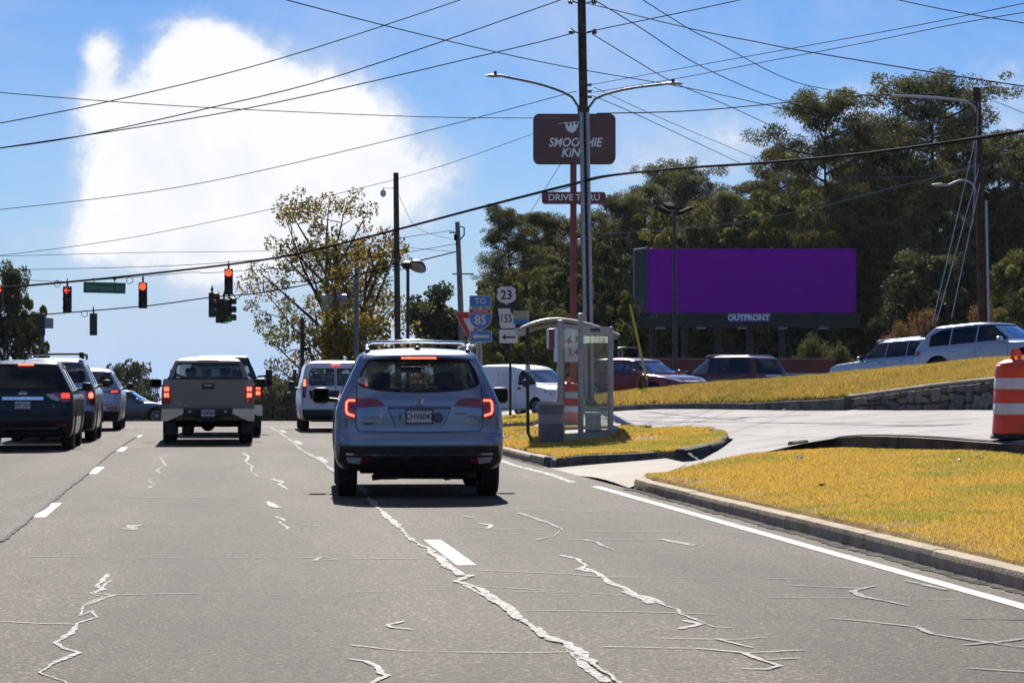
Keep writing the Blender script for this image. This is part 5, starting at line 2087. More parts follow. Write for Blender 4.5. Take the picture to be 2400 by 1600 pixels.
def street_car(name, label, px, D, yawdeg, L, hw, H, pm, kind='suv', center=.5, belt=None, hood=None, cowl=None, rf=None, rr=.35, rt=.1, roofw=.55, wb=None, wr=.35, posts=None, pitch=0.0, nose=.1, gm=None, zb=.24, doors=None, dz=0.0):
    """yaw measured in the camera's frame: 0 = pointing to the right of the picture, positive turns away"""
    x, y, z = base_at(px, D)
    head = math.radians(yawdeg) - YAW           # direction of travel in the world
    d = Vector((math.cos(head), math.sin(head), 0))
    rz = math.atan2(d.y, d.x) - math.pi / 2
    loc = Vector((x, y, z + dz)) - d * L * center
    loc.z = z + dz - math.sin(pitch) * L * center
    belt = belt or H * .62
    hood = hood or belt - .1
    cowl = cowl or L * .70
    rf = rf or L * .55
    rows = rows_suv(L, hw, H, belt=belt, hood=hood, cowl=cowl, rf=rf, rr=rr, rt=rt, roofw=roofw, nose=nose, zb=zb, bump=.56)
    car = Car(name, label, loc, rz, L, rx=pitch)
    w_ = hw - .2
    rear = [(-w_ + .12, H - .14), (w_ - .12, H - .14), (w_, belt + .1), (w_ - .1, belt + .06), (-w_ + .1, belt + .06), (-w_, belt + .1)]
    front = [(-w_, belt + .06), (w_, belt + .06), (roofw - .04, H - .12), (-roofw + .04, H - .12)]
    posts = posts or [.75, L * .29, L * .50, L * .66]
    wins = side_windows(belt, H, cowl, rf, rr, rt, posts, dtop=.12, rearslope=.45)
    wb = wb or L * .58
    wy = (L * .5 - wb / 2 - .02, L * .5 + wb / 2 - .02)
    car.body([rows], [pm, M_CABIN], wheels=wy, wr=wr, hw=hw, cav=cavity(rows, belt, H), cuts=[prismY(rear, -.5, .9), prismY(front, L * .45, L * .9), prismX(wins)])
    glaze(car, wins, rear, front, gm or M_GLASS, M_GLASSD, M_GLASSC)
    car.seats([L * .47], ztop=belt + .14, hw=.36)
    MB().box((0, cowl - .35, belt - .1), (hw * 1.5, .4, .2), bev=.05).obj('dashboard', M_CABIN, car.root)
    car.mirrors(cowl - .28, hw - .06, belt + .06, mat=pm)
    car.wheels(wy, hw, wr, .22, 5)
    car.under(.3, L - .4, .55, .18, .38)
    door_lines(car, doors or posts[1:-1] + [cowl - .15], .34, belt)
    for ax in ('left', 'right'):
        for yy in posts[1:-1]:
            car.seam('door_handle', [(yy + .08, belt - .1), (yy + .26, belt - .1)], ax, M_CHROME if 'silver' in name else pm, r=.017, off=.02)
        car.patch('sill_trim', [(wy[0] + .45, .24), (wy[1] - .45, .24), (wy[1] - .45, .34), (wy[0] + .45, .34)], ax, M_BLK, off=.008, sp=.2)
    car.wy = wy
    return car


M_HEAD = pbr('headlamp_lens', (.55, .57, .6), .1, .3, c2=(.35, .36, .38), ns=30, coat=1.0)
# dark blue sedan crossing on the left behind the queue
PBL = paint('slate_blue_paint', (.06, .085, .14), r=.25, m=.5)
x, y = XY(300, 112)
sed = None
def sedan_left():
    L = 4.6
    rows = rows_suv(L, .9, 1.46, belt=.96, hood=.86, cowl=3.15, rf=2.5, rr=1.0, rt=.12, roofw=.52, nose=.15, bump=.52)
    # sedan boot: keep the rear long below the belt, glass starts further forward
    z0 = float(road_z(y))
    car = Car('blue_sedan', 'slate blue sedan crossing the junction beyond the left queue', (x, y, z0), 0, L)
    d = Vector((math.cos(R(-8)), math.sin(R(-8)), 0))
    car.root.rotation_euler.z = math.atan2(d.y, d.x) - math.pi / 2
    car.root.location = Vector((x, y, z0)) - d * 2.3
    wins = side_windows(.97, 1.46, 3.15, 2.5, 1.0, .2, [1.0, 1.85, 2.95], dtop=.11, rearslope=.5)
    front = [(-.7, 1.02), (.7, 1.02), (.5, 1.36), (-.5, 1.36)]
    car.body([rows], [PBL, M_CABIN], wheels=(.95, 3.65), wr=.34, hw=.9, cav=cavity(rows, .96, 1.46), cuts=[prismY(front, 2.0, 4.0), prismX(wins)])
    glaze(car, wins, None, front, M_GLASS, None, M_GLASSC)
    car.mirrors(2.85, .84, 1.0, mat=PBL)
    car.wheels((.95, 3.65), .9, .34, .21, 8)
    door_lines(car, (1.85, 2.95), .34, .96)
    car.under(.3, 4.2, .55, .18, .36)
    for ax in ('left', 'right'):
        car.patch('tail_lamp', [(.05, .78), (.4, .80), (.4, .90), (.1, .90)], ax, M_REDLENS, off=.01, sp=.1)
        car.patch('headlamp', [(4.0, .62), (4.45, .60), (4.4, .70), (4.0, .74)], ax, M_HEAD, off=.01, sp=.1)


sedan_left()

# white cargo van on the side street
def cargo_van():
    L, hw, H = 4.73, .865, 1.86
    px, D = 1243, 96
    x, y, z = base_at(px, D)
    head = R(-52) - YAW
    d = Vector((math.cos(head), math.sin(head), 0))
    rz = math.atan2(d.y, d.x) - math.pi / 2
    car = Car('white_cargo_van', 'plain white cargo van behind the route sign posts', Vector((x, y, z)) - d * L * .50, rz, L)
    pw = paint('white_paint_clean', (.74, .75, .78), r=.38, m=0, dirt=.10)
    q = lambda z, a, b, w_, cr=.12, cf=.38: (z, a, b, w_, cr, cf, 5.5, 3.0)
    rows = [q(.24, .12, L - .2, hw - .07), q(.32, .02, L - .05, hw - .02), q(.48, .0, L, hw), q(.62, .02, L - .01, hw), q(.80, .04, L - .08, hw), q(.95, .05, L - .22, hw - .005), q(1.04, .06, L - .48, hw - .01), q(1.10, .07, 3.95, hw - .015), q(1.16, .08, 3.80, hw - .02),
            q(1.4, .11, 3.4, hw - .05), q(1.66, .15, 2.95, hw - .09), q(1.76, .19, 2.7, hw - .13), q(H - .05, .26, 2.4, hw - .20, .2), q(H - .015, .4, 2.1, hw - .32, .3)]
    wins = side_windows(1.08, H, 3.80, 2.95, 2.6, 2.5, [2.72, 3.62], dtop=.22, rearslope=.05)
    front = [(-.70, 1.2), (.70, 1.2), (.64, 1.66), (-.64, 1.66)]
    cav = [(.7, .2, 3.6, .76, .1, .2, 5, 4), (1.2, .22, 3.6, .74, .1, .2, 5, 4), (1.5, .26, 3.15, .70, .1, .2, 5, 4), (1.72, .34, 2.7, .62, .1, .2, 5, 4)]
    car.body([rows], [pw, M_CABIN], wheels=(.85, 3.75), wr=.32, hw=hw, cav=cav, cuts=[prismY(front, 2.5, 4.5), prismX(wins)])
    glaze(car, wins, None, front, M_GLASS, None, M_GLASSC)
    car.mirrors(3.35, hw - .03, 1.18, (.16, .12, .26), M_BLK)
    for ax in ('left', 'right'):
        car.seam('door_seam', [(2.62, .34), (2.62, 1.6)], ax, r=.007)
        car.seam('door_seam', [(1.5, .4), (1.5, 1.6)], ax, r=.007)
        car.seam('door_seam', [(3.66, .6), (3.66, 1.1)], ax, r=.007)
        car.patch('door_handle', [(2.72, .97), (2.90, .97), (2.90, 1.04), (2.72, 1.04)], ax, M_BLK, off=.02, sp=.1)
        car.patch('headlamp', [(4.25, .86), (4.62, .76), (4.66, .88), (4.4, .99), (4.2, .98)], ax, M_HEAD, off=.012, sp=.1)
        car.patch('blanked_window', [(1.62, 1.62), (2.32, 1.62), (2.34, 1.10), (1.60, 1.10)], ax, pbr('white_panel', (.60, .61, .64), .5, c2=(.66, .67, .70), ns=4), off=.002, sp=.15)
    for sx in (-1, 1):
        car.patch('headlamp', [(sx * .52, .80), (sx * .80, .84), (sx * .82, .98), (sx * .60, .94)], 'front', M_HEAD, off=.012, sp=.1)
    car.patch('grille', [(-.42, .84), (.42, .84), (.40, .70), (-.40, .70)], 'front', M_BLK, off=.01, sp=.1)
    car.patch('lower_grille', [(-.6, .5), (.6, .5), (.55, .34), (-.55, .34)], 'front', M_BLK, off=.01, sp=.1)
    car.seats([2.85], ztop=1.35)
    car.wheels((.85, 3.75), hw, .32, .21, 8)
    car.under(.3, L - .4, .5, .18, .36)


cargo_van()

PR = paint('ruby_paint', (.15, .006, .014), r=.22, m=.45, dirt=.08)
c = street_car('red_hatchback', 'ruby red hatchback facing right below the billboard', 1520, 84, -46, 4.4, .90, 1.47, PR, belt=.95, hood=.90, cowl=3.1, rf=2.45, rr=.5, wr=.33, center=.55, posts=[.7, 1.25, 2.05, 2.92], nose=.25, gm=M_GLASSC, dz=0.03)
for sx in (-1, 1):
    c.patch('headlamp', [(sx * .42, .70), (sx * .62, .72), (sx * .84, .82), (sx * .84, .88), (sx * .60, .82), (sx * .42, .76)], 'front', M_HEAD, off=.02, sp=.08)
    c.patch('fog_lamp', [(sx * .58, .42), (sx * .76, .44), (sx * .74, .52), (sx * .60, .50)], 'front', M_BLK, off=.02, sp=.08)
c.patch('grille', [(-.52, .62), (.52, .62), (.44, .36), (-.44, .36)], 'front', M_BLK, off=.014, sp=.1)
c.patch('upper_grille', [(-.36, .76), (.36, .76), (.34, .71), (-.34, .71)], 'front', M_BLK, off=.014, sp=.1)

PR2 = paint('maroon_paint', (.075, .006, .012), r=.25, m=.45, dirt=.08)
c = street_car('maroon_minivan', 'dark maroon minivan with roof rails facing away to the left', 1702, 106, 133, 5.15, .99, 1.76, PR2, belt=1.02, hood=.98, cowl=3.9, rf=3.1, rr=.42, rt=.12, roofw=.66, posts=[.62, 1.75, 2.75, 3.65], wr=.34, gm=[M_GLASSD, M_GLASS, M_GLASSC])
for sx in (-1, 1):
    c.patch('tail_lamp', [(sx * .80, 1.10), (sx * .90, 1.08), (sx * .93, .80), (sx * .80, .82)], 'rear', M_REDLENS, off=.02, sp=.08)
    MB().tube([(sx * .60, .7, 1.755), (sx * .60, .85, 1.80), (sx * .60, 2.9, 1.80), (sx * .60, 3.1, 1.745)], .018, 6).obj('roof_rail', M_CHROME, c.root)
c.plate(.0, .86, .05, .31, .155, text='BNN 6021')
c.patch('chrome_strip', [(-.45, 1.0), (.45, 1.0), (.45, .97), (-.45, .97)], 'rear', M_CHROME, off=.03, sp=.1)
c.patch('reflector', [(-.8, .56), (-.6, .56), (-.6, .53), (-.8, .53)], 'rear', M_REDLENS, off=.02, sp=.1)

PS2 = paint('cool_silver_paint', (.34, .40, .50), r=.28, m=.55, dirt=.08)
c = street_car('silver_blue_crossover', 'silver blue crossover facing left with its nose low on the slope', 2105, 94, 134, 5.1, .99, 1.78, PS2, belt=1.10, hood=1.03, cowl=3.6, rf=2.95, rr=.5, roofw=.62, posts=[.7, 1.45, 2.35, 3.4], wr=.38, pitch=-.055, dz=.14)
for ax in ('left', 'right'):
    c.patch('tail_lamp', [(.10, 1.06), (.45, 1.08), (.30, .94), (.12, .88)], ax, M_REDLENS, off=.012, sp=.08)
    MB().tube([((-.6 if ax == 'left' else .6), .9, 1.77), ((-.6 if ax == 'left' else .6), 1.0, 1.82), ((-.6 if ax == 'left' else .6), 2.8, 1.81), ((-.6 if ax == 'left' else .6), 2.95, 1.75)], .016, 6).obj('roof_rail', M_CHROME, c.root)
for sx in (-1, 1):
    c.patch('tail_lamp', [(sx * .62, 1.02), (sx * .92, 1.06), (sx * .92, .90), (sx * .66, .92)], 'rear', M_REDLIT, off=.02, sp=.08)
    c.patch('headlamp', [(sx * .52, .82), (sx * .82, .92), (sx * .82, .78), (sx * .56, .72)], 'front', M_HEAD, off=.02, sp=.08)

PS3 = paint('bright_silver_paint', (.42, .46, .53), r=.26, m=.5, dirt=.10)
c = street_car('silver_wagon', 'bright silver five-door crossover at the top of the slope on the right', 2345, 75, -43, 4.7, .96, 1.70, PS3, belt=1.06, hood=.99, cowl=3.4, rf=2.65, rr=.55, roofw=.60, posts=[.62, 1.32, 2.2, 3.2], wr=.39, pitch=.075, wb=2.82, gm=[M_GLASSD, M_GLASS, M_GLASS], dz=.16)
for ax in ('left', 'right'):
    c.patch('tail_lamp', [(.12, 1.05), (.38, 1.0), (.30, .88), (.12, .86)], ax, M_REDLENS, off=.012, sp=.08)
    c.patch('headlamp', [(4.15, .86), (4.5, .78), (4.5, .70), (4.2, .76)], ax, M_HEAD, off=.012, sp=.08)
for sx in (-1, 1):
    c.patch('headlamp', [(sx * .52, .74), (sx * .82, .86), (sx * .82, .74), (sx * .56, .66)], 'front', M_HEAD, off=.02, sp=.08)
c.patch('grille', [(-.45, .84), (.45, .84), (.42, .58), (-.42, .58)], 'front', M_CHROME, off=.014, sp=.1)
MB().tube([(.3, 2.5, 1.69), (.3, 2.42, 1.80)], .012, 5).obj('antenna', M_BLK, c.root)
# ------------------------------------------------------------------ poles, signs, signals, shelter
M_WOOD = pbr('weathered_pole_wood', (.040, .032, .024), .9, c2=(.095, .075, .056), ns=5, nd=10, bump=.6, bs=20, spec=.15)
M_WOODG = pbr('grey_pole_wood', (.13, .125, .115), .9, c2=(.22, .21, .2), ns=5, nd=10, bump=.5, bs=20, spec=.15)
M_WOODB = pbr('brown_pole_wood', (.045, .026, .018), .9, c2=(.095, .058, .04), ns=5, nd=10, bump=.5, bs=20, spec=.15)
M_STEEL = pbr('galvanised_steel', (.30, .31, .33), .45, .8, c2=(.42, .43, .45), ns=12)
M_STEELD = pbr('dull_steel', (.12, .125, .13), .5, .6, c2=(.2, .2, .21), ns=12)
M_DKPOLE = pbr('dark_painted_steel', (.018, .022, .024), .5, .2, c2=(.04, .045, .045), ns=9)
M_WIRE = pbr('cable_black', (.012, .013, .016), .9, spec=.05)
M_WIREB = pbr('bare_wire', (.16, .17, .2), .4, .6)
M_INSUL = pbr('insulator', (.10, .06, .045), .3, c2=(.16, .11, .09), ns=20)
M_LUM = pbr('lamp_housing', (.28, .29, .28), .5, .3, c2=(.4, .4, .38), ns=12)
M_HOUSE = pbr('signal_housing', (.010, .010, .010), .55, c2=(.022, .02, .018), ns=9)


def gz(px, D):
    x, y = XY(px, D)
    return Vector((x, y, hz(x, y)))


def cam_frame(p, rz=0.0):
    """matrix at p whose local x runs to the right of the picture and local z points up; local -y looks back down the road"""
    return Matrix.Translation(p) @ Matrix.Rotation(-YAW + rz, 4, 'Z')


def pole(name, label, cat, base, top, r0, r1, mat, group=None, n=12):
    t = thing(name, label, cat, base, 0, group)
    d = Vector(top) - Vector(base)
    m = MB()
    k = 6
    pts = [d * (i / k) for i in range(k + 1)]
    pts[0] = pts[0] - Vector((0, 0, .4))
    m.tube(pts, [r0 + (r1 - r0) * i / k for i in range(k + 1)], n)
    m.obj('shaft', mat, t, smooth=50)
    return t, d


def luminaire(t, p0, p1, arm_r=.03, body=(.5, .16, .09), mat=None, bmat=None, rise=.25, drop=True, eye=True):
    """curved arm from p0 to p1 (local to t) with a cobra-head lamp at its end"""
    p0, p1 = Vector(p0), Vector(p1)
    d = p1 - p0
    pts = [p0 + Vector((0, 0, -.5)), p0 + Vector((d.x * .02, d.y * .02, -.15)), p0 + d * .10 + Vector((0, 0, rise * .25))]
    for k in range(1, 9):
        u = .1 + .9 * k / 8
        pts.append(p0 + d * u + Vector((0, 0, rise * (.25 + .9 * math.sin(u * math.pi * .75) * (1 - u * .6)) * (1 - u ** 3))))
    MB().tube(pts, arm_r, 8).obj('lamp_arm', mat or M_STEELD, t, smooth=60)
    dh = Vector((d.x, d.y, 0)).normalized()
    ang = math.atan2(dh.y, dh.x)
    m = MB()
    Mx = Matrix.Translation(p1) @ Matrix.Rotation(ang, 4, 'Z')
    secs = [(-.08, .05, .05), (0, .08, .07), (.12, .14, .09), (body[0] * .6, body[1], body[2]), (body[0] * .95, body[1] * .8, body[2] * .6), (body[0] * 1.12, body[1] * .4, body[2] * .3)]
    rings = []
    for x, w, h in secs:
        rings.append([Mx @ Vector((x, w * math.cos(a), h * .55 * math.sin(a) if math.sin(a) > 0 else h * .35 * math.sin(a))) for a in [2 * math.pi * k / 10 for k in range(10)]])
    vv = [q for r_ in rings for q in r_]
    ff = [(i * 10 + k, i * 10 + (k + 1) % 10, i * 10 + 10 + (k + 1) % 10, i * 10 + 10 + k) for i in range(5) for k in range(10)] + [tuple(range(10)), tuple(range(50, 60))]
    m.add(vv, ff)
    o = m.obj('lamp_head', bmat or M_LUM, t, smooth=60)
    if eye:
        MB().lathe([(.04, 0), (.045, .05), (.03, .08)], 10, Matrix.Translation(p1 + dh * .2 + Vector((0, 0, body[2] * .5)))).obj('photocell', M_BLK, o)
    return o


# ---- big wooden pole with two street lamps, behind the bus shelter
D0 = 72
b = gz(1381, D0)
top = W(1362, -60, D0)
BIG, d = pole('utility_pole', 'tall dark wooden utility pole with two street lamp arms behind the shelter', 'utility pole', b, top, .14, .11, M_WOOD)
BIG_AT = lambda py: W(1381 - (1006 - py) * 19 / 1066, py, D0) - b
luminaire(BIG, BIG_AT(237) + Vector((-.1, 0, 0)), W(1178, 179, D0 - .3) - b, .035, (.42, .15, .11), M_STEELD, M_LUM, rise=.15)
luminaire(BIG, BIG_AT(240) + Vector((.1, 0, 0)), W(1560, 197, D0 - .3) - b, .035, (.42, .15, .11), M_STEELD, M_LUM, rise=.15)
# two conduits up its front
for dx in (-.085, .075):
    pts = [BIG_AT(py) + Vector((dx, -.19, 0)) for py in (1006, 900, 750, 600, 450, 265)]
    o = MB().tube(pts, .052, 8).obj('conduit', M_STEEL, BIG, smooth=60)
for py in (330, 480, 560, 650, 700):
    MB().lathe([(.2, 0), (.2, .03)], 12, Matrix.Translation(BIG_AT(py) + Vector((0, -.04, 0)))).obj('strap', M_STEELD, BIG)
for py, sx in ((8, -1), (8, 1), (78, -1), (78, 1)):
    p = BIG_AT(py)
    m = MB().tube([p + Vector((0, 0, -.03)), p + Vector((sx * .22, -.1, .02)), p + Vector((sx * .34, -.14, .10))], .018, 6)
    m.lathe([(.03, 0), (.06, .03), (.04, .06), (.06, .09), (.03, .13)], 10, Matrix.Translation(p + Vector((sx * .26, -.12, -.02))) @ Matrix.Rotation(1.2 * sx, 4, 'Y'))
    m.obj('insulator', M_INSUL, BIG, smooth=50)
for py in (200, 215, 228):
    p = BIG_AT(py)
    MB().box(p + Vector((.17, -.06, 0)), (.10, .08, .07)).tube([p, p + Vector((.26, -.08, .03))], .012, 5).obj('bracket', M_STEELD, BIG)
MB().box(BIG_AT(567) + Vector((-.2, -.15, 0)), (.1, .06, .16), bev=.02).obj('junction_box', M_WHITE, BIG)

# ---- other poles
b = gz(934, 104)
P2, _ = pole('utility_pole', 'wooden pole with a dome camera bracket at its top', 'utility pole', b, W(928, 405, 104), .135, .105, M_WOOD)
tp = W(928, 440, 104) - b
m = MB().tube([tp, tp + Vector((-.5, 0, .0)), tp + Vector((-.5, 0, -.2))], .03, 8)
m.obj('camera_arm', M_STEEL, P2)
MB().lathe([(.05, .14), (.10, .08), (.12, 0), (.11, -.06), (.06, -.13), (.01, -.15)], 14, Matrix.Translation(tp + Vector((-.5, 0, -.22)))).obj('dome_camera', M_WHITE, P2, smooth=60)
b = gz(1090, 108)
P3, _ = pole('utility_pole', 'short leaning grey pole with cable hardware left of the interstate sign', 'utility pole', b, W(1072, 520, 108), .15, .095, M_WOODG)
tp = W(1073, 545, 108) - b
MB().tube([tp + Vector((.1, 0, .25)), tp + Vector((.26, 0, .2)), tp + Vector((.26, 0, -.1)), tp + Vector((.08, 0, -.3)), tp + Vector((-.1, -.1, -.5))], .03, 6).tube([tp, tp + Vector((-.35, 0, 0))], .03, 6).box(tp + Vector((-.1, -.15, -.2)), (.14, .1, .25)).obj('cable_hardware', M_WIRE, P3)
MB().tube([W(1060, 642, 108) - b, W(1110, 642, 108) - b], .03, 6).obj('crossarm', M_STEELD, P3)
b = gz(834, 118)
P4, _ = pole('utility_pole', 'plain grey wooden pole in front of the autumn tree', 'utility pole', b, W(836, 628, 118), .13, .10, M_WOODG)
b = Vector((*XY(786, 130), -1.2))
P5, _ = pole('utility_pole', 'dark pole with two grey transformer cans among the autumn leaves', 'utility pole', b, W(790, 570, 130), .16, .12, M_WOOD)
for sx in (-1, 1):
    MB().lathe([(.02, .5), (.30, .44), (.32, .40), (.32, -.4), (.28, -.46)], 16, Matrix.Translation(W(786 + sx * 17, 712, 129.6) - b)).obj('transformer', M_STEEL, P5, smooth=50)
MB().box(W(786, 695, 129.8) - b, (1.0, .12, .10)).obj('crossarm', M_WOOD, P5)
b = Vector((*XY(709, 120), -1.3))
P6, _ = pole('street_lamp_pole', 'dark pole with a cobra street lamp beside the white van', 'street lamp', b, W(708, 745, 120), .13, .09, M_WOOD)
luminaire(P6, W(706, 822, 120) - b, W(672, 826, 120) - b, .025, (.34, .12, .08), M_STEELD, M_LUM, rise=.12)
MB().sphere(W(718, 817, 120) - b, (.16, .14, .10)).tube([W(709, 822, 120) - b, W(717, 820, 120) - b], .03, 6).obj('flood_lamp', M_BLK, P6, smooth=60)
b = Vector((*XY(690, 112), -.9))
pole('wooden_post', 'short dark wooden post just left of the white van', 'post', b, W(691, 866, 112), .10, .08, M_WOOD)
for px, py, D in ((634, 898, 190), (623, 920, 200), (646, 925, 210)):
    b = Vector((*XY(px, D), -4.0))
    pole('utility_pole', 'thin distant pole among the far trees, %s' % {634: 'tallest of three', 623: 'left of the tallest', 646: 'right of the tallest'}[px], 'utility pole', b, W(px, py, D), .13, .10, M_WOOD, 'distant utility poles')
# flood light on black post
b = gz(956, 92)
P7, _ = pole('flood_light_post', 'thin black post with a round flood light in front of the round tree', 'flood light', b, W(956, 622, 92), .075, .055, M_DKPOLE)
p = W(956, 622, 92) - b
m = MB()
m.lathe([(.14, .0), (.2, .10), (.22, .2), (.10, .28)], 14, Matrix.Translation(p + Vector((-.02, 0, -.12))))
m.obj('flood_lamp', M_BLK, P7, smooth=50)
Mx = Matrix.Translation(p + Vector((.33, -.05, -.03))) @ Matrix.Rotation(-.5, 4, 'X') @ Matrix.Rotation(.35, 4, 'Y')
MB().lathe([(.10, .20), (.22, .14), (.32, 0), (.33, -.05)], 18, Mx).obj('flood_lamp', M_DKPOLE, P7, smooth=60)
MB().sphere((0, 0, 0), (.30, .30, .08)).obj('lamp_lens', M_LUM, P7, smooth=60).matrix_local = Mx @ Matrix.Translation((0, 0, -.05))
# parking lot light in front of the billboard
b = gz(1582, 98)
P8, _ = pole('parking_light', 'slim dark lot light with three shoebox heads crossing the billboard', 'lot light', b, W(1580, 498, 98), .085, .06, M_DKPOLE)
p = W(1580, 500, 98) - b
for dx, dy, px, py, ln in ((-.45, -.1, 1, 0, .48), (.42, .2, -1, 0, .48), (-.1, .5, 0, 1, .45)):
    m = MB()
    M_ = Matrix.Translation(p + Vector((dx, dy, .10 + (.2 if py else 0)))) @ Matrix.Rotation(math.atan2(dy, dx), 4, 'Z') @ Matrix.Rotation(-.35, 4, 'Y')
    m.box((0, 0, 0), (.62, .34, .13), M=M_, bev=.04)
    m.obj('lamp_head', pbr('lot_lamp_paint', (.012, .014, .015), .9, spec=.05), P8, smooth=40)
    MB().tube([p, p + Vector((dx * .5, dy * .5, .08))], .03, 6).obj('lamp_arm', M_DKPOLE, P8)
# right-hand wooden pole with cobra lamp
b = gz(2309, 98)
P9, _ = pole('utility_pole', 'tall reddish brown pole with a long cobra lamp arm at the right', 'utility pole', b, W(2289, 206, 98), .19, .14, M_WOODB)
AT9 = lambda py: W(2309 - (860 - py) * 20 / 654, py, 98) - b
luminaire(P9, AT9(452) + Vector((-.05, 0, 0)), W(2222, 434, 97.5) - b, .04, (.62, .17, .13), M_STEEL, M_LUM, rise=.45)
luminaire(P9, AT9(300) + Vector((-.05, 0, .9)), W(2084, 224, 90) - b, .045, (.62, .17, .08), M_STEEL, M_BLK, rise=.1)
for py in (240, 300, 395):
    MB().tube([AT9(py) + Vector((-.2, -.1, 0)), AT9(py) + Vector((.35, -.1, .03))], .035, 6).obj('bracket', M_STEELD, P9)
MB().tube([W(2319, 860, 97.8) - b, W(2311, 470, 97.8) - b], .05, 8).obj('conduit', M_STEEL, P9)
# tilted yellow marker at the bank
b = gz(1518, 76) + Vector((0, 0, -.4))
t = thing('guy_marker', 'thin yellow guy wire guard leaning left in front of the red hatchback', 'guy guard', b)
MB().tube([W(1516, 890, 76) - b, W(1476, 712, 76) - b], .032, 8).obj('guard_tube', pbr('yellow_plastic', (.62, .50, .03), .5, c2=(.5, .38, .03), ns=10), t)
MB().tube([W(1524, 955, 76) - b, W(1516, 890, 76) - b], .016, 6).obj('guy_rod', M_STEELD, t)

# ------------------------------------------------------------------ traffic signals
def signal_proto():
    t = thing('traffic_signal', 'x', 'traffic signal')
    m = MB()
    for k in range(3):
        m.box((0, 0, -.17 - k * .345), (.33, .20, .344), bev=.008)
    m.tube([(0, 0, 0), (0, 0, .10)], .04, 8)
    m.box((0, 0, .15), (.07, .10, .12))
    m.tube([(0, 0, .2), (0, 0, .32)], .022, 6)
    m.obj('housing', M_HOUSE, t, smooth=40)
    for k in range(3):
        v = MB()
        n = 14
        rin = []
        for yy, sc in ((-.10, .145), (-.30, .15)):
            rin.append([(sc * math.cos(a), yy, -.17 - k * .345 + sc * math.sin(a)) for a in [R(-50) + R(280) * i / n for i in range(n + 1)]])
        vv = rin[0] + rin[1]
        nn = n + 1
        # solid shell with a little thickness
        rout = [(x * 1.05, y, -.17 - k * .345 + (z + .17 + k * .345) * 1.05) for x, y, z in rin[0] + rin[1]]
        ff = []
        for i in range(n):
            ff += [(i, i + 1, nn + i + 1, nn + i), (2 * nn + i + 1, 2 * nn + i, 3 * nn + i, 3 * nn + i + 1), (nn + i, nn + i + 1, 3 * nn + i + 1, 3 * nn + i)]
        ff += [(0, nn, 3 * nn, 2 * nn), (n, 2 * nn + n, 3 * nn + n, nn + n)]
        v.add(vv + rout, ff)
        v.obj('visor', M_HOUSE, t, smooth=50)
    return t


M_LENSD = pbr('dark_signal_lens', (.03, .012, .01), .3, c2=(.05, .03, .02), ns=30)
M_LENSR = pbr('lit_red_lens', (.7, .03, .01), .3, emit=(1.0, .06, .02), es=1.7, c2=(.9, .2, .05), ns=40)
M_LENSG = pbr('lit_green_lens', (.02, .5, .25), .3, emit=(.06, .85, .42), es=1.5)
PROTO = signal_proto()


def lens_disc(mat, k, parent, arrow=False):
    m = MB()
    if arrow:
        # left arrow of lit dots
        for i in range(9):
            m.lathe([(.016, 0), (.016, .01)], 6, Matrix.Translation((-.10 + i * .025, -.155, -.17 - k * .345)) @ Matrix.Rotation(math.pi / 2, 4, 'X'))
        for i in range(1, 5):
            for s_ in (-1, 1):
                m.lathe([(.018, 0), (.018, .01)], 6, Matrix.Translation((-.10 + i * .024, -.155, -.17 - k * .345 + s_ * i * .026)) @ Matrix.Rotation(math.pi / 2, 4, 'X'))
    else:
        m.lathe([(.135, 0), (.12, .025), (.07, .04), (.01, .045)], 20, Matrix.Translation((0, -.10, -.17 - k * .345)) @ Matrix.Rotation(math.pi / 2, 4, 'X'))
    m.obj('lens', mat, parent, smooth=50)


def signal(px, py, D, label, lit=None, rz=0.0, arrow=False, scale=1.0, lens=M_LENSR, tilt=0.0, roll=0.0):
    p = W(px, py, D)
    t = copy_tree(PROTO, loc=p, rz=rz - YAW * .6, label=label)
    t['category'] = 'traffic signal'
    t['group'] = 'traffic signals hung over the junction'
    t.rotation_euler = (tilt, roll, rz - YAW * .6)
    t.scale = (scale,) * 3
    for k in range(3):
        if lit == k and arrow:
            lens_disc(M_LENSD, k, t)
            lens_disc(lens, k, t, arrow=True)
        else:
            lens_disc(lens if lit == k else M_LENSD, k, t)
    return t


s_ = 1.0
signal(158, 671, 106, 'hanging signal showing a red left arrow, left of the street name sign', lit=0, arrow=True)
signal(335, 662, 106, 'hanging signal with a round red light just right of the street name sign', lit=0)
signal(536, 630, 106, 'highest hanging signal with a round red light, near the autumn tree', lit=0)
signal(219, 734, 124, 'smaller dark signal turned away, hanging on the lower wire alone', rz=math.pi)
signal(497, 686, 112, 'dark signal with its edge to us at the left of the cluster', lit=0, rz=R(75), lens=M_LENSR)
signal(511, 700, 114, 'black signal turned sideways in the middle of the cluster', rz=R(95))
signal(525, 700, 112, 'signal in the cluster with green glow in its lowest visor', lit=2, rz=R(60), lens=M_LENSG)
signal(537, 697, 113, 'rightmost signal of the cluster with hooded visors in profile', lit=2, rz=R(100), lens=M_LENSG)
signal(97, 735, 124, 'dark signal in front of the left trees', rz=math.pi)
signal(-3, 668, 106, 'signal cut off by the left edge with a red light', lit=0)
for k in list(PROTO.children):
    bpy.data.objects.remove(k)
bpy.data.objects.remove(PROTO)

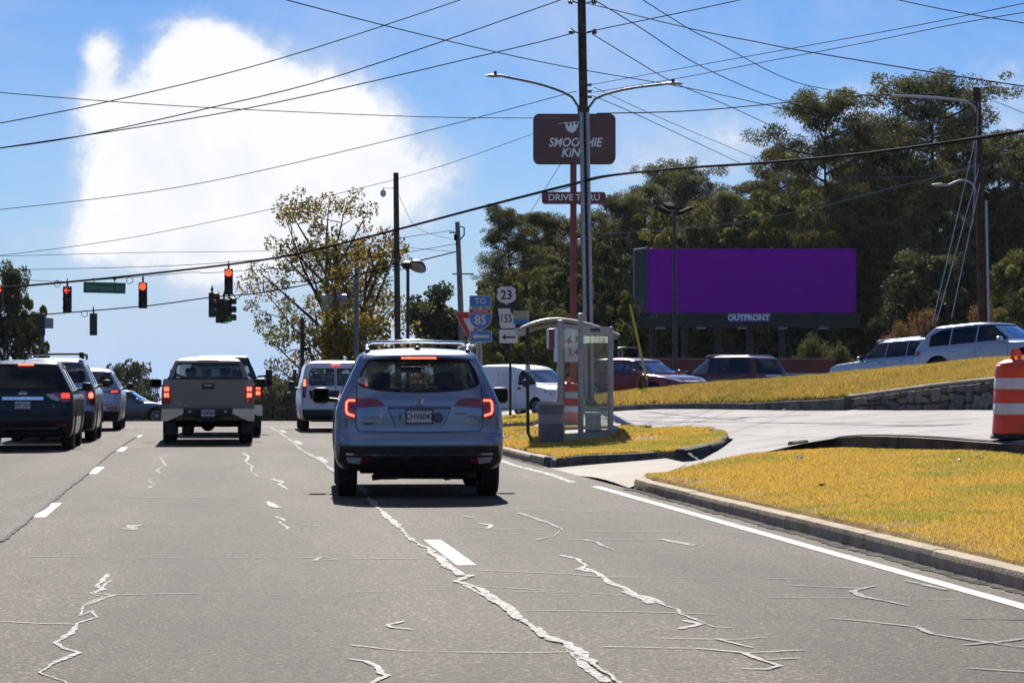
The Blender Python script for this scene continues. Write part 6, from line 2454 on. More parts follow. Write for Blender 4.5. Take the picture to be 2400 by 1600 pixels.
# street name sign
M_GREEN = pbr('sign_green', (.012, .13, .075), .5, c2=(.02, .17, .095), ns=6)
M_SIGNW = pbr('sign_white', (.62, .63, .63), .45)
M_SIGNF = pbr('faded_lettering', (.20, .34, .30), .5)
p = W(245, 674, 106)
t = thing('street_name_sign', 'green Clairmont Rd street name sign hanging between two signals', 'street sign', p, -YAW, ry=R(1.5))
MB().box((0, 0, 0), (1.68, .03, .44), bev=.012).obj('sign_board', M_GREEN, t)
m = MB()
text_mb(m, 'Clairmont Rd', .30, Matrix.Translation((0, -.02, -.01)) @ Matrix.Rotation(math.pi / 2, 4, 'X'), .004, xs=.92)
m.obj('lettering', M_SIGNF, t)
for dx in (-.43, .40):
    MB().tube([(dx, 0, .2), (dx, 0, .36)], .02, 6).box((dx, 0, .34), (.12, .06, .05)).obj('hanger', M_HOUSE, t)

# ------------------------------------------------------------------ route signs
M_BLUE = pbr('sign_blue', (.045, .19, .52), .45, c2=(.055, .21, .55), ns=5)
M_SRED = pbr('sign_red', (.42, .03, .03), .45, c2=(.36, .03, .03), ns=5)
M_SBLK = pbr('sign_black', (.008, .008, .009), .45)


def sign_frame(px, py, D, rz=0.0):
    return W(px, py, D)


def board(t, name, poly, mat, y0, th=.003, parent=None):
    M_ = Matrix(((1, 0, 0, 0), (0, 0, -1, y0), (0, 1, 0, 0), (0, 0, 0, 1)))
    return MB().prism(poly, 0, th, M_).obj(name, mat, parent or t)


def rrect(w, h, r, n=4):
    out = []
    for cx, cy, a0 in ((w / 2 - r, h / 2 - r, 0), (-w / 2 + r, h / 2 - r, 90), (-w / 2 + r, -h / 2 + r, 180), (w / 2 - r, -h / 2 + r, 270)):
        for k in range(n + 1):
            a = R(a0 + 90 * k / n)
            out.append((cx + r * math.cos(a), cy + r * math.sin(a)))
    return out


def shift(poly, dx, dy, s=1.0):
    return [(x * s + dx, y * s + dy) for x, y in poly]


def txt(t, s, size, x, z, y, mat, **kw):
    m = MB()
    text_mb(m, s, size, Matrix.Translation((x, y, z)) @ Matrix.Rotation(math.pi / 2, 4, 'X'), .004, **kw)
    return m.obj('lettering', mat, t)


def arrow_poly(w, h, sh):
    """arrow to the left, w long, h head height, sh shaft height"""
    return [(-w / 2, 0), (-w / 2 + h * .62, h / 2), (-w / 2 + h * .55, sh / 2), (w / 2, sh / 2), (w / 2, -sh / 2), (-w / 2 + h * .55, -sh / 2), (-w / 2 + h * .62, -h / 2)]


def interstate():
    D = 72
    b = gz(1131, D)
    t = thing('route_sign', 'blue TO Interstate 85 sign set with a left arrow', 'road sign', b, -YAW)
    c = W(1126, 750, D) - b
    zc = c.z
    sc = F / D
    lx = lambda px: (px - 1131) / sc
    lz = lambda py: zc + (750 - py) / sc
    for dx in (0,):
        MB().tube([(lx(1131), .05, -.3), (lx(1126), .05, lz(790))], .035, 8).obj('post', M_STEEL, t)
        MB().tube([(lx(1126), .05, lz(800)), (lx(1126), .05, lz(695))], .03, 8).obj('post', M_STEEL, t)
    # TO
    o = board(t, 'sign_board', shift(rrect(.60, .315, .03), lx(1126), lz(706)), M_SIGNW, 0)
    board(t, 'sign_field', shift(rrect(.57, .285, .025), lx(1126), lz(706)), M_BLUE, -.004, parent=o)
    txt(o, 'TO', .22, lx(1126), lz(706), -.010, M_SIGNW, bold=.004)
    # shield
    S = [(-.30, .27), (-.15, .295), (0, .27), (.15, .295), (.30, .27), (.315, .10), (.285, -.08), (.17, -.22), (0, -.31), (-.17, -.22), (-.285, -.08), (-.315, .10)]
    cx, cz = lx(1126), lz(748)
    o = board(t, 'shield', shift(S, cx, cz), M_SIGNW, 0)
    board(t, 'shield_field', [(x + cx, z + cz) for x, z in [(-.29, .145), (.29, .145), (.298, .09), (.27, -.08), (.16, -.205), (0, -.288), (-.16, -.205), (-.27, -.08), (-.298, .09)]], M_BLUE, -.004, parent=o)
    board(t, 'shield_band', [(x + cx, z + cz) for x, z in [(-.285, .162), (-.285, .255), (-.15, .278), (0, .255), (.15, .278), (.285, .255), (.285, .162)]], M_SRED, -.004, parent=o)
    txt(o, '85', .34, cx, cz - .03, -.010, M_SIGNW, bold=.008, xs=.95)
    txt(o, 'INTERSTATE', .075, cx, cz + .212, -.010, M_SIGNW, bold=.001)
    o = board(t, 'sign_board', shift(rrect(.60, .315, .03), lx(1127), lz(788)), M_SIGNW, 0)
    board(t, 'sign_field', shift(rrect(.57, .285, .025), lx(1127), lz(788)), M_BLUE, -.004, parent=o)
    board(t, 'arrow', shift(arrow_poly(.46, .18, .07), lx(1127), lz(788)), M_SIGNW, -.008, parent=o)
    # yield sign behind
    D2 = 76
    b2 = gz(1120, D2)
    q = W(1104, 765, D2) - b2
    t2 = thing('yield_sign', 'red and white yield sign turned away behind the interstate sign', 'road sign', b2, -YAW + R(28))
    MB().tube([(0, .04, -.3), (0, .04, q.z + .3)], .032, 8).obj('post', M_STEEL, t2)
    def tri(s):
        h = s * .866
        return [(-s / 2, h * .42), (s / 2, h * .42), (0, -h * .58)]
    o = board(t2, 'sign_board', shift(tri(1.05), -.22, q.z + .02), M_SRED, 0)
    board(t2, 'sign_edge', shift(tri(1.09), -.22, q.z + .02), M_SIGNW, .004, parent=o)
    board(t2, 'sign_field', shift(tri(.52), -.22, q.z + .04), M_SIGNW, -.004, parent=o)


interstate()


def us23():
    D = 70
    b = gz(1196, D)
    t = thing('route_sign', 'black US 23 and route 155 sign set with left arrow', 'road sign', b, -YAW)
    sc = F / D
    c = W(1187, 740, D) - b
    lx = lambda px: (px - 1196) / sc + c.x * 0
    lz = lambda py: c.z + (740 - py) / sc
    MB().box(((lx(1196)), .05, lz(890)), (.07, .05, lz(800) - lz(980) + .5)).obj('post', M_DKPOLE, t)
    MB().box((lx(1194), .05, lz(735)), (.06, .04, 1.5)).obj('post', M_DKPOLE, t)
    o = board(t, 'sign_board', shift(rrect(.60, .60, .03), lx(1187), lz(694)), M_SBLK, 0)
    S = [(-.13, .245), (-.05, .225), (0, .235), (.05, .225), (.13, .245), (.19, .205), (.255, .145), (.225, .08), (.262, -.02), (.235, -.12), (.13, -.185), (.05, -.205), (0, -.255), (-.05, -.205), (-.13, -.185), (-.235, -.12), (-.262, -.02), (-.225, .08), (-.255, .145), (-.19, .205)]
    board(t, 'shield', shift(S, lx(1187), lz(692)), M_SIGNW, -.004, parent=o)
    txt(o, '23', .34, lx(1187), lz(692), -.010, M_SBLK, bold=.006, xs=.92)
    o = board(t, 'sign_board', shift(rrect(.60, .60, .03), lx(1190), lz(746)), M_SBLK, .006)
    G_ = [(-.24, .26), (.09, .265), (.08, .20), (.21, .03), (.235, -.13), (.205, -.255), (-.16, -.26), (-.20, -.12), (-.185, -.02)]
    board(t, 'state_outline', shift(G_, lx(1188), lz(746)), M_SIGNW, -.004, parent=o)
    txt(o, '155', .30, lx(1186), lz(747), -.010, M_SBLK, bold=.004, xs=.72)
    o = board(t, 'sign_board', shift(rrect(.49, .36, .03), lx(1192), lz(788)), M_SIGNW, 0)
    board(t, 'arrow', shift(arrow_poly(.36, .17, .045), lx(1192), lz(790)), M_SBLK, -.004, parent=o)


us23()


def bus_stop_sign():
    D = 50.5
    x, y = XY(1238, D)
    b = Vector((x, y, float(h_isle(np.array([x]), np.array([y]))[0])))
    t = thing('bus_stop_sign', 'bus stop sign with tan and blue bands on a bent dark post', 'bus stop sign', b, -YAW)
    sc = F / D
    c = W(1238, 740, D) - b
    lx = lambda px: (px - 1238) / sc
    lz = lambda py: c.z + (740 - py) / sc
    MB().tube([(lx(1250), 0, -.05), (lx(1246), 0, .06), (lx(1238), .0, .20), (lx(1237), 0, lz(900)), (lx(1236), 0, lz(728))], .028, 8).obj('post', M_DKPOLE, t)
    MB().tube([(lx(1237), .0, .20), (lx(1236), 0, lz(860))], .038, 4).obj('post_sleeve', M_DKPOLE, t)
    o = board(t, 'sign_board', [(lx(1203), lz(728)), (lx(1235), lz(728)), (lx(1235), lz(745)), (lx(1203), lz(745))], pbr('sign_tan', (.38, .34, .22), .5, c2=(.42, .37, .24), ns=5), -.03)
    board(t, 'sign_band', [(lx(1203), lz(748)), (lx(1235), lz(748)), (lx(1235), lz(759)), (lx(1203), lz(759))], pbr('sign_sky_blue', (.04, .26, .48), .5), -.03, parent=o)
    board(t, 'sign_band', [(lx(1203), lz(745)), (lx(1235), lz(745)), (lx(1235), lz(748)), (lx(1203), lz(748))], pbr('sign_ochre', (.45, .38, .10), .5), -.03, parent=o)
    board(t, 'sign_edge', [(lx(1234.5), lz(728)), (lx(1240), lz(728)), (lx(1240), lz(759)), (lx(1234.5), lz(759))], M_STEEL, -.028, parent=o)
    board(t, 'route_panel', [(lx(1207), lz(768)), (lx(1232), lz(768)), (lx(1232), lz(786)), (lx(1207), lz(786))], M_SIGNW, -.03)
    MB().box((lx(1237), -.03, lz(864)), (.10, .04, .14)).obj('notice_box', M_SIGNW, t)


bus_stop_sign()


# ------------------------------------------------------------------ bus shelter
def shelter():
    D1 = 49.8
    x, y = XY(1340, 50.5)
    zb = float(h_isle(np.array([x]), np.array([y]))[0])
    b = Vector((x, y, zb))
    t = thing('bus_shelter', 'glass bus shelter with a curved grey metal roof on the island', 'bus shelter', b, 0)
    al = pbr('shelter_aluminium', (.30, .295, .285), .5, .35, c2=(.40, .395, .38), ns=6)
    rf = pbr('shelter_roof', (.22, .22, .20), .6, .3, c2=(.34, .34, .31), ns=4)
    conc = pbr('pad_concrete', (.30, .28, .25), .85, c2=(.40, .38, .34), ns=3)
    gl = glassmat('shelter_glass', (.86, .90, .88), 1.0, milk=.03)
    frost = glassmat('hazed_shelter_glass', (.80, .87, .84), 1.0, .05, milk=.14)
    L = lambda px, py, D: W(px, py, D) - b
    P = [XY(1313, 49.6), XY(1361, 50.1), XY(1430, 50.8)]
    Q = [XY(1318, 53.4), XY(1432, 56.2)]
    loc = lambda p: (p[0] - x, p[1] - y)
    ht = [2.28, 2.42, 2.18]
    for p, h in list(zip(P, ht)) + [(Q[0], 2.35), (Q[1], 2.2)]:
        lx_, ly_ = loc(p)
        z0 = float(h_isle(np.array([p[0]]), np.array([p[1]]))[0]) - zb
        MB().box((lx_, ly_, (z0 + h) / 2 - .05), (.095, .095, h - z0 + .1), bev=.012).obj('post', al, t, smooth=40)
        MB().box((lx_, ly_, z0 + .02), (.2, .2, .03)).obj('foot_plate', al, t)
    # pad
    pts = [loc(XY(1280, 49.0)), loc(XY(1440, 50.8)), loc(XY(1455, 57)), loc(XY(1290, 55))]
    zf = lambda p: float(h_isle(np.array([p[0] + x]), np.array([p[1] + y]))[0]) - zb
    m = MB()
    vv = [(p[0], p[1], zf(p) + .05) for p in pts] + [(p[0], p[1], zf(p) - .2) for p in pts]
    m.add(vv, [(0, 1, 2, 3), (4, 5, 6, 7), (0, 1, 5, 4), (1, 2, 6, 5), (2, 3, 7, 6), (3, 0, 4, 7)])
    m.obj('pad', conc, t)
    # curved roof: arc across the picture, long axis away from us
    ax0 = Vector((*loc(XY(1216, 50.0)), 0))
    ax1 = Vector((*loc(XY(1450, 51.4)), 0))
    deep = (Vector((*loc(XY(1432, 57.2)), 0)) - ax1)
    ztop = L(1290, 744, 50.4).z
    zl, zr = L(1216, 769, 50).z, L(1450, 782, 51.4).z
    prof = []
    for i in range(25):
        u = i / 24
        # parabola-like arc peaking at u=.36
        up = .38
        if u < up:
            z = zl + (ztop - zl) * (1 - ((up - u) / up) ** 2)
        else:
            z = zr + (ztop - zr) * (1 - ((u - up) / (1 - up)) ** 1.7)
        prof.append((u, z))
    m = MB()
    vv = []
    for v_ in (0, .25, .5, .75, 1.0):
        for u, z in prof:
            p = ax0.lerp(ax1, u) + deep * v_
            vv.append((p.x, p.y, z))
    n = 25
    nb = len(vv)
    vv += [(p[0], p[1], p[2] - .035) for p in vv]
    ff = []
    for j in range(4):
        for i in range(n - 1):
            a = j * n + i
            ff += [(a, a + 1, a + n + 1, a + n), (nb + a, nb + a + n, nb + a + n + 1, nb + a + 1)]
    for i in range(n - 1):
        ff += [(i, nb + i, nb + i + 1, i + 1), (4 * n + i, 4 * n + i + 1, nb + 4 * n + i + 1, nb + 4 * n + i)]
    for j in range(4):
        ff += [(j * n, (j + 1) * n, nb + (j + 1) * n, nb + j * n), (j * n + n - 1, nb + j * n + n - 1, nb + (j + 1) * n + n - 1, (j + 1) * n + n - 1)]
    m.add(vv, ff)
    ro = m.obj('roof', rf, t, smooth=40)
    for v_ in (0, 1.0):
        MB().tube([tuple(ax0.lerp(ax1, u) + deep * v_ + Vector((0, -.02, z - .03))) for u, z in prof], .035, 6).obj('roof_rim', al, ro, smooth=60)
    for v_ in (.33, .66):
        MB().tube([tuple(ax0.lerp(ax1, u) + deep * v_ + Vector((0, 0, z - .06))) for u, z in prof], .025, 6).obj('roof_rib', al, ro, smooth=60)
    # panes
    def pane(a, c, z0, z1, mat, name='pane', th=.012):
        a, c = Vector((*loc(a), 0)), Vector((*loc(c), 0))
        d = (c - a).normalized()
        a, c = a + d * .055, c - d * .055
        nr = Vector((-d.y, d.x, 0)) * th / 2
        vv = [a - nr, c - nr, c + nr, a + nr]
        vv = [(p.x, p.y, z0) for p in vv] + [(p.x, p.y, z1) for p in vv]
        return MB().add(vv, [(0, 3, 2, 1), (4, 5, 6, 7), (0, 1, 5, 4), (1, 2, 6, 5), (2, 3, 7, 6), (3, 0, 4, 7)]).obj(name, mat, t)
    zs = .28
    pane(P[0], P[1], zs, 2.14, gl)
    pane(P[1], P[2], zs, 2.02, frost)
    mid = [tuple(Vector(P[2]).lerp(Vector(Q[1]), k / 3)) for k in range(4)]
    for a, c in zip(mid, mid[1:]):
        pane(a, c, zs, 1.98, frost)
    m2 = [tuple(Vector(Q[0]).lerp(Vector(Q[1]), k / 2)) for k in range(3)]
    for a, c, z1 in ((P[0], P[1], 2.16), (P[1], P[2], 2.04), (P[2], Q[1], 2.0)):
        for zz in (zs - .03, z1):
            pane(a, c, zz - .02, zz + .03, al, 'rail', .05)
        for k in (1, 2):
            pass
    for p in mid[1:3]:
        q = loc(p)
        MB().box((q[0], q[1], 1.13), (.04, .04, 1.75)).obj('mullion', al, t)
    # header with the operator's name on the near end wall
    a, c = Vector((*loc(P[1]), 0)), Vector((*loc(P[2]), 0))
    d = (c - a).normalized()
    ang = math.atan2(d.y, d.x)
    Mx = Matrix.Translation(a.lerp(c, .5) + Vector((0, 0, 2.12)) - Vector((-d.y, d.x, 0)) * .02) @ Matrix.Rotation(ang, 4, 'Z')
    hd = MB().box((0, 0, 0), ((c - a).length - .1, .02, .12), M=Mx).obj('header', al, t)
    m = MB()
    text_mb(m, 'marta', .13, Mx @ Matrix.Translation((-.05, -.016, 0)) @ Matrix.Rotation(math.pi / 2, 4, 'X'), .003, bold=.004)
    m.obj('lettering', M_SBLK, hd)
    # bench inside
    p0, p1 = Vector((*loc(P[2]), 0)), Vector((*loc(Q[1]), 0))
    d = (p1 - p0).normalized()
    nr = Vector((-d.y, d.x, 0)) * .35
    c_ = p0.lerp(p1, .5) + nr
    Mb = Matrix.Translation(c_ + Vector((0, 0, .48))) @ Matrix.Rotation(math.atan2(d.y, d.x), 4, 'Z')
    bn = MB().box((0, 0, 0), (1.9, .34, .04), M=Mb).obj('bench', al, t)
    for s_ in (-.8, .8):
        MB().box((0, 0, 0), (.05, .3, .45), M=Mb @ Matrix.Translation((s_, 0, -.24))).obj('leg', al, bn)
    # litter bin at the near left post
    xb, yb = XY(1291, 49.4)
    zb2 = float(h_isle(np.array([xb]), np.array([yb]))[0])
    t2 = thing('litter_bin', 'grey round litter bin with a pale band beside the shelter post', 'litter bin', (xb, yb, zb2), 0)
    bm_ = pbr('bin_grey', (.105, .11, .12), .6, c2=(.15, .155, .165), ns=5)
    MB().lathe([(.225, 0), (.235, .02), (.235, .40)], 24).obj('bin_body', bm_, t2, smooth=50)
    MB().lathe([(.238, .40), (.238, .56)], 24).obj('bin_band', pbr('bin_band_grey', (.24, .25, .26), .5), t2, smooth=50)
    MB().lathe([(.235, .56), (.235, .74)], 24).obj('bin_body', bm_, t2, smooth=50)
    lid = MB().lathe([(.245, .74), (.25, .77), (.235, .80), (.12, .79), (.11, .70)], 24, caps=False).obj('bin_rim', al, t2, smooth=40)
    MB().lathe([(.22, .745), (.01, .75)], 20).obj('bin_liner', M_BLK, t2)


shelter()


# ------------------------------------------------------------------ orange traffic barrels
M_ORANGE = pbr('barrel_orange', (.85, .075, .012), .42, c2=(.72, .06, .012), ns=4, nd=8)
M_BWHITE = pbr('barrel_white_tape', (.62, .58, .56), .4, c2=(.74, .70, .68), ns=9)
M_RUB = pbr('barrel_rubber_base', (.02, .02, .02), .8)


def barrel(px, D, label, rz=0.0, tilt=0.0):
    x, y = XY(px, D)
    z = float(h_drive(np.array([x]), np.array([y]))[0])
    t = thing('traffic_barrel', label, 'traffic barrel', (x, y, z), rz, 'orange traffic barrels', ry=tilt)
    MB().lathe([(.33, 0), (.34, .02), (.32, .05), (.29, .08)], 8, Matrix.Rotation(.4, 4, 'Z')).obj('rubber_base', M_RUB, t)
    z0, R0, R1 = .06, .300, .262
    bands = [('lower_band', .06, .30, M_ORANGE), ('white_band', .30, .455, M_BWHITE), ('orange_band', .455, .62, M_ORANGE), ('white_band', .62, .775, M_BWHITE), ('upper_band', .775, .93, M_ORANGE)]
    rr = lambda z_: R0 + (R1 - R0) * (z_ - .06) / .87
    for n_, a, c_, mt in bands:
        e = .012
        MB().lathe([(rr(a) - .014, a), (rr(a), a + e), (rr(c_), c_ - e), (rr(c_) - .014, c_)], 40).obj(n_, mt, t, smooth=50)
    MB().lathe([(rr(.93) - .012, .93), (.235, .955), (.12, 1.0), (.06, 1.005)], 32).obj('top', M_ORANGE, t, smooth=50)
    m = MB()
    pr = [(-.085, .985), (-.085, 1.09), (-.05, 1.135), (.05, 1.135), (.085, 1.09), (.085, .985), (.045, .985), (.045, 1.075), (-.045, 1.075), (-.045, .985)]
    M_ = Matrix(((1, 0, 0, 0), (0, 0, 1, -.02), (0, 1, 0, 0), (0, 0, 0, 1)))
    for i in range(len(pr)):
        pass
    m.prism([pr[0], pr[1], pr[8], pr[9]], 0, .04, M_)
    m.prism([pr[1], pr[2], pr[3], pr[4], pr[7], pr[8]], 0, .04, M_)
    m.prism([pr[4], pr[5], pr[6], pr[7]], 0, .04, M_)
    m.obj('handle', M_ORANGE, t)
    return t


barrel(2381, 33.6, 'large orange and white traffic barrel cut by the right edge', rz=.6)
barrel(1330, 62.0, 'orange and white barrel seen through the glass of the shelter', rz=1.0, tilt=.06)

# ------------------------------------------------------------------ smoothie shop pylon
def pylon():
    D = 112
    b = gz(1347, D)
    t = thing('shop_pylon', 'Smoothie King sign and drive thru panel on a red post behind the big pole', 'shop sign', b, -YAW)
    sc = F / D
    c = W(1347, 700, D) - b
    lx = lambda px: (px - 1347) / sc
    lz = lambda py: c.z + (700 - py) / sc
    mr = pbr('pylon_red', (.26, .035, .03), .5, c2=(.20, .03, .028), ns=3)
    mb_ = pbr('sign_brown', (.13, .048, .042), .45, c2=(.095, .038, .034), ns=2)
    wt = pbr('sign_lettering', (.80, .85, .80), .5)
    edge = pbr('sign_edge_metal', (.10, .045, .035), .4, .4)
    MB().box((0, 0, lz(560)), (.28, .24, lz(385) - lz(1000) + (lz(750) - lz(750))), bev=.01).obj('post', mr, t) if False else None
    z1, z0 = lz(380), -.3
    MB().box((lx(1344), 0, (z0 + z1) / 2), (.27, .24, z1 - z0), bev=.01).obj('post', mr, t)
    w, h = lx(1443) - lx(1250), lz(268) - lz(384)
    cx, cz = lx(1346), lz(326)
    M_ = Matrix(((1, 0, 0, 0), (0, 0, -1, .35), (0, 1, 0, 0), (0, 0, 0, 1)))
    o = MB().prism(shift(rrect(w, h, .26, 6), cx, cz), 0, .70, M_).obj('sign_cabinet', edge, t, smooth=30)
    board(t, 'sign_face', shift(rrect(w - .10, h - .10, .23, 6), cx + .02, cz), mb_, -.352, .012, parent=o)
    txt(o, 'SMOOTHIE', .52, cx + .02, lz(336), -.372, wt, bold=.010, xs=.86, shear=.22)
    txt(o, 'KiNG', .52, cx - .0, lz(360), -.372, wt, bold=.010, xs=.9, shear=.22)
    # white plume mark above the words
    pl = [(-.30, .28), (-.25, .02), (-.16, -.12), (.02, -.18), (.15, -.10), (.24, .05), (.30, .30), (.18, .12), (.10, .34), (.03, .10), (-.06, .30), (-.12, .06), (-.20, .22)]
    board(t, 'emblem', shift(pl, lx(1340), lz(303)), wt, -.366, .006, parent=o)
    MB().tube([(lx(1308), -.37, lz(291)), (lx(1358), -.37, lz(287))], .015, 5).obj('emblem_bar', wt, o)
    w, h = lx(1420) - lx(1270), lz(451) - lz(478)
    cx, cz = lx(1345), lz(464)
    M2 = Matrix(((1, 0, 0, 0), (0, 0, -1, .22), (0, 1, 0, 0), (0, 0, 0, 1)))
    o2 = MB().prism(shift(rrect(w, h, .14, 5), cx, cz), 0, .44, M2).obj('sign_cabinet', edge, t, smooth=30)
    board(t, 'sign_face', shift(rrect(w - .05, h - .05, .12, 5), cx, cz), pbr('sign_dull_red', (.17, .035, .035), .5, c2=(.13, .03, .03), ns=3), -.222, .012, parent=o2)
    txt(o2, 'DRIVE THRU', .37, cx + .01, cz, -.240, wt, bold=.006, xs=1.05)


pylon()


# ------------------------------------------------------------------ billboard
def billboard():
    D = 172
    sc = F / D
    b = gz(1777, D)
    t = thing('billboard', 'big plain purple billboard on black steel posts before the pines', 'billboard', b, -YAW)
    c = W(1777, 700, D) - b
    lx = lambda px: (px - 1777) / sc
    lz = lambda py: c.z + (700 - py) / sc
    pu = pbr('purple_vinyl', (.29, .002, .40), .9, c2=(.31, .003, .43), ns=.4, spec=0)
    bk = pbr('billboard_black', (.012, .015, .016), .6, c2=(.03, .034, .035), ns=1)
    x0, x1, z1, z0 = lx(1517), lx(2007), lz(583), lz(733)
    fr = MB().box(((x0 + x1) / 2, .25, (z0 + z1) / 2), (x1 - x0, .4, z1 - z0)).obj('frame', bk, t)
    MB().box(((x0 + x1) / 2, .02, (z0 + z1) / 2), (x1 - x0, .04, z1 - z0)).obj('poster', pu, t)
    # the second face, turned away to the left
    xl = lx(1491)
    m = MB()
    m.add([(x0 - .02, .2, z0), (xl, 2.4, z0 + .15), (xl, 2.4, z1), (x0 - .02, .2, z1), (x0 + .3, .3, z0), (xl + .3, 2.5, z0 + .15), (xl + .3, 2.5, z1), (x0 + .3, .3, z1)],
          [(0, 1, 2, 3), (4, 5, 6, 7), (0, 1, 5, 4), (1, 2, 6, 5), (2, 3, 7, 6), (3, 0, 4, 7)])
    m.obj('side_face', bk, t)
    MB().tube([(xl, 2.35, z0 + .1), (xl, 2.35, z1 + .05), (x0, .3, z1 + .05)], .09, 6).obj('edge_trim', pbr('pale_edge', (.16, .24, .24), .4, .4), t)
    # apron, catwalk, lamps
    MB().box(((x0 + x1) / 2, .3, z0 - .45), (x1 - x0 + .6, .3, .86)).obj('apron', bk, t)
    for k in range(3):
        MB().box(((x0 + x1) / 2 - .3, -.1, z0 - .2 - k * .28), (x1 - x0 + 1.2, .05, .05)).obj('apron_rail', pbr('dark_rail', (.035, .045, .042), .5, .3), t)
    MB().box(((x0 + x1) / 2 - .2, -.55, z0 - .92), (x1 - x0 + 1.4, .7, .06)).obj('catwalk', bk, t)
    for k in range(5):
        x = lx(1545 + k * 95)
        MB().box((x, -1.3, z0 - 1.02), (.62, .25, .12), bev=.03).tube([(x, -.3, z0 - .85), (x, -1.25, z0 - 1.0)], .03, 5).obj('flood_lamp', M_LUM, t)
    for px in (1532, 1607, 1685, 1760, 1835, 1912):
        MB().box((lx(px), .6, (z0 - .5) / 2 - .2), (.42, .42, z0 - .1 + .4)).obj('post', bk, t)
    # owner's plate
    o = MB().box((lx(1756), -.2, lz(745)), (lx(1804) - lx(1708), .06, lz(736) - lz(753)), bev=.0).obj('name_plate', pbr('plate_blue', (.10, .11, .34), .5), t)
    board(t, 'plate_band', [(lx(1706), lz(735.5)), (lx(1806), lz(735.5)), (lx(1806), lz(737)), (lx(1706), lz(737))], M_SIGNW, -.235, parent=o)
    txt(o, 'OUTFRONT', .50, lx(1754), lz(745), -.245, pbr('plate_letters', (.90, .91, .93), .5), bold=.022, xs=1.0)
    MB().tube([(lx(1795), -.24, lz(751)), (lx(1801), -.24, lz(738))], .03, 5).obj('emblem', M_SIGNW, o)
    txt(t, '591', .40, lx(1531), lz(743), -.24, pbr('faded_number', (.12, .12, .13), .5), bold=.01)


billboard()


# ------------------------------------------------------------------ low buildings and walls behind the street
def far_walls():
    D = 122
    mr = pbr('red_painted_wall', (.11, .022, .022), .7, c2=(.15, .03, .028), ns=.6, nd=9)
    mw = pbr('white_wall_base', (.30, .32, .36), .7, c2=(.42, .44, .47), ns=1, nd=9)
    mc = pbr('wall_cap', (.22, .12, .10), .6)
    x0, y0 = XY(1380, D)
    x1, y1 = XY(1958, D)
    base = hz(x0, y0)
    t = thing('red_boundary_wall', 'long dark red wall with white base behind the parked cars', 'wall', (x0, y0, 0), math.atan2(y1 - y0, x1 - x0))
    Ln = math.hypot(x1 - x0, y1 - y0)
    zt, zm, zb = W(1700, 843, D).z, W(1700, 873, D).z, W(1700, 920, D).z
    MB().box((Ln / 2, .2, (zt + zm) / 2), (Ln, .3, zt - zm)).obj('wall_band', mr, t)
    MB().box((Ln / 2, .22, (zm + zb - 1) / 2), (Ln - .1, .26, zm - zb + 1)).obj('wall_base', mw, t)
    MB().box((Ln / 2, .2, zt + .04), (Ln + .1, .4, .08)).obj('wall_cap', mc, t)
    # grey building corner with handrail frame at its left
    t = thing('pipe_frame', 'square grey pipe frame standing above the red wall', 'pipe frame', W(1472, 842, 124), -YAW)
    s = 124 / F
    MB().tube([(-22 * s, 0, 0), (-22 * s, 0, 27 * s), (-4 * s, 0, 29 * s), (26 * s, 0, 27 * s), (26 * s, 0, 0)], .05, 6).tube([(-14 * s, 0, 0), (-14 * s, 0, 28 * s)], .05, 6).tube([(-22 * s, 0, 0), (26 * s, 0, 0)], .04, 6).obj('frame', M_STEELD, t)
    # gas station price sign behind the shelter
    D = 104
    b = gz(1335, D)
    t = thing('price_sign', 'white and red gas price sign seen through the shelter glass', 'price sign', b, -YAW)
    sc = F / D
    c = W(1335, 800, D) - b
    lx = lambda px: (px - 1335) / sc
    lz = lambda py: c.z + (800 - py) / sc
    wh = pbr('sign_panel_white', (.60, .62, .65), .4)
    MB().box(((lx(1298) + lx(1372)) / 2, 0, (lz(768) + lz(848)) / 2), (lx(1372) - lx(1298), .5, lz(768) - lz(848)), bev=.03).obj('sign_cabinet', wh, t)
    o = MB().box(((lx(1284) + lx(1300)) / 2, 0, (lz(770) + lz(818)) / 2), (lx(1300) - lx(1284), .56, lz(770) - lz(818)), bev=.05).obj('sign_edge', pbr('sign_maroon', (.16, .02, .03), .4), t)
    MB().box((lx(1284), 0, (lz(770) + lz(818)) / 2), (.09, .6, lz(772) - lz(816)), bev=.03).obj('edge_light', wh, o)
    txt(t, '6.79', .36, lx(1348), lz(798), -.27, M_SBLK, bold=.006)
    txt(t, '3.49', .36, lx(1348), lz(826), -.27, pbr('price_red', (.4, .03, .03), .5), bold=.006)
    MB().box((lx(1328), -.26, lz(799)), (.16, .02, .10)).obj('emblem', pbr('emblem_yellow', (.7, .45, .03), .5), t)
    for dx in (1310, 1360):
        MB().box((lx(dx), 0, lz(848) / 2 - .1), (.16, .16, lz(848) + .4)).obj('post', M_STEEL, t)
    # grey elevated sign board at the far left among trees
    D = 150
    t = thing('roof_canopy', 'grey flat canopy edge between the trees at the far left', 'canopy', Vector((*XY(30, D), 0)), -YAW)
    zt, zb = W(30, 742, D).z, W(30, 766, D).z
    s = D / F
    MB().box((0, 2, (zt + zb) / 2), (125 * s, 5, zt - zb)).obj('fascia', pbr('canopy_grey', (.14, .16, .18), .6, c2=(.18, .2, .22), ns=.5), t)
    for dx in (-50, 55):
        MB().box((dx * s, 1.6, zb / 2 - 1), (.3, .3, zb + 2)).obj('post', M_STEELD, t)


far_walls()


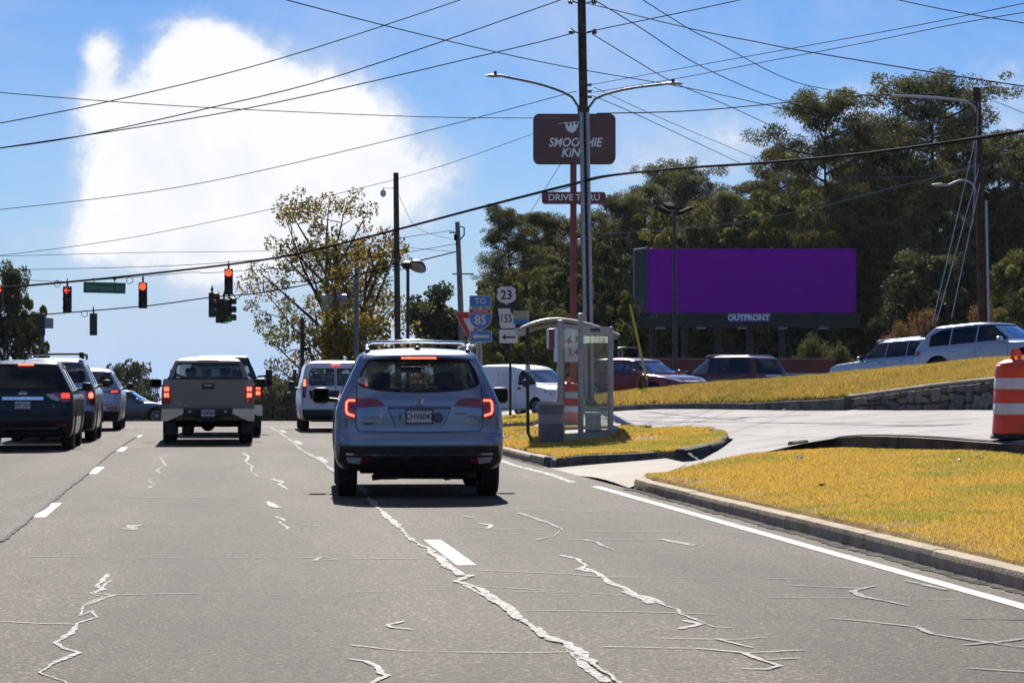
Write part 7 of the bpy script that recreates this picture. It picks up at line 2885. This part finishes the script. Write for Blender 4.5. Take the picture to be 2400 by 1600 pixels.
# ------------------------------------------------------------------ overhead cables
def cable(label, pts, r=.014, mat=M_WIRE, sag=0.0, name='overhead_wire', cat='wire', n=26):
    """pts: (px, py, D) in order; smooth curve through them"""
    P = [W(*p) for p in pts]
    out = []
    m = len(P)
    for i in range(m - 1):
        p0, p1, p2, p3 = P[max(i - 1, 0)], P[i], P[i + 1], P[min(i + 2, m - 1)]
        k = max(3, n // (m - 1))
        for j in range(k):
            t = j / k
            q = .5 * ((2 * p1) + (p2 - p0) * t + (2 * p0 - 5 * p1 + 4 * p2 - p3) * t * t + (3 * p1 - p0 - 3 * p2 + p3) * t ** 3)
            out.append(q)
    out.append(P[-1])
    if sag:
        L_ = len(out) - 1
        out = [q - Vector((0, 0, sag * 4 * (i / L_) * (1 - i / L_))) for i, q in enumerate(out)]
    mb = MB().tube(out, r, 5)
    o = mb.obj(name, mat)
    return tag(o, label, cat, 'overhead wires above the junction')


T = [(-60, 300, 60), (256, 238, 64), (649, 140, 68), (1089, -3, 72), (1200, -45, 73)]
cable('highest wire rising from the left edge and leaving at top centre', T)
cable('wire rising from the left edge to the top just left of the big pole', [(-60, 355, 60), (179, 321, 62), (488, 254, 64), (810, 173, 66), (1315, 0, 70), (1420, -40, 71)])
cable('wire rising from the left to the second insulator of the big pole', [(-60, 356, 64), (565, 257, 66), (1167, 122, 69), (1347, 77, 71.7)])
cable('wire rising from the second insulator of the big pole to the upper right', [(1377, 75, 71.7), (1620, 25, 74), (1790, -12, 76)])
cable('thin line crossing the cloud nearly level towards the brown shop sign', [(-60, 212, 80), (256, 238, 84), (574, 257, 90), (988, 274, 96), (1250, 277, 101), (1330, 276, 118)])
cable('long line entering at top centre and passing behind the big pole', [(640, -8, 60), (905, 61, 66), (1161, 122, 72), (1354, 162, 78), (1620, 208, 86), (1870, 262, 96), (2000, 286, 104)])
cable('thin line climbing across the lower cloud to the lamp arms', [(-60, 498, 80), (417, 439, 78), (900, 332, 76), (1351, 214, 73)], .011)
cable('thin line climbing above the autumn tree to the brown sign', [(-60, 606, 95), (357, 548, 98), (929, 420, 103), (1241, 317, 108), (1300, 296, 125)], .011)
cable('faint line just above the bold cable at left', [(-60, 634, 105), (0, 633, 105), (417, 622, 106), (700, 598, 107), (923, 560, 108), (1064, 540, 108)], .012)
cable('faint level line below the thin climbing ones at left', [(-60, 602, 100), (330, 592, 103), (620, 588, 108), (860, 575, 114), (1060, 590, 118)], .010)
cable('bold twisted cable sweeping the picture from lower left to the big pole', [(-60, 684, 100), (0, 675, 101), (250, 652, 102), (535, 620, 103), (700, 594, 100), (918, 541, 93), (1100, 493, 84), (1275, 448, 76), (1372, 424, 71.8)], .042, name='overhead_cable', cat='cable')
cable('bold grey cable running on from the big pole to the right edge', [(1372, 424, 71.8), (1440, 410, 70), (1600, 394, 66), (1786, 382, 60), (2010, 362, 54), (2250, 330, 49), (2470, 296, 45)], .034, M_WIRE, name='overhead_cable', cat='cable')
cable('thin wire lashed just under the bold cable near the big pole', [(1275, 454, 76), (1330, 440, 73), (1390, 416, 70), (1470, 406, 69), (1560, 398, 67)], .012)
cable('lower signal wire from the left edge to the leaning grey pole', [(-60, 750, 112), (102, 737, 113), (350, 716, 114), (490, 697, 113), (612, 686, 112), (780, 655, 110), (923, 625, 109), (1068, 590, 107.7)], .026)
cable('thin messenger wire above the street name sign', [(45, 655, 106), (160, 660, 106), (280, 652, 106), (450, 638, 106), (480, 640, 106), (560, 635, 106), (740, 622, 106), (900, 600, 106), (1066, 572, 107)], .012)
cable('line from the first insulator of the big pole down to the right edge', [(1375, 8, 71.7), (1620, 68, 62), (1770, 98, 58), (1889, 121, 55), (2199, 172, 50), (2450, 210, 46)], .014)
cable('steep line from the pole top down into the pines', [(1385, -4, 71.7), (1500, 65, 76), (1620, 143, 84), (1750, 205, 94), (1863, 245, 104), (1960, 270, 112)], .015)
cable('steep line entering at top and ending at the long lamp arm', [(1490, -10, 66), (1620, 71, 72), (1680, 100, 76), (1859, 191, 84), (2029, 223, 90), (2090, 232, 92)], .013)
cable('steep line from second insulator past the right lamp head', [(1388, 80, 71.7), (1480, 136, 76), (1578, 193, 84), (1700, 245, 95), (1814, 298, 108)], .014)
cable('line rising right from behind the big pole, upper of a pair', [(1390, 198, 74), (1600, 160, 66), (1944, 98, 58), (2200, 50, 52), (2460, -5, 48)], .009)
cable('line rising right from behind the big pole, lower of a pair', [(1390, 217, 74), (1600, 182, 66), (1783, 147, 62), (2029, 100, 56), (2250, 55, 50), (2460, 20, 47)], .009)
cable('thin line falling from the bracket towards the pine edge', [(1392, 226, 72), (1500, 272, 80), (1740, 385, 100)], .011)
cable('thinner line falling just above its twin to the pine edge', [(1392, 205, 72), (1560, 282, 84), (1774, 372, 104)], .009)
cable('line crossing the top right corner', [(2080, -5, 60), (2250, 30, 58), (2460, 64, 56)], .012)
cable('pale wire from brown pole sagging across the pines', [(1400, 548, 100), (1600, 536, 100), (1723, 521, 100), (1900, 490, 99), (2055, 449, 98), (2200, 414, 98), (2296, 388, 97.7)], .022, M_WIREB)
cable('upper pale wire reaching brown pole from the big pole', [(1400, 266, 74), (1600, 261, 78), (1778, 247, 84), (1990, 226, 92), (2150, 222, 96), (2290, 216, 97.7)], .018)
cable('short pale wire left of brown pole top', [(1960, 286, 92), (2102, 290, 94), (2200, 283, 96), (2291, 268, 97.7)], .014, M_WIREB)
cable('pale wire through the pines at mid height', [(1980, 418, 100), (2100, 416, 99), (2200, 408, 98), (2296, 385, 97.7)], .012, M_WIREB)
cable('wire leaving brown pole to the right edge', [(2300, 228, 97.6), (2350, 245, 90), (2460, 290, 80)], .013)
cable('steep service drop from the brown sign down past the bold cable', [(1318, 378, 110), (1276, 445, 112), (1240, 500, 118), (1185, 562, 126)], .012)
for k, (a, c_) in enumerate((((2292, 300), (2187, 752)), ((2294, 395), (2196, 752)), ((2297, 430), (2230, 745)), ((2293, 240), (2280, 520)))):
    cable(['longest guy wire left of the brown pole', 'middle guy wire left of the brown pole', 'steepest guy wire left of the brown pole', 'short upper guy wire beside the brown pole'][k],
          [(a[0], a[1], 97.7), ((a[0] + c_[0]) / 2, (a[1] + c_[1]) / 2, 96.5), (c_[0], c_[1], 95)], .018, M_STEEL, name='guy_wire', cat='guy wire')
cable('loop of wire hanging off the camera pole to the right', [(934, 455, 104), (965, 520, 104), (1000, 545, 105), (1060, 560, 107)], .008)
cable('curl of wire from the right of the signal cluster', [(545, 688, 112), (556, 700, 112), (568, 686, 112)], .022)
for (px, py, D), lb in (((304, 657, 106), 'wire coil right of the street name sign'), ((198, 735, 113), 'wire coil on the lower wire above the dark signal'), ((55, 673, 104), 'wire coil near the left edge'), ((134, 665, 104), 'small wire coil left of the arrow signal')):
    c0 = W(px, py, D)
    rr_ = .13 if D > 105 else .12
    o = MB().tube([c0 + Vector((rr_ * math.sin(a), 0, rr_ * math.cos(a))) for a in np.linspace(0, 2 * math.pi, 20)], .014, 5).obj('wire_coil', M_WIRE)
    tag(o, lb, 'wire coil', 'coils of spare wire')

# ------------------------------------------------------------------ small litter
r_ = random.Random(9)
LIT = [(1874, 1071, h_grass, 'white', 'crumpled white paper near the tip of the front lawn'), (2246, 1076, h_grass, 'white', 'small white scrap below the low wall'), (2296, 1071, h_grass, 'yellow', 'yellow wrapper leaning against the low wall'),
       (1926, 1135, h_grass, 'dark', 'small dark lump in the middle of the front lawn'), (1836, 905, h_berm, 'white', 'white paper scrap on the bank under the maroon minivan')]
for px, py, hf, kind, lb in LIT:
    D = 40.0
    for it in range(12):
        x, y = XY(px, D)
        z = float(hf(np.array([x]), np.array([y]))[0]) + .04
        D = D * .5 + .5 * (CAMH - z) * F / (py - 886)
        D = min(max(D, 15), 72)
    x, y = XY(px, D)
    z = float(hf(np.array([x]), np.array([y]))[0]) + .05
    m = MB()
    v, f = [], []
    for i in range(5):
        for j in range(4):
            v.append((i * .045 - .09 + r_.uniform(-.01, .01), j * .04 - .06, r_.uniform(0, .05)))
    for i in range(4):
        for j in range(3):
            f.append((i * 4 + j, i * 4 + 4 + j, i * 4 + 5 + j, i * 4 + j + 1))
    n0 = len(v)
    v += [(a, b_, c_ - .006) for a, b_, c_ in v]
    f += [tuple(reversed([q + n0 for q in ff])) for ff in f]
    m.add(v, f)
    o = m.obj('litter', {'white': M_SIGNW, 'yellow': pbr('yellow_wrapper', (.6, .5, .05), .5), 'dark': M_UNDER}[kind])
    o.location = (x, y, z - .02)
    o.scale = (.5, .5, .5)
    o.rotation_euler = (r_.uniform(-.3, .3), r_.uniform(-.4, .4), r_.uniform(0, 3))
    tag(o, lb, 'litter')
# ------------------------------------------------------------------ trees
M_BARK = pbr('pine_bark', (.055, .040, .030), .95, c2=(.12, .09, .065), ns=4, nd=8, bump=.6, bs=15, spec=.1)
M_NEEDLE = leafmat('needles', .42)


def leaves_mesh(name, C, N, size, rng, pal, up=.25, el=2.2, droop=0.0, mat=None, spread=None):
    """C: leaf centres, one triangle pair each; pal: function(n) -> colours"""
    n = len(C)
    d = rng.normal(size=(n, 3))
    d[:, 2] += up
    d /= np.linalg.norm(d, axis=1)[:, None]
    e = rng.normal(size=(n, 3))
    s = np.cross(d, e)
    s /= np.linalg.norm(s, axis=1)[:, None] + 1e-9
    L_ = size * rng.uniform(.6, 1.4, (n, 1))
    V = np.zeros((n, 4, 3))
    V[:, 0] = C - d * L_ * .5
    V[:, 1] = C + s * L_ * .5 / el
    V[:, 2] = C + d * L_ * .5
    V[:, 3] = C - s * L_ * .5 / el
    cols = np.repeat(pal, 4, 0)
    return npmesh(name, V.reshape(-1, 3), np.arange(4 * n).reshape(n, 4), mat or M_LEAF, cols)


def limb_tubes(branches, n=5):
    m = MB()
    for pts, r0, r1 in branches:
        k = len(pts)
        m.tube(pts, [r0 + (r1 - r0) * i / (k - 1) for i in range(k)], n)
    return m


def make_pine(seed, H, cb=.45, width=.24, nleaf=44000, dens=1.0, umb=.0, col=((.058, .064, .026), (.17, .165, .05)), lsize=.24):
    """tall loblolly pine: bare trunk and a full, rounded, lumpy crown of needle tufts carried on long limbs"""
    rng = np.random.default_rng(seed)
    lean = rng.normal(0, .012, 2)
    axis = lambda z: np.array([lean[0] * z * z / H + .12 * math.sin(z * .35 + seed), lean[1] * z * z / H, z])
    tr = [tuple(axis(z)) for z in np.linspace(-.5, H * .97, 12)]
    br, clumps = [], []
    nl = int(34 * dens)
    for i in range(nl):
        u = (i + rng.random()) / nl
        z = H * (cb + (1 - cb) * u * .93)
        prof = math.sqrt(max(.06, 1 - ((u - .52) / .56) ** 2)) * (1 - .15 * u)
        if umb:
            prof *= .55 + .75 * u if u < .75 else 1.15
        R_ = H * width * prof * rng.uniform(.65, 1.12)
        a = i * 2.4 + rng.uniform(-.5, .5)
        el = rng.uniform(-.05, .3) + .55 * u ** 2
        p0 = axis(z)
        d = np.array([math.cos(a) * math.cos(el), math.sin(a) * math.cos(el), math.sin(el)])
        p2 = p0 + d * R_ + np.array([0, 0, R_ * .10])
        p2[2] = min(p2[2], H * .985)
        br.append(([tuple(p0), tuple(p0 + d * R_ * .5), tuple(p2)], .05 + R_ * .018, .015))
        for j in range(max(4, int(R_ * 2.6))):
            t = rng.uniform(.30, 1.04) ** .8
            off = rng.normal(0, R_ * .17, 3)
            off[2] = off[2] * .55 + .25
            clumps.append((p0 + (p2 - p0) * t + off, rng.uniform(.55, 1.25) * (H / 24)))
    for j in range(6):
        clumps.append((axis(H * .96) + rng.normal(0, .5, 3) * np.array([1, 1, .4]), rng.uniform(.6, 1.0)))
    Cc = np.array([c[0] for c in clumps])
    Rr = np.array([c[1] for c in clumps])
    idx = rng.choice(len(clumps), nleaf, p=Rr ** 2 / (Rr ** 2).sum())
    q = rng.normal(size=(len(idx), 3))
    q /= np.linalg.norm(q, axis=1)[:, None]
    q *= rng.uniform(.15, 1.0, (len(idx), 1)) ** .6
    q[:, 2] *= .62
    C = Cc[idx] + q * Rr[idx][:, None]
    g = np.clip(rng.normal(.42, .26, len(clumps)), 0, 1)[idx][:, None]
    pal = np.array(col[0]) * (1 - g) + np.array(col[1]) * g
    brown = (rng.random(len(idx)) < .05)[:, None]
    pal = np.where(brown, np.array((.16, .10, .05)), pal)
    pal = pal * rng.uniform(.55, 1.5, (len(idx), 1))
    lm = leaves_mesh('crown', C, None, lsize, rng, pal, up=.5, el=2.6, mat=M_NEEDLE)
    tm = MB().tube(tr, [max(.05, .30 * (H / 24) * (1 - .85 * i / 11)) for i in range(12)], 8)
    bm_ = limb_tubes(br)
    return tm.mesh('trunk', M_BARK, 60), bm_.mesh('limbs', M_BARK, 60), lm


def make_broad(seed, H, W_, nleaf=16000, cb=.22, col=((.045, .062, .014), (.16, .17, .03)), lsize=.32, airy=.0, el=1.7, nb=16, lob=26, lr=(.10, .2)):
    """broad-leaved tree: forked limbs, lobes of leaves with gaps between them"""
    rng = np.random.default_rng(seed)
    tr = [(.1 * math.sin(z), .08 * math.cos(z * .7), z) for z in np.linspace(-.5, H * .8, 9)]
    br, lobes = [], []
    for i in range(nb):
        u = (i + rng.random()) / nb
        z0 = H * (cb * .7 + (.75 - cb * .7) * u)
        a = i * 2.4 + rng.uniform(-.4, .4)
        el_ = rng.uniform(.35, .9) + .35 * u
        Lb = W_ * .5 * rng.uniform(.7, 1.1) * (1 - .45 * u) / max(.45, math.cos(el_))
        Lb = min(Lb, H * .5)
        p0 = np.array([0, 0, z0])
        d = np.array([math.cos(a) * math.cos(el_), math.sin(a) * math.cos(el_), math.sin(el_)])
        p2 = p0 + d * Lb
        p2[2] = min(p2[2], H * .99)
        pm = p0 + (p2 - p0) * .5 + rng.normal(0, .15, 3)
        br.append(([tuple(p0), tuple(pm), tuple(p2)], .06 + H * .004, .02))
        for k in range(3):
            q = p0 + (p2 - p0) * rng.uniform(.45, .9)
            e = q + rng.normal(0, W_ * .09, 3) + np.array([0, 0, W_ * .05])
            br.append(([tuple(q), tuple((q + e) / 2 + rng.normal(0, .06, 3)), tuple(e)], .035, .012))
            lobes.append((e, rng.uniform(*lr) * W_ * .5))
        lobes.append((p2, rng.uniform(*lr) * W_ * .6))
    for k in range(lob):
        a, rr_, z = rng.uniform(0, 6.28), W_ * .5 * rng.uniform(.2, .95), H * rng.uniform(cb + .05, .97)
        rr_ *= math.sqrt(max(0.05, 1 - ((z / H - .55) / .5) ** 2))
        lobes.append((np.array([rr_ * math.cos(a), rr_ * math.sin(a), z]), rng.uniform(*lr) * W_ * .5))
    Cc = np.array([l[0] for l in lobes])
    Rr = np.array([l[1] for l in lobes])
    w = Rr ** 2
    idx = rng.choice(len(lobes), nleaf, p=w / w.sum())
    q = rng.normal(size=(nleaf, 3))
    q /= np.linalg.norm(q, axis=1)[:, None]
    q *= rng.uniform(.25, 1.0, (nleaf, 1)) ** .5
    q[:, 2] *= .8
    C = Cc[idx] + q * Rr[idx][:, None]
    C[:, 2] = np.maximum(C[:, 2], .2)
    g = np.clip(rng.normal(.45, .28, len(lobes)), 0, 1)[idx][:, None]
    pal = np.array(col[0]) * (1 - g) + np.array(col[1]) * g
    if len(col) > 2:
        k = (rng.random(len(lobes)) < .4)[idx][:, None] & (rng.random((nleaf, 1)) < .7)
        pal = np.where(k, np.array(col[2]), pal)
    pal = pal * rng.uniform(.6, 1.4, (nleaf, 1))
    lm = leaves_mesh('crown', C, None, lsize, rng, pal, up=.0, el=el)
    tm = MB().tube(tr, [max(.05, H * .016 * (1 - .8 * i / 8)) for i in range(9)], 8)
    return tm.mesh('trunk', M_BARK, 60), limb_tubes(br).mesh('limbs', M_BARK, 60), lm


def plant(name, label, meshes, loc, H0, H, rz, group=None, wide=1.0, cat='tree'):
    t = thing(name, label, cat, loc, rz, group)
    s = H / H0
    t.scale = (s * wide, s * wide, s)
    for nm, me in zip(('trunk', 'branches', 'crown'), meshes):
        o = link(nm, me, t)
        if nm == 'branches':
            o['kind'] = 'stuff'
    return t


PINES = [make_pine(21, 24, .42, .185), make_pine(22, 24, .36, .17, dens=1.15), make_pine(23, 24, .50, .235, dens=.85, umb=1, nleaf=40000), make_pine(24, 24, .24, .19, nleaf=52000, dens=1.3)]
OLIVE = [make_broad(31, 15, 10, 22000, .05, ((.06, .07, .022), (.21, .20, .04)), .28), make_broad(32, 15, 9, 26000, .05, ((.055, .068, .022), (.16, .16, .04)), .28)]
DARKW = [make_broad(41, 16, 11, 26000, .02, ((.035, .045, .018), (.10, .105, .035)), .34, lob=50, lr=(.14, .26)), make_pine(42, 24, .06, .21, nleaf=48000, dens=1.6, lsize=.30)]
for i, (px, py, D, kind, wd, lb) in enumerate([
        (1196, 476, 168, 'P1', 1.1, 'pine with tufted dark top just right of the leaning grey pole'),
        (1262, 492, 176, 'P0', 1.0, 'pine behind the US 23 sign set'),
        (1318, 505, 182, 'P3', 1.1, 'pine hidden by the red sign post'),
        (1395, 490, 190, 'P1', 1.0, 'pine just right of the big utility pole'),
        (1452, 452, 195, 'P0', 1.1, 'pine left of the three-headed lot light'),
        (1512, 424, 200, 'P3', 1.1, 'pine above the left end of the billboard'),
        (1580, 380, 206, 'P2', .9, 'flat topped pine above the lot light'),
        (1640, 400, 200, 'P1', 1.0, 'pine with rounded top in the middle of the row'),
        (1705, 442, 190, 'P3', 1.2, 'lower bushy pine above the billboard middle'),
        (1770, 418, 196, 'P0', 1.2, 'pine left of the tallest pair'),
        (1822, 330, 204, 'P3', 1.0, 'pine with side tuft left of the umbrella shaped one'),
        (1935, 216, 198, 'P2', 1.0, 'umbrella shaped pine with sky showing through its limbs'),
        (2010, 310, 206, 'P1', 1.1, 'pine between the two tallest'),
        (2085, 262, 200, 'P3', 1.0, 'pine crowding the tallest from the left'),
        (2186, 176, 194, 'P2', 1.15, 'tallest pine, round headed, left of the brown pole'),
        (2262, 262, 202, 'P1', 1.1, 'pine behind the brown utility pole'),
        (2350, 300, 198, 'P0', 1.1, 'thin pine right of the brown pole'),
        (2420, 330, 190, 'P3', 1.1, 'pine at the right edge'),
        (2480, 280, 200, 'P1', 1.1, 'pine just outside the right edge')]):
    x, y = XY(px, D)
    z = hz(x, y) - .2
    top = W(px, py, D).z
    me = PINES[int(kind[1])]
    plant('pine_tree', lb, me, (x, y, z), 24.5, top - z, i * 1.7, 'pines behind the billboard', wd)
for i, (px, py, D, k, wd, lb) in enumerate([
        (1230, 640, 150, 0, .9, 'olive green tree behind the bus stop sign'), (1310, 620, 156, 1, 1.0, 'dull green tree behind the red sign post'), (1418, 560, 160, 1, .75, 'olive tree left of the billboard'),
        (1600, 500, 186, 0, 1.0, 'yellow green tree peeping over the billboard left half'), (1710, 510, 184, 1, 1.1, 'green tree over the billboard middle'), (1850, 460, 186, 0, 1.0, 'yellow green tree over the billboard right half'),
        (1960, 520, 190, 1, 1.0, 'green tree at the billboard right corner'), (2380, 600, 160, 0, 1.0, 'olive tree at the right edge'), (1570, 750, 190, 0, 1.1, 'olive tree under the billboard left'), (1700, 770, 190, 1, 1.2, 'green tree under the billboard plate'),
        (1155, 700, 150, 0, .8, 'olive tree left of the US 23 sign')]):
    x, y = XY(px, D)
    z = hz(x, y) - .2
    plant('leafy_tree', lb, OLIVE[k], (x, y, z), 15, W(px, py, D).z - z, i * 2.1 + .4, 'leafy trees before the pines', wd)
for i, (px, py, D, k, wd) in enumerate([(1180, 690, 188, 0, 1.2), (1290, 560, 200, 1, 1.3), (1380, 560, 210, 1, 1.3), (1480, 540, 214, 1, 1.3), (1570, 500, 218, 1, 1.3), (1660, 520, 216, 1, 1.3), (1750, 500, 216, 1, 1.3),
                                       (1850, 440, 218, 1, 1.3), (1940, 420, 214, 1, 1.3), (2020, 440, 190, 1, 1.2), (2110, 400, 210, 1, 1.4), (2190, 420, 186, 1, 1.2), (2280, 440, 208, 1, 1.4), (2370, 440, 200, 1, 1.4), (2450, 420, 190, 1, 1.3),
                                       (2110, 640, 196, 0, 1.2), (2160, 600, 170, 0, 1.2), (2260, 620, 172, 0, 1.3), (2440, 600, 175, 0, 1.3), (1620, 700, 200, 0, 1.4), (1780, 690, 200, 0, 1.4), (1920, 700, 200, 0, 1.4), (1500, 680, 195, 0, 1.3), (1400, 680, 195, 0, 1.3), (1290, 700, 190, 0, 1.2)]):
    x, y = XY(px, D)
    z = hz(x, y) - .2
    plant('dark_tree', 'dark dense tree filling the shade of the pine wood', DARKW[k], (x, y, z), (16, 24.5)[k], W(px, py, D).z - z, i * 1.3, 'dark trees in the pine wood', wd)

# undergrowth closing the wood at its foot
def undergrowth():
    rng = np.random.default_rng(5)
    n = 60000
    px = rng.uniform(1120, 2560, n)
    D = rng.uniform(206, 214, n)
    az = np.arctan((px - 1200) / F) + YAW
    dd = D / np.cos(az - YAW)
    x, y = dd * np.sin(az), dd * np.cos(az)
    base = h_base(x, y)
    top = 5.5 + 2.5 * vnoise(x, y, 5.0, 12) + 1.5 * vnoise(x, y, 1.7, 13)
    z = base + top * rng.uniform(0, 1, n) ** .8
    g = np.clip(vnoise(x, z * 3, 2.2, 14) + rng.normal(0, .12, n), 0, 1)[:, None]
    pal = (np.array((.030, .038, .016)) * (1 - g) + np.array((.10, .10, .035)) * g) * rng.uniform(.6, 1.4, (n, 1))
    me = leaves_mesh('undergrowth', np.stack([x, y, z], -1), None, .55, rng, pal, up=0, el=1.6)
    tag(link('undergrowth', me), 'dark green undergrowth at the foot of the pine wood', 'undergrowth', kind='stuff')


undergrowth()

# autumn tree with orange leaves, airy
aut = make_broad(52, 13.5, 10.5, 15000, .12, ((.085, .085, .025), (.17, .155, .042), (.26, .14, .04)), .17, el=1.5, nb=26, lob=26, lr=(.08, .17))
b = Vector((*XY(768, 132), -1.4))
plant('autumn_tree', 'thin autumn tree with orange brown leaves against the cloud', aut, b, 13.5, W(690, 478, 132).z + 1.4, 3.6, wide=.98)
aut2 = make_broad(53, 8, 5.0, 3000, .05, ((.13, .11, .025), (.28, .21, .035), (.32, .18, .035)), .20, el=1.5, nb=12, lob=14, lr=(.14, .26))
b = Vector((*XY(858, 126), -1.0))
plant('autumn_tree', 'yellow autumn tree at the foot of the wooden camera pole', aut2, b, 8, W(858, 545, 126).z + 1.0, 0, wide=.9)
aut3 = make_broad(57, 6, 4.5, 5000, .0, ((.18, .14, .025), (.38, .27, .035), (.14, .13, .035)), .20, el=1.5, nb=10, lob=16, lr=(.18, .30))
b = Vector((*XY(820, 122), -1.0))
plant('autumn_tree', 'low golden tree just right of the silver blue car roof', aut3, b, 6, W(858, 730, 122).z + 1.0, 0, wide=1.1)
# dark round tree behind the camera pole
b = Vector((*XY(1018, 190), -1))
plant('dark_tree', 'dark round tree between the wooden camera pole and the leaning pole', make_broad(61, 8, 5.6, 16000, .0, ((.025, .038, .014), (.06, .075, .022)), .30, lob=40, lr=(.22, .34)), b, 8, W(1018, 690, 190).z + 1, 0, wide=.85)
# left edge trees
for px, py, D, lb in ((18, 630, 150, 'tall dark tree cut by the left edge'), (66, 706, 148, 'dark tree sloping down beside the left canopy'), (-60, 640, 155, 'dark tree outside the left edge')):
    x, y = XY(px, D)
    plant('leafy_tree', lb, DARKW[0] if px != 66 else OLIVE[1], (x, y, -2.5), 16 if px != 66 else 15, W(px, py, D).z + 2.5, px * .1, wide=.52)
# distant ones
far1 = make_broad(71, 9, 8, 5000, .1, ((.035, .045, .02), (.09, .085, .035)), .45, lr=(.15, .3))
for px, py, D, wd, lb in ((300, 866, 330, .62, 'distant round tree above the blue sedan roof'), (262, 876, 325, .4, 'distant tree left of the round one'), (348, 898, 360, .5, 'small distant tree left of the grey pickup')):
    x, y = XY(px, D)
    plant('leafy_tree', lb, far1, (x, y, -9), 9, W(px, py, D).z + 9, px, wide=wd)
wood = ((.035, .045, .018), (.10, .09, .03))
farm = [make_broad(81, 10, 7, 6000, .0, wood, .42, lob=30, lr=(.2, .32)), make_broad(82, 10, 6, 5000, .0, ((.14, .10, .025), (.30, .17, .03), (.34, .2, .03)), .38, lob=24, lr=(.2, .32)), make_broad(83, 10, 6, 1500, .1, ((.05, .05, .04), (.12, .10, .07)), .30, nb=24, lob=10)]
r_ = random.Random(5)
k = 0
for px in range(575, 720, 11):
    D = r_.uniform(225, 300)
    py = r_.uniform(912, 946) if px < 640 else r_.uniform(884, 925)
    x, y = XY(px, D)
    kind = r_.choice([0, 0, 2, 1 if px > 645 else 2])
    plant('leafy_tree', 'far roadside tree beyond the crest between the pickup and the white van', farm[kind], (x, y, -9), 10, W(px, py, D).z + 9, px, 'far trees beyond the crest', wide=1.0)
    k += 1
for px in list(range(-40, 580, 45)) + list(range(730, 1150, 40)):
    D = r_.uniform(330, 420)
    x, y = XY(px, D)
    plant('leafy_tree', 'hazy far tree low behind the queue of cars', farm[0], (x, y, -12), 10, W(px, r_.uniform(938, 960), D).z + 12, px, 'low far trees', wide=1.3)
# bushes
bush = make_broad(91, 2.6, 4.2, 6000, .0, ((.045, .06, .018), (.12, .12, .035)), .16, nb=10, lob=26, lr=(.22, .34))
for px, py, D, lb, wd in ((1905, 812, 126, 'round olive bush behind the end of the red wall', .8), (1965, 826, 124, 'lower olive bush at the end of the red wall', .8), (1500, 905, 74.5, 'small weedy bush at the foot of the yellow guy guard', .30)):
    x, y = XY(px, D)
    z = hz(x, y) - .1 if D > 100 else float(h_berm(np.array([x]), np.array([y]))[0]) - .1
    plant('bush', lb, bush, (x, y, z), 2.6, max(.5, W(px, py, D).z - z), px, wide=wd, cat='bush')
rust = make_broad(92, 4, 4.5, 3500, .0, ((.12, .055, .025), (.22, .10, .05), (.20, .16, .05)), .16, nb=20, lob=20, lr=(.2, .32))
for px, py, D, lb in ((2118, 768, 118, 'rusty red shrub behind the silver crossover'), (2165, 742, 116, 'taller rusty shrub left of the silver wagon roof'), (2078, 795, 119, 'low rusty shrub left end'), (2300, 735, 118, 'red tinged shrub behind the silver wagon')):
    x, y = XY(px, D)
    z = hz(x, y)
    plant('shrub', lb, rust, (x, y, z), 4, W(px, py, D).z - z, px, wide=.55, cat='shrub')

# trees added out of view to darken what car bodies and glass mirror
r_ = random.Random(77)
for k in range(30):
    a = R(-78 + 156 * k / 29) + r_.uniform(-.03, .03)
    D = r_.uniform(55, 90)
    x, y = D * math.sin(a) * 1.1, -D * math.cos(a)
    plant('leafy_tree', 'unseen tree added behind the viewpoint to darken reflections in the vehicles', DARKW[k % 2], (x, y, -.2), (16, 24.5)[k % 2], r_.uniform(11, 17), k * 1.1, 'added trees behind the viewpoint', wide=1.3)
for k in range(12):
    y = -10 + k * 14
    x = -r_.uniform(30, 42) - (k > 5) * 8
    plant('leafy_tree', 'unseen tree added beyond the left kerb to darken car reflections', DARKW[k % 2], (x, y, -.4), (16, 24.5)[k % 2], r_.uniform(9, 14), k * 1.7, 'added trees left of the road', wide=1.1)
# ------------------------------------------------------------------ thin haze round the camera and everything built
def haze():
    m = bpy.data.materials.new('haze_air')
    m.use_nodes = True
    nt = m.node_tree
    nt.nodes.clear()
    out = nt.nodes.new('ShaderNodeOutputMaterial')
    pv = nt.nodes.new('ShaderNodeVolumePrincipled')
    pv.inputs['Color'].default_value = (.86, .92, 1.0, 1)
    pv.inputs['Density'].default_value = .00004
    pv.inputs['Anisotropy'].default_value = .3
    nt.links.new(pv.outputs[0], out.inputs['Volume'])
    o = MB().box((0, 350, 2), (1500, 1700, 62)).obj('haze', m)
    tag(o, kind='stuff')


haze()
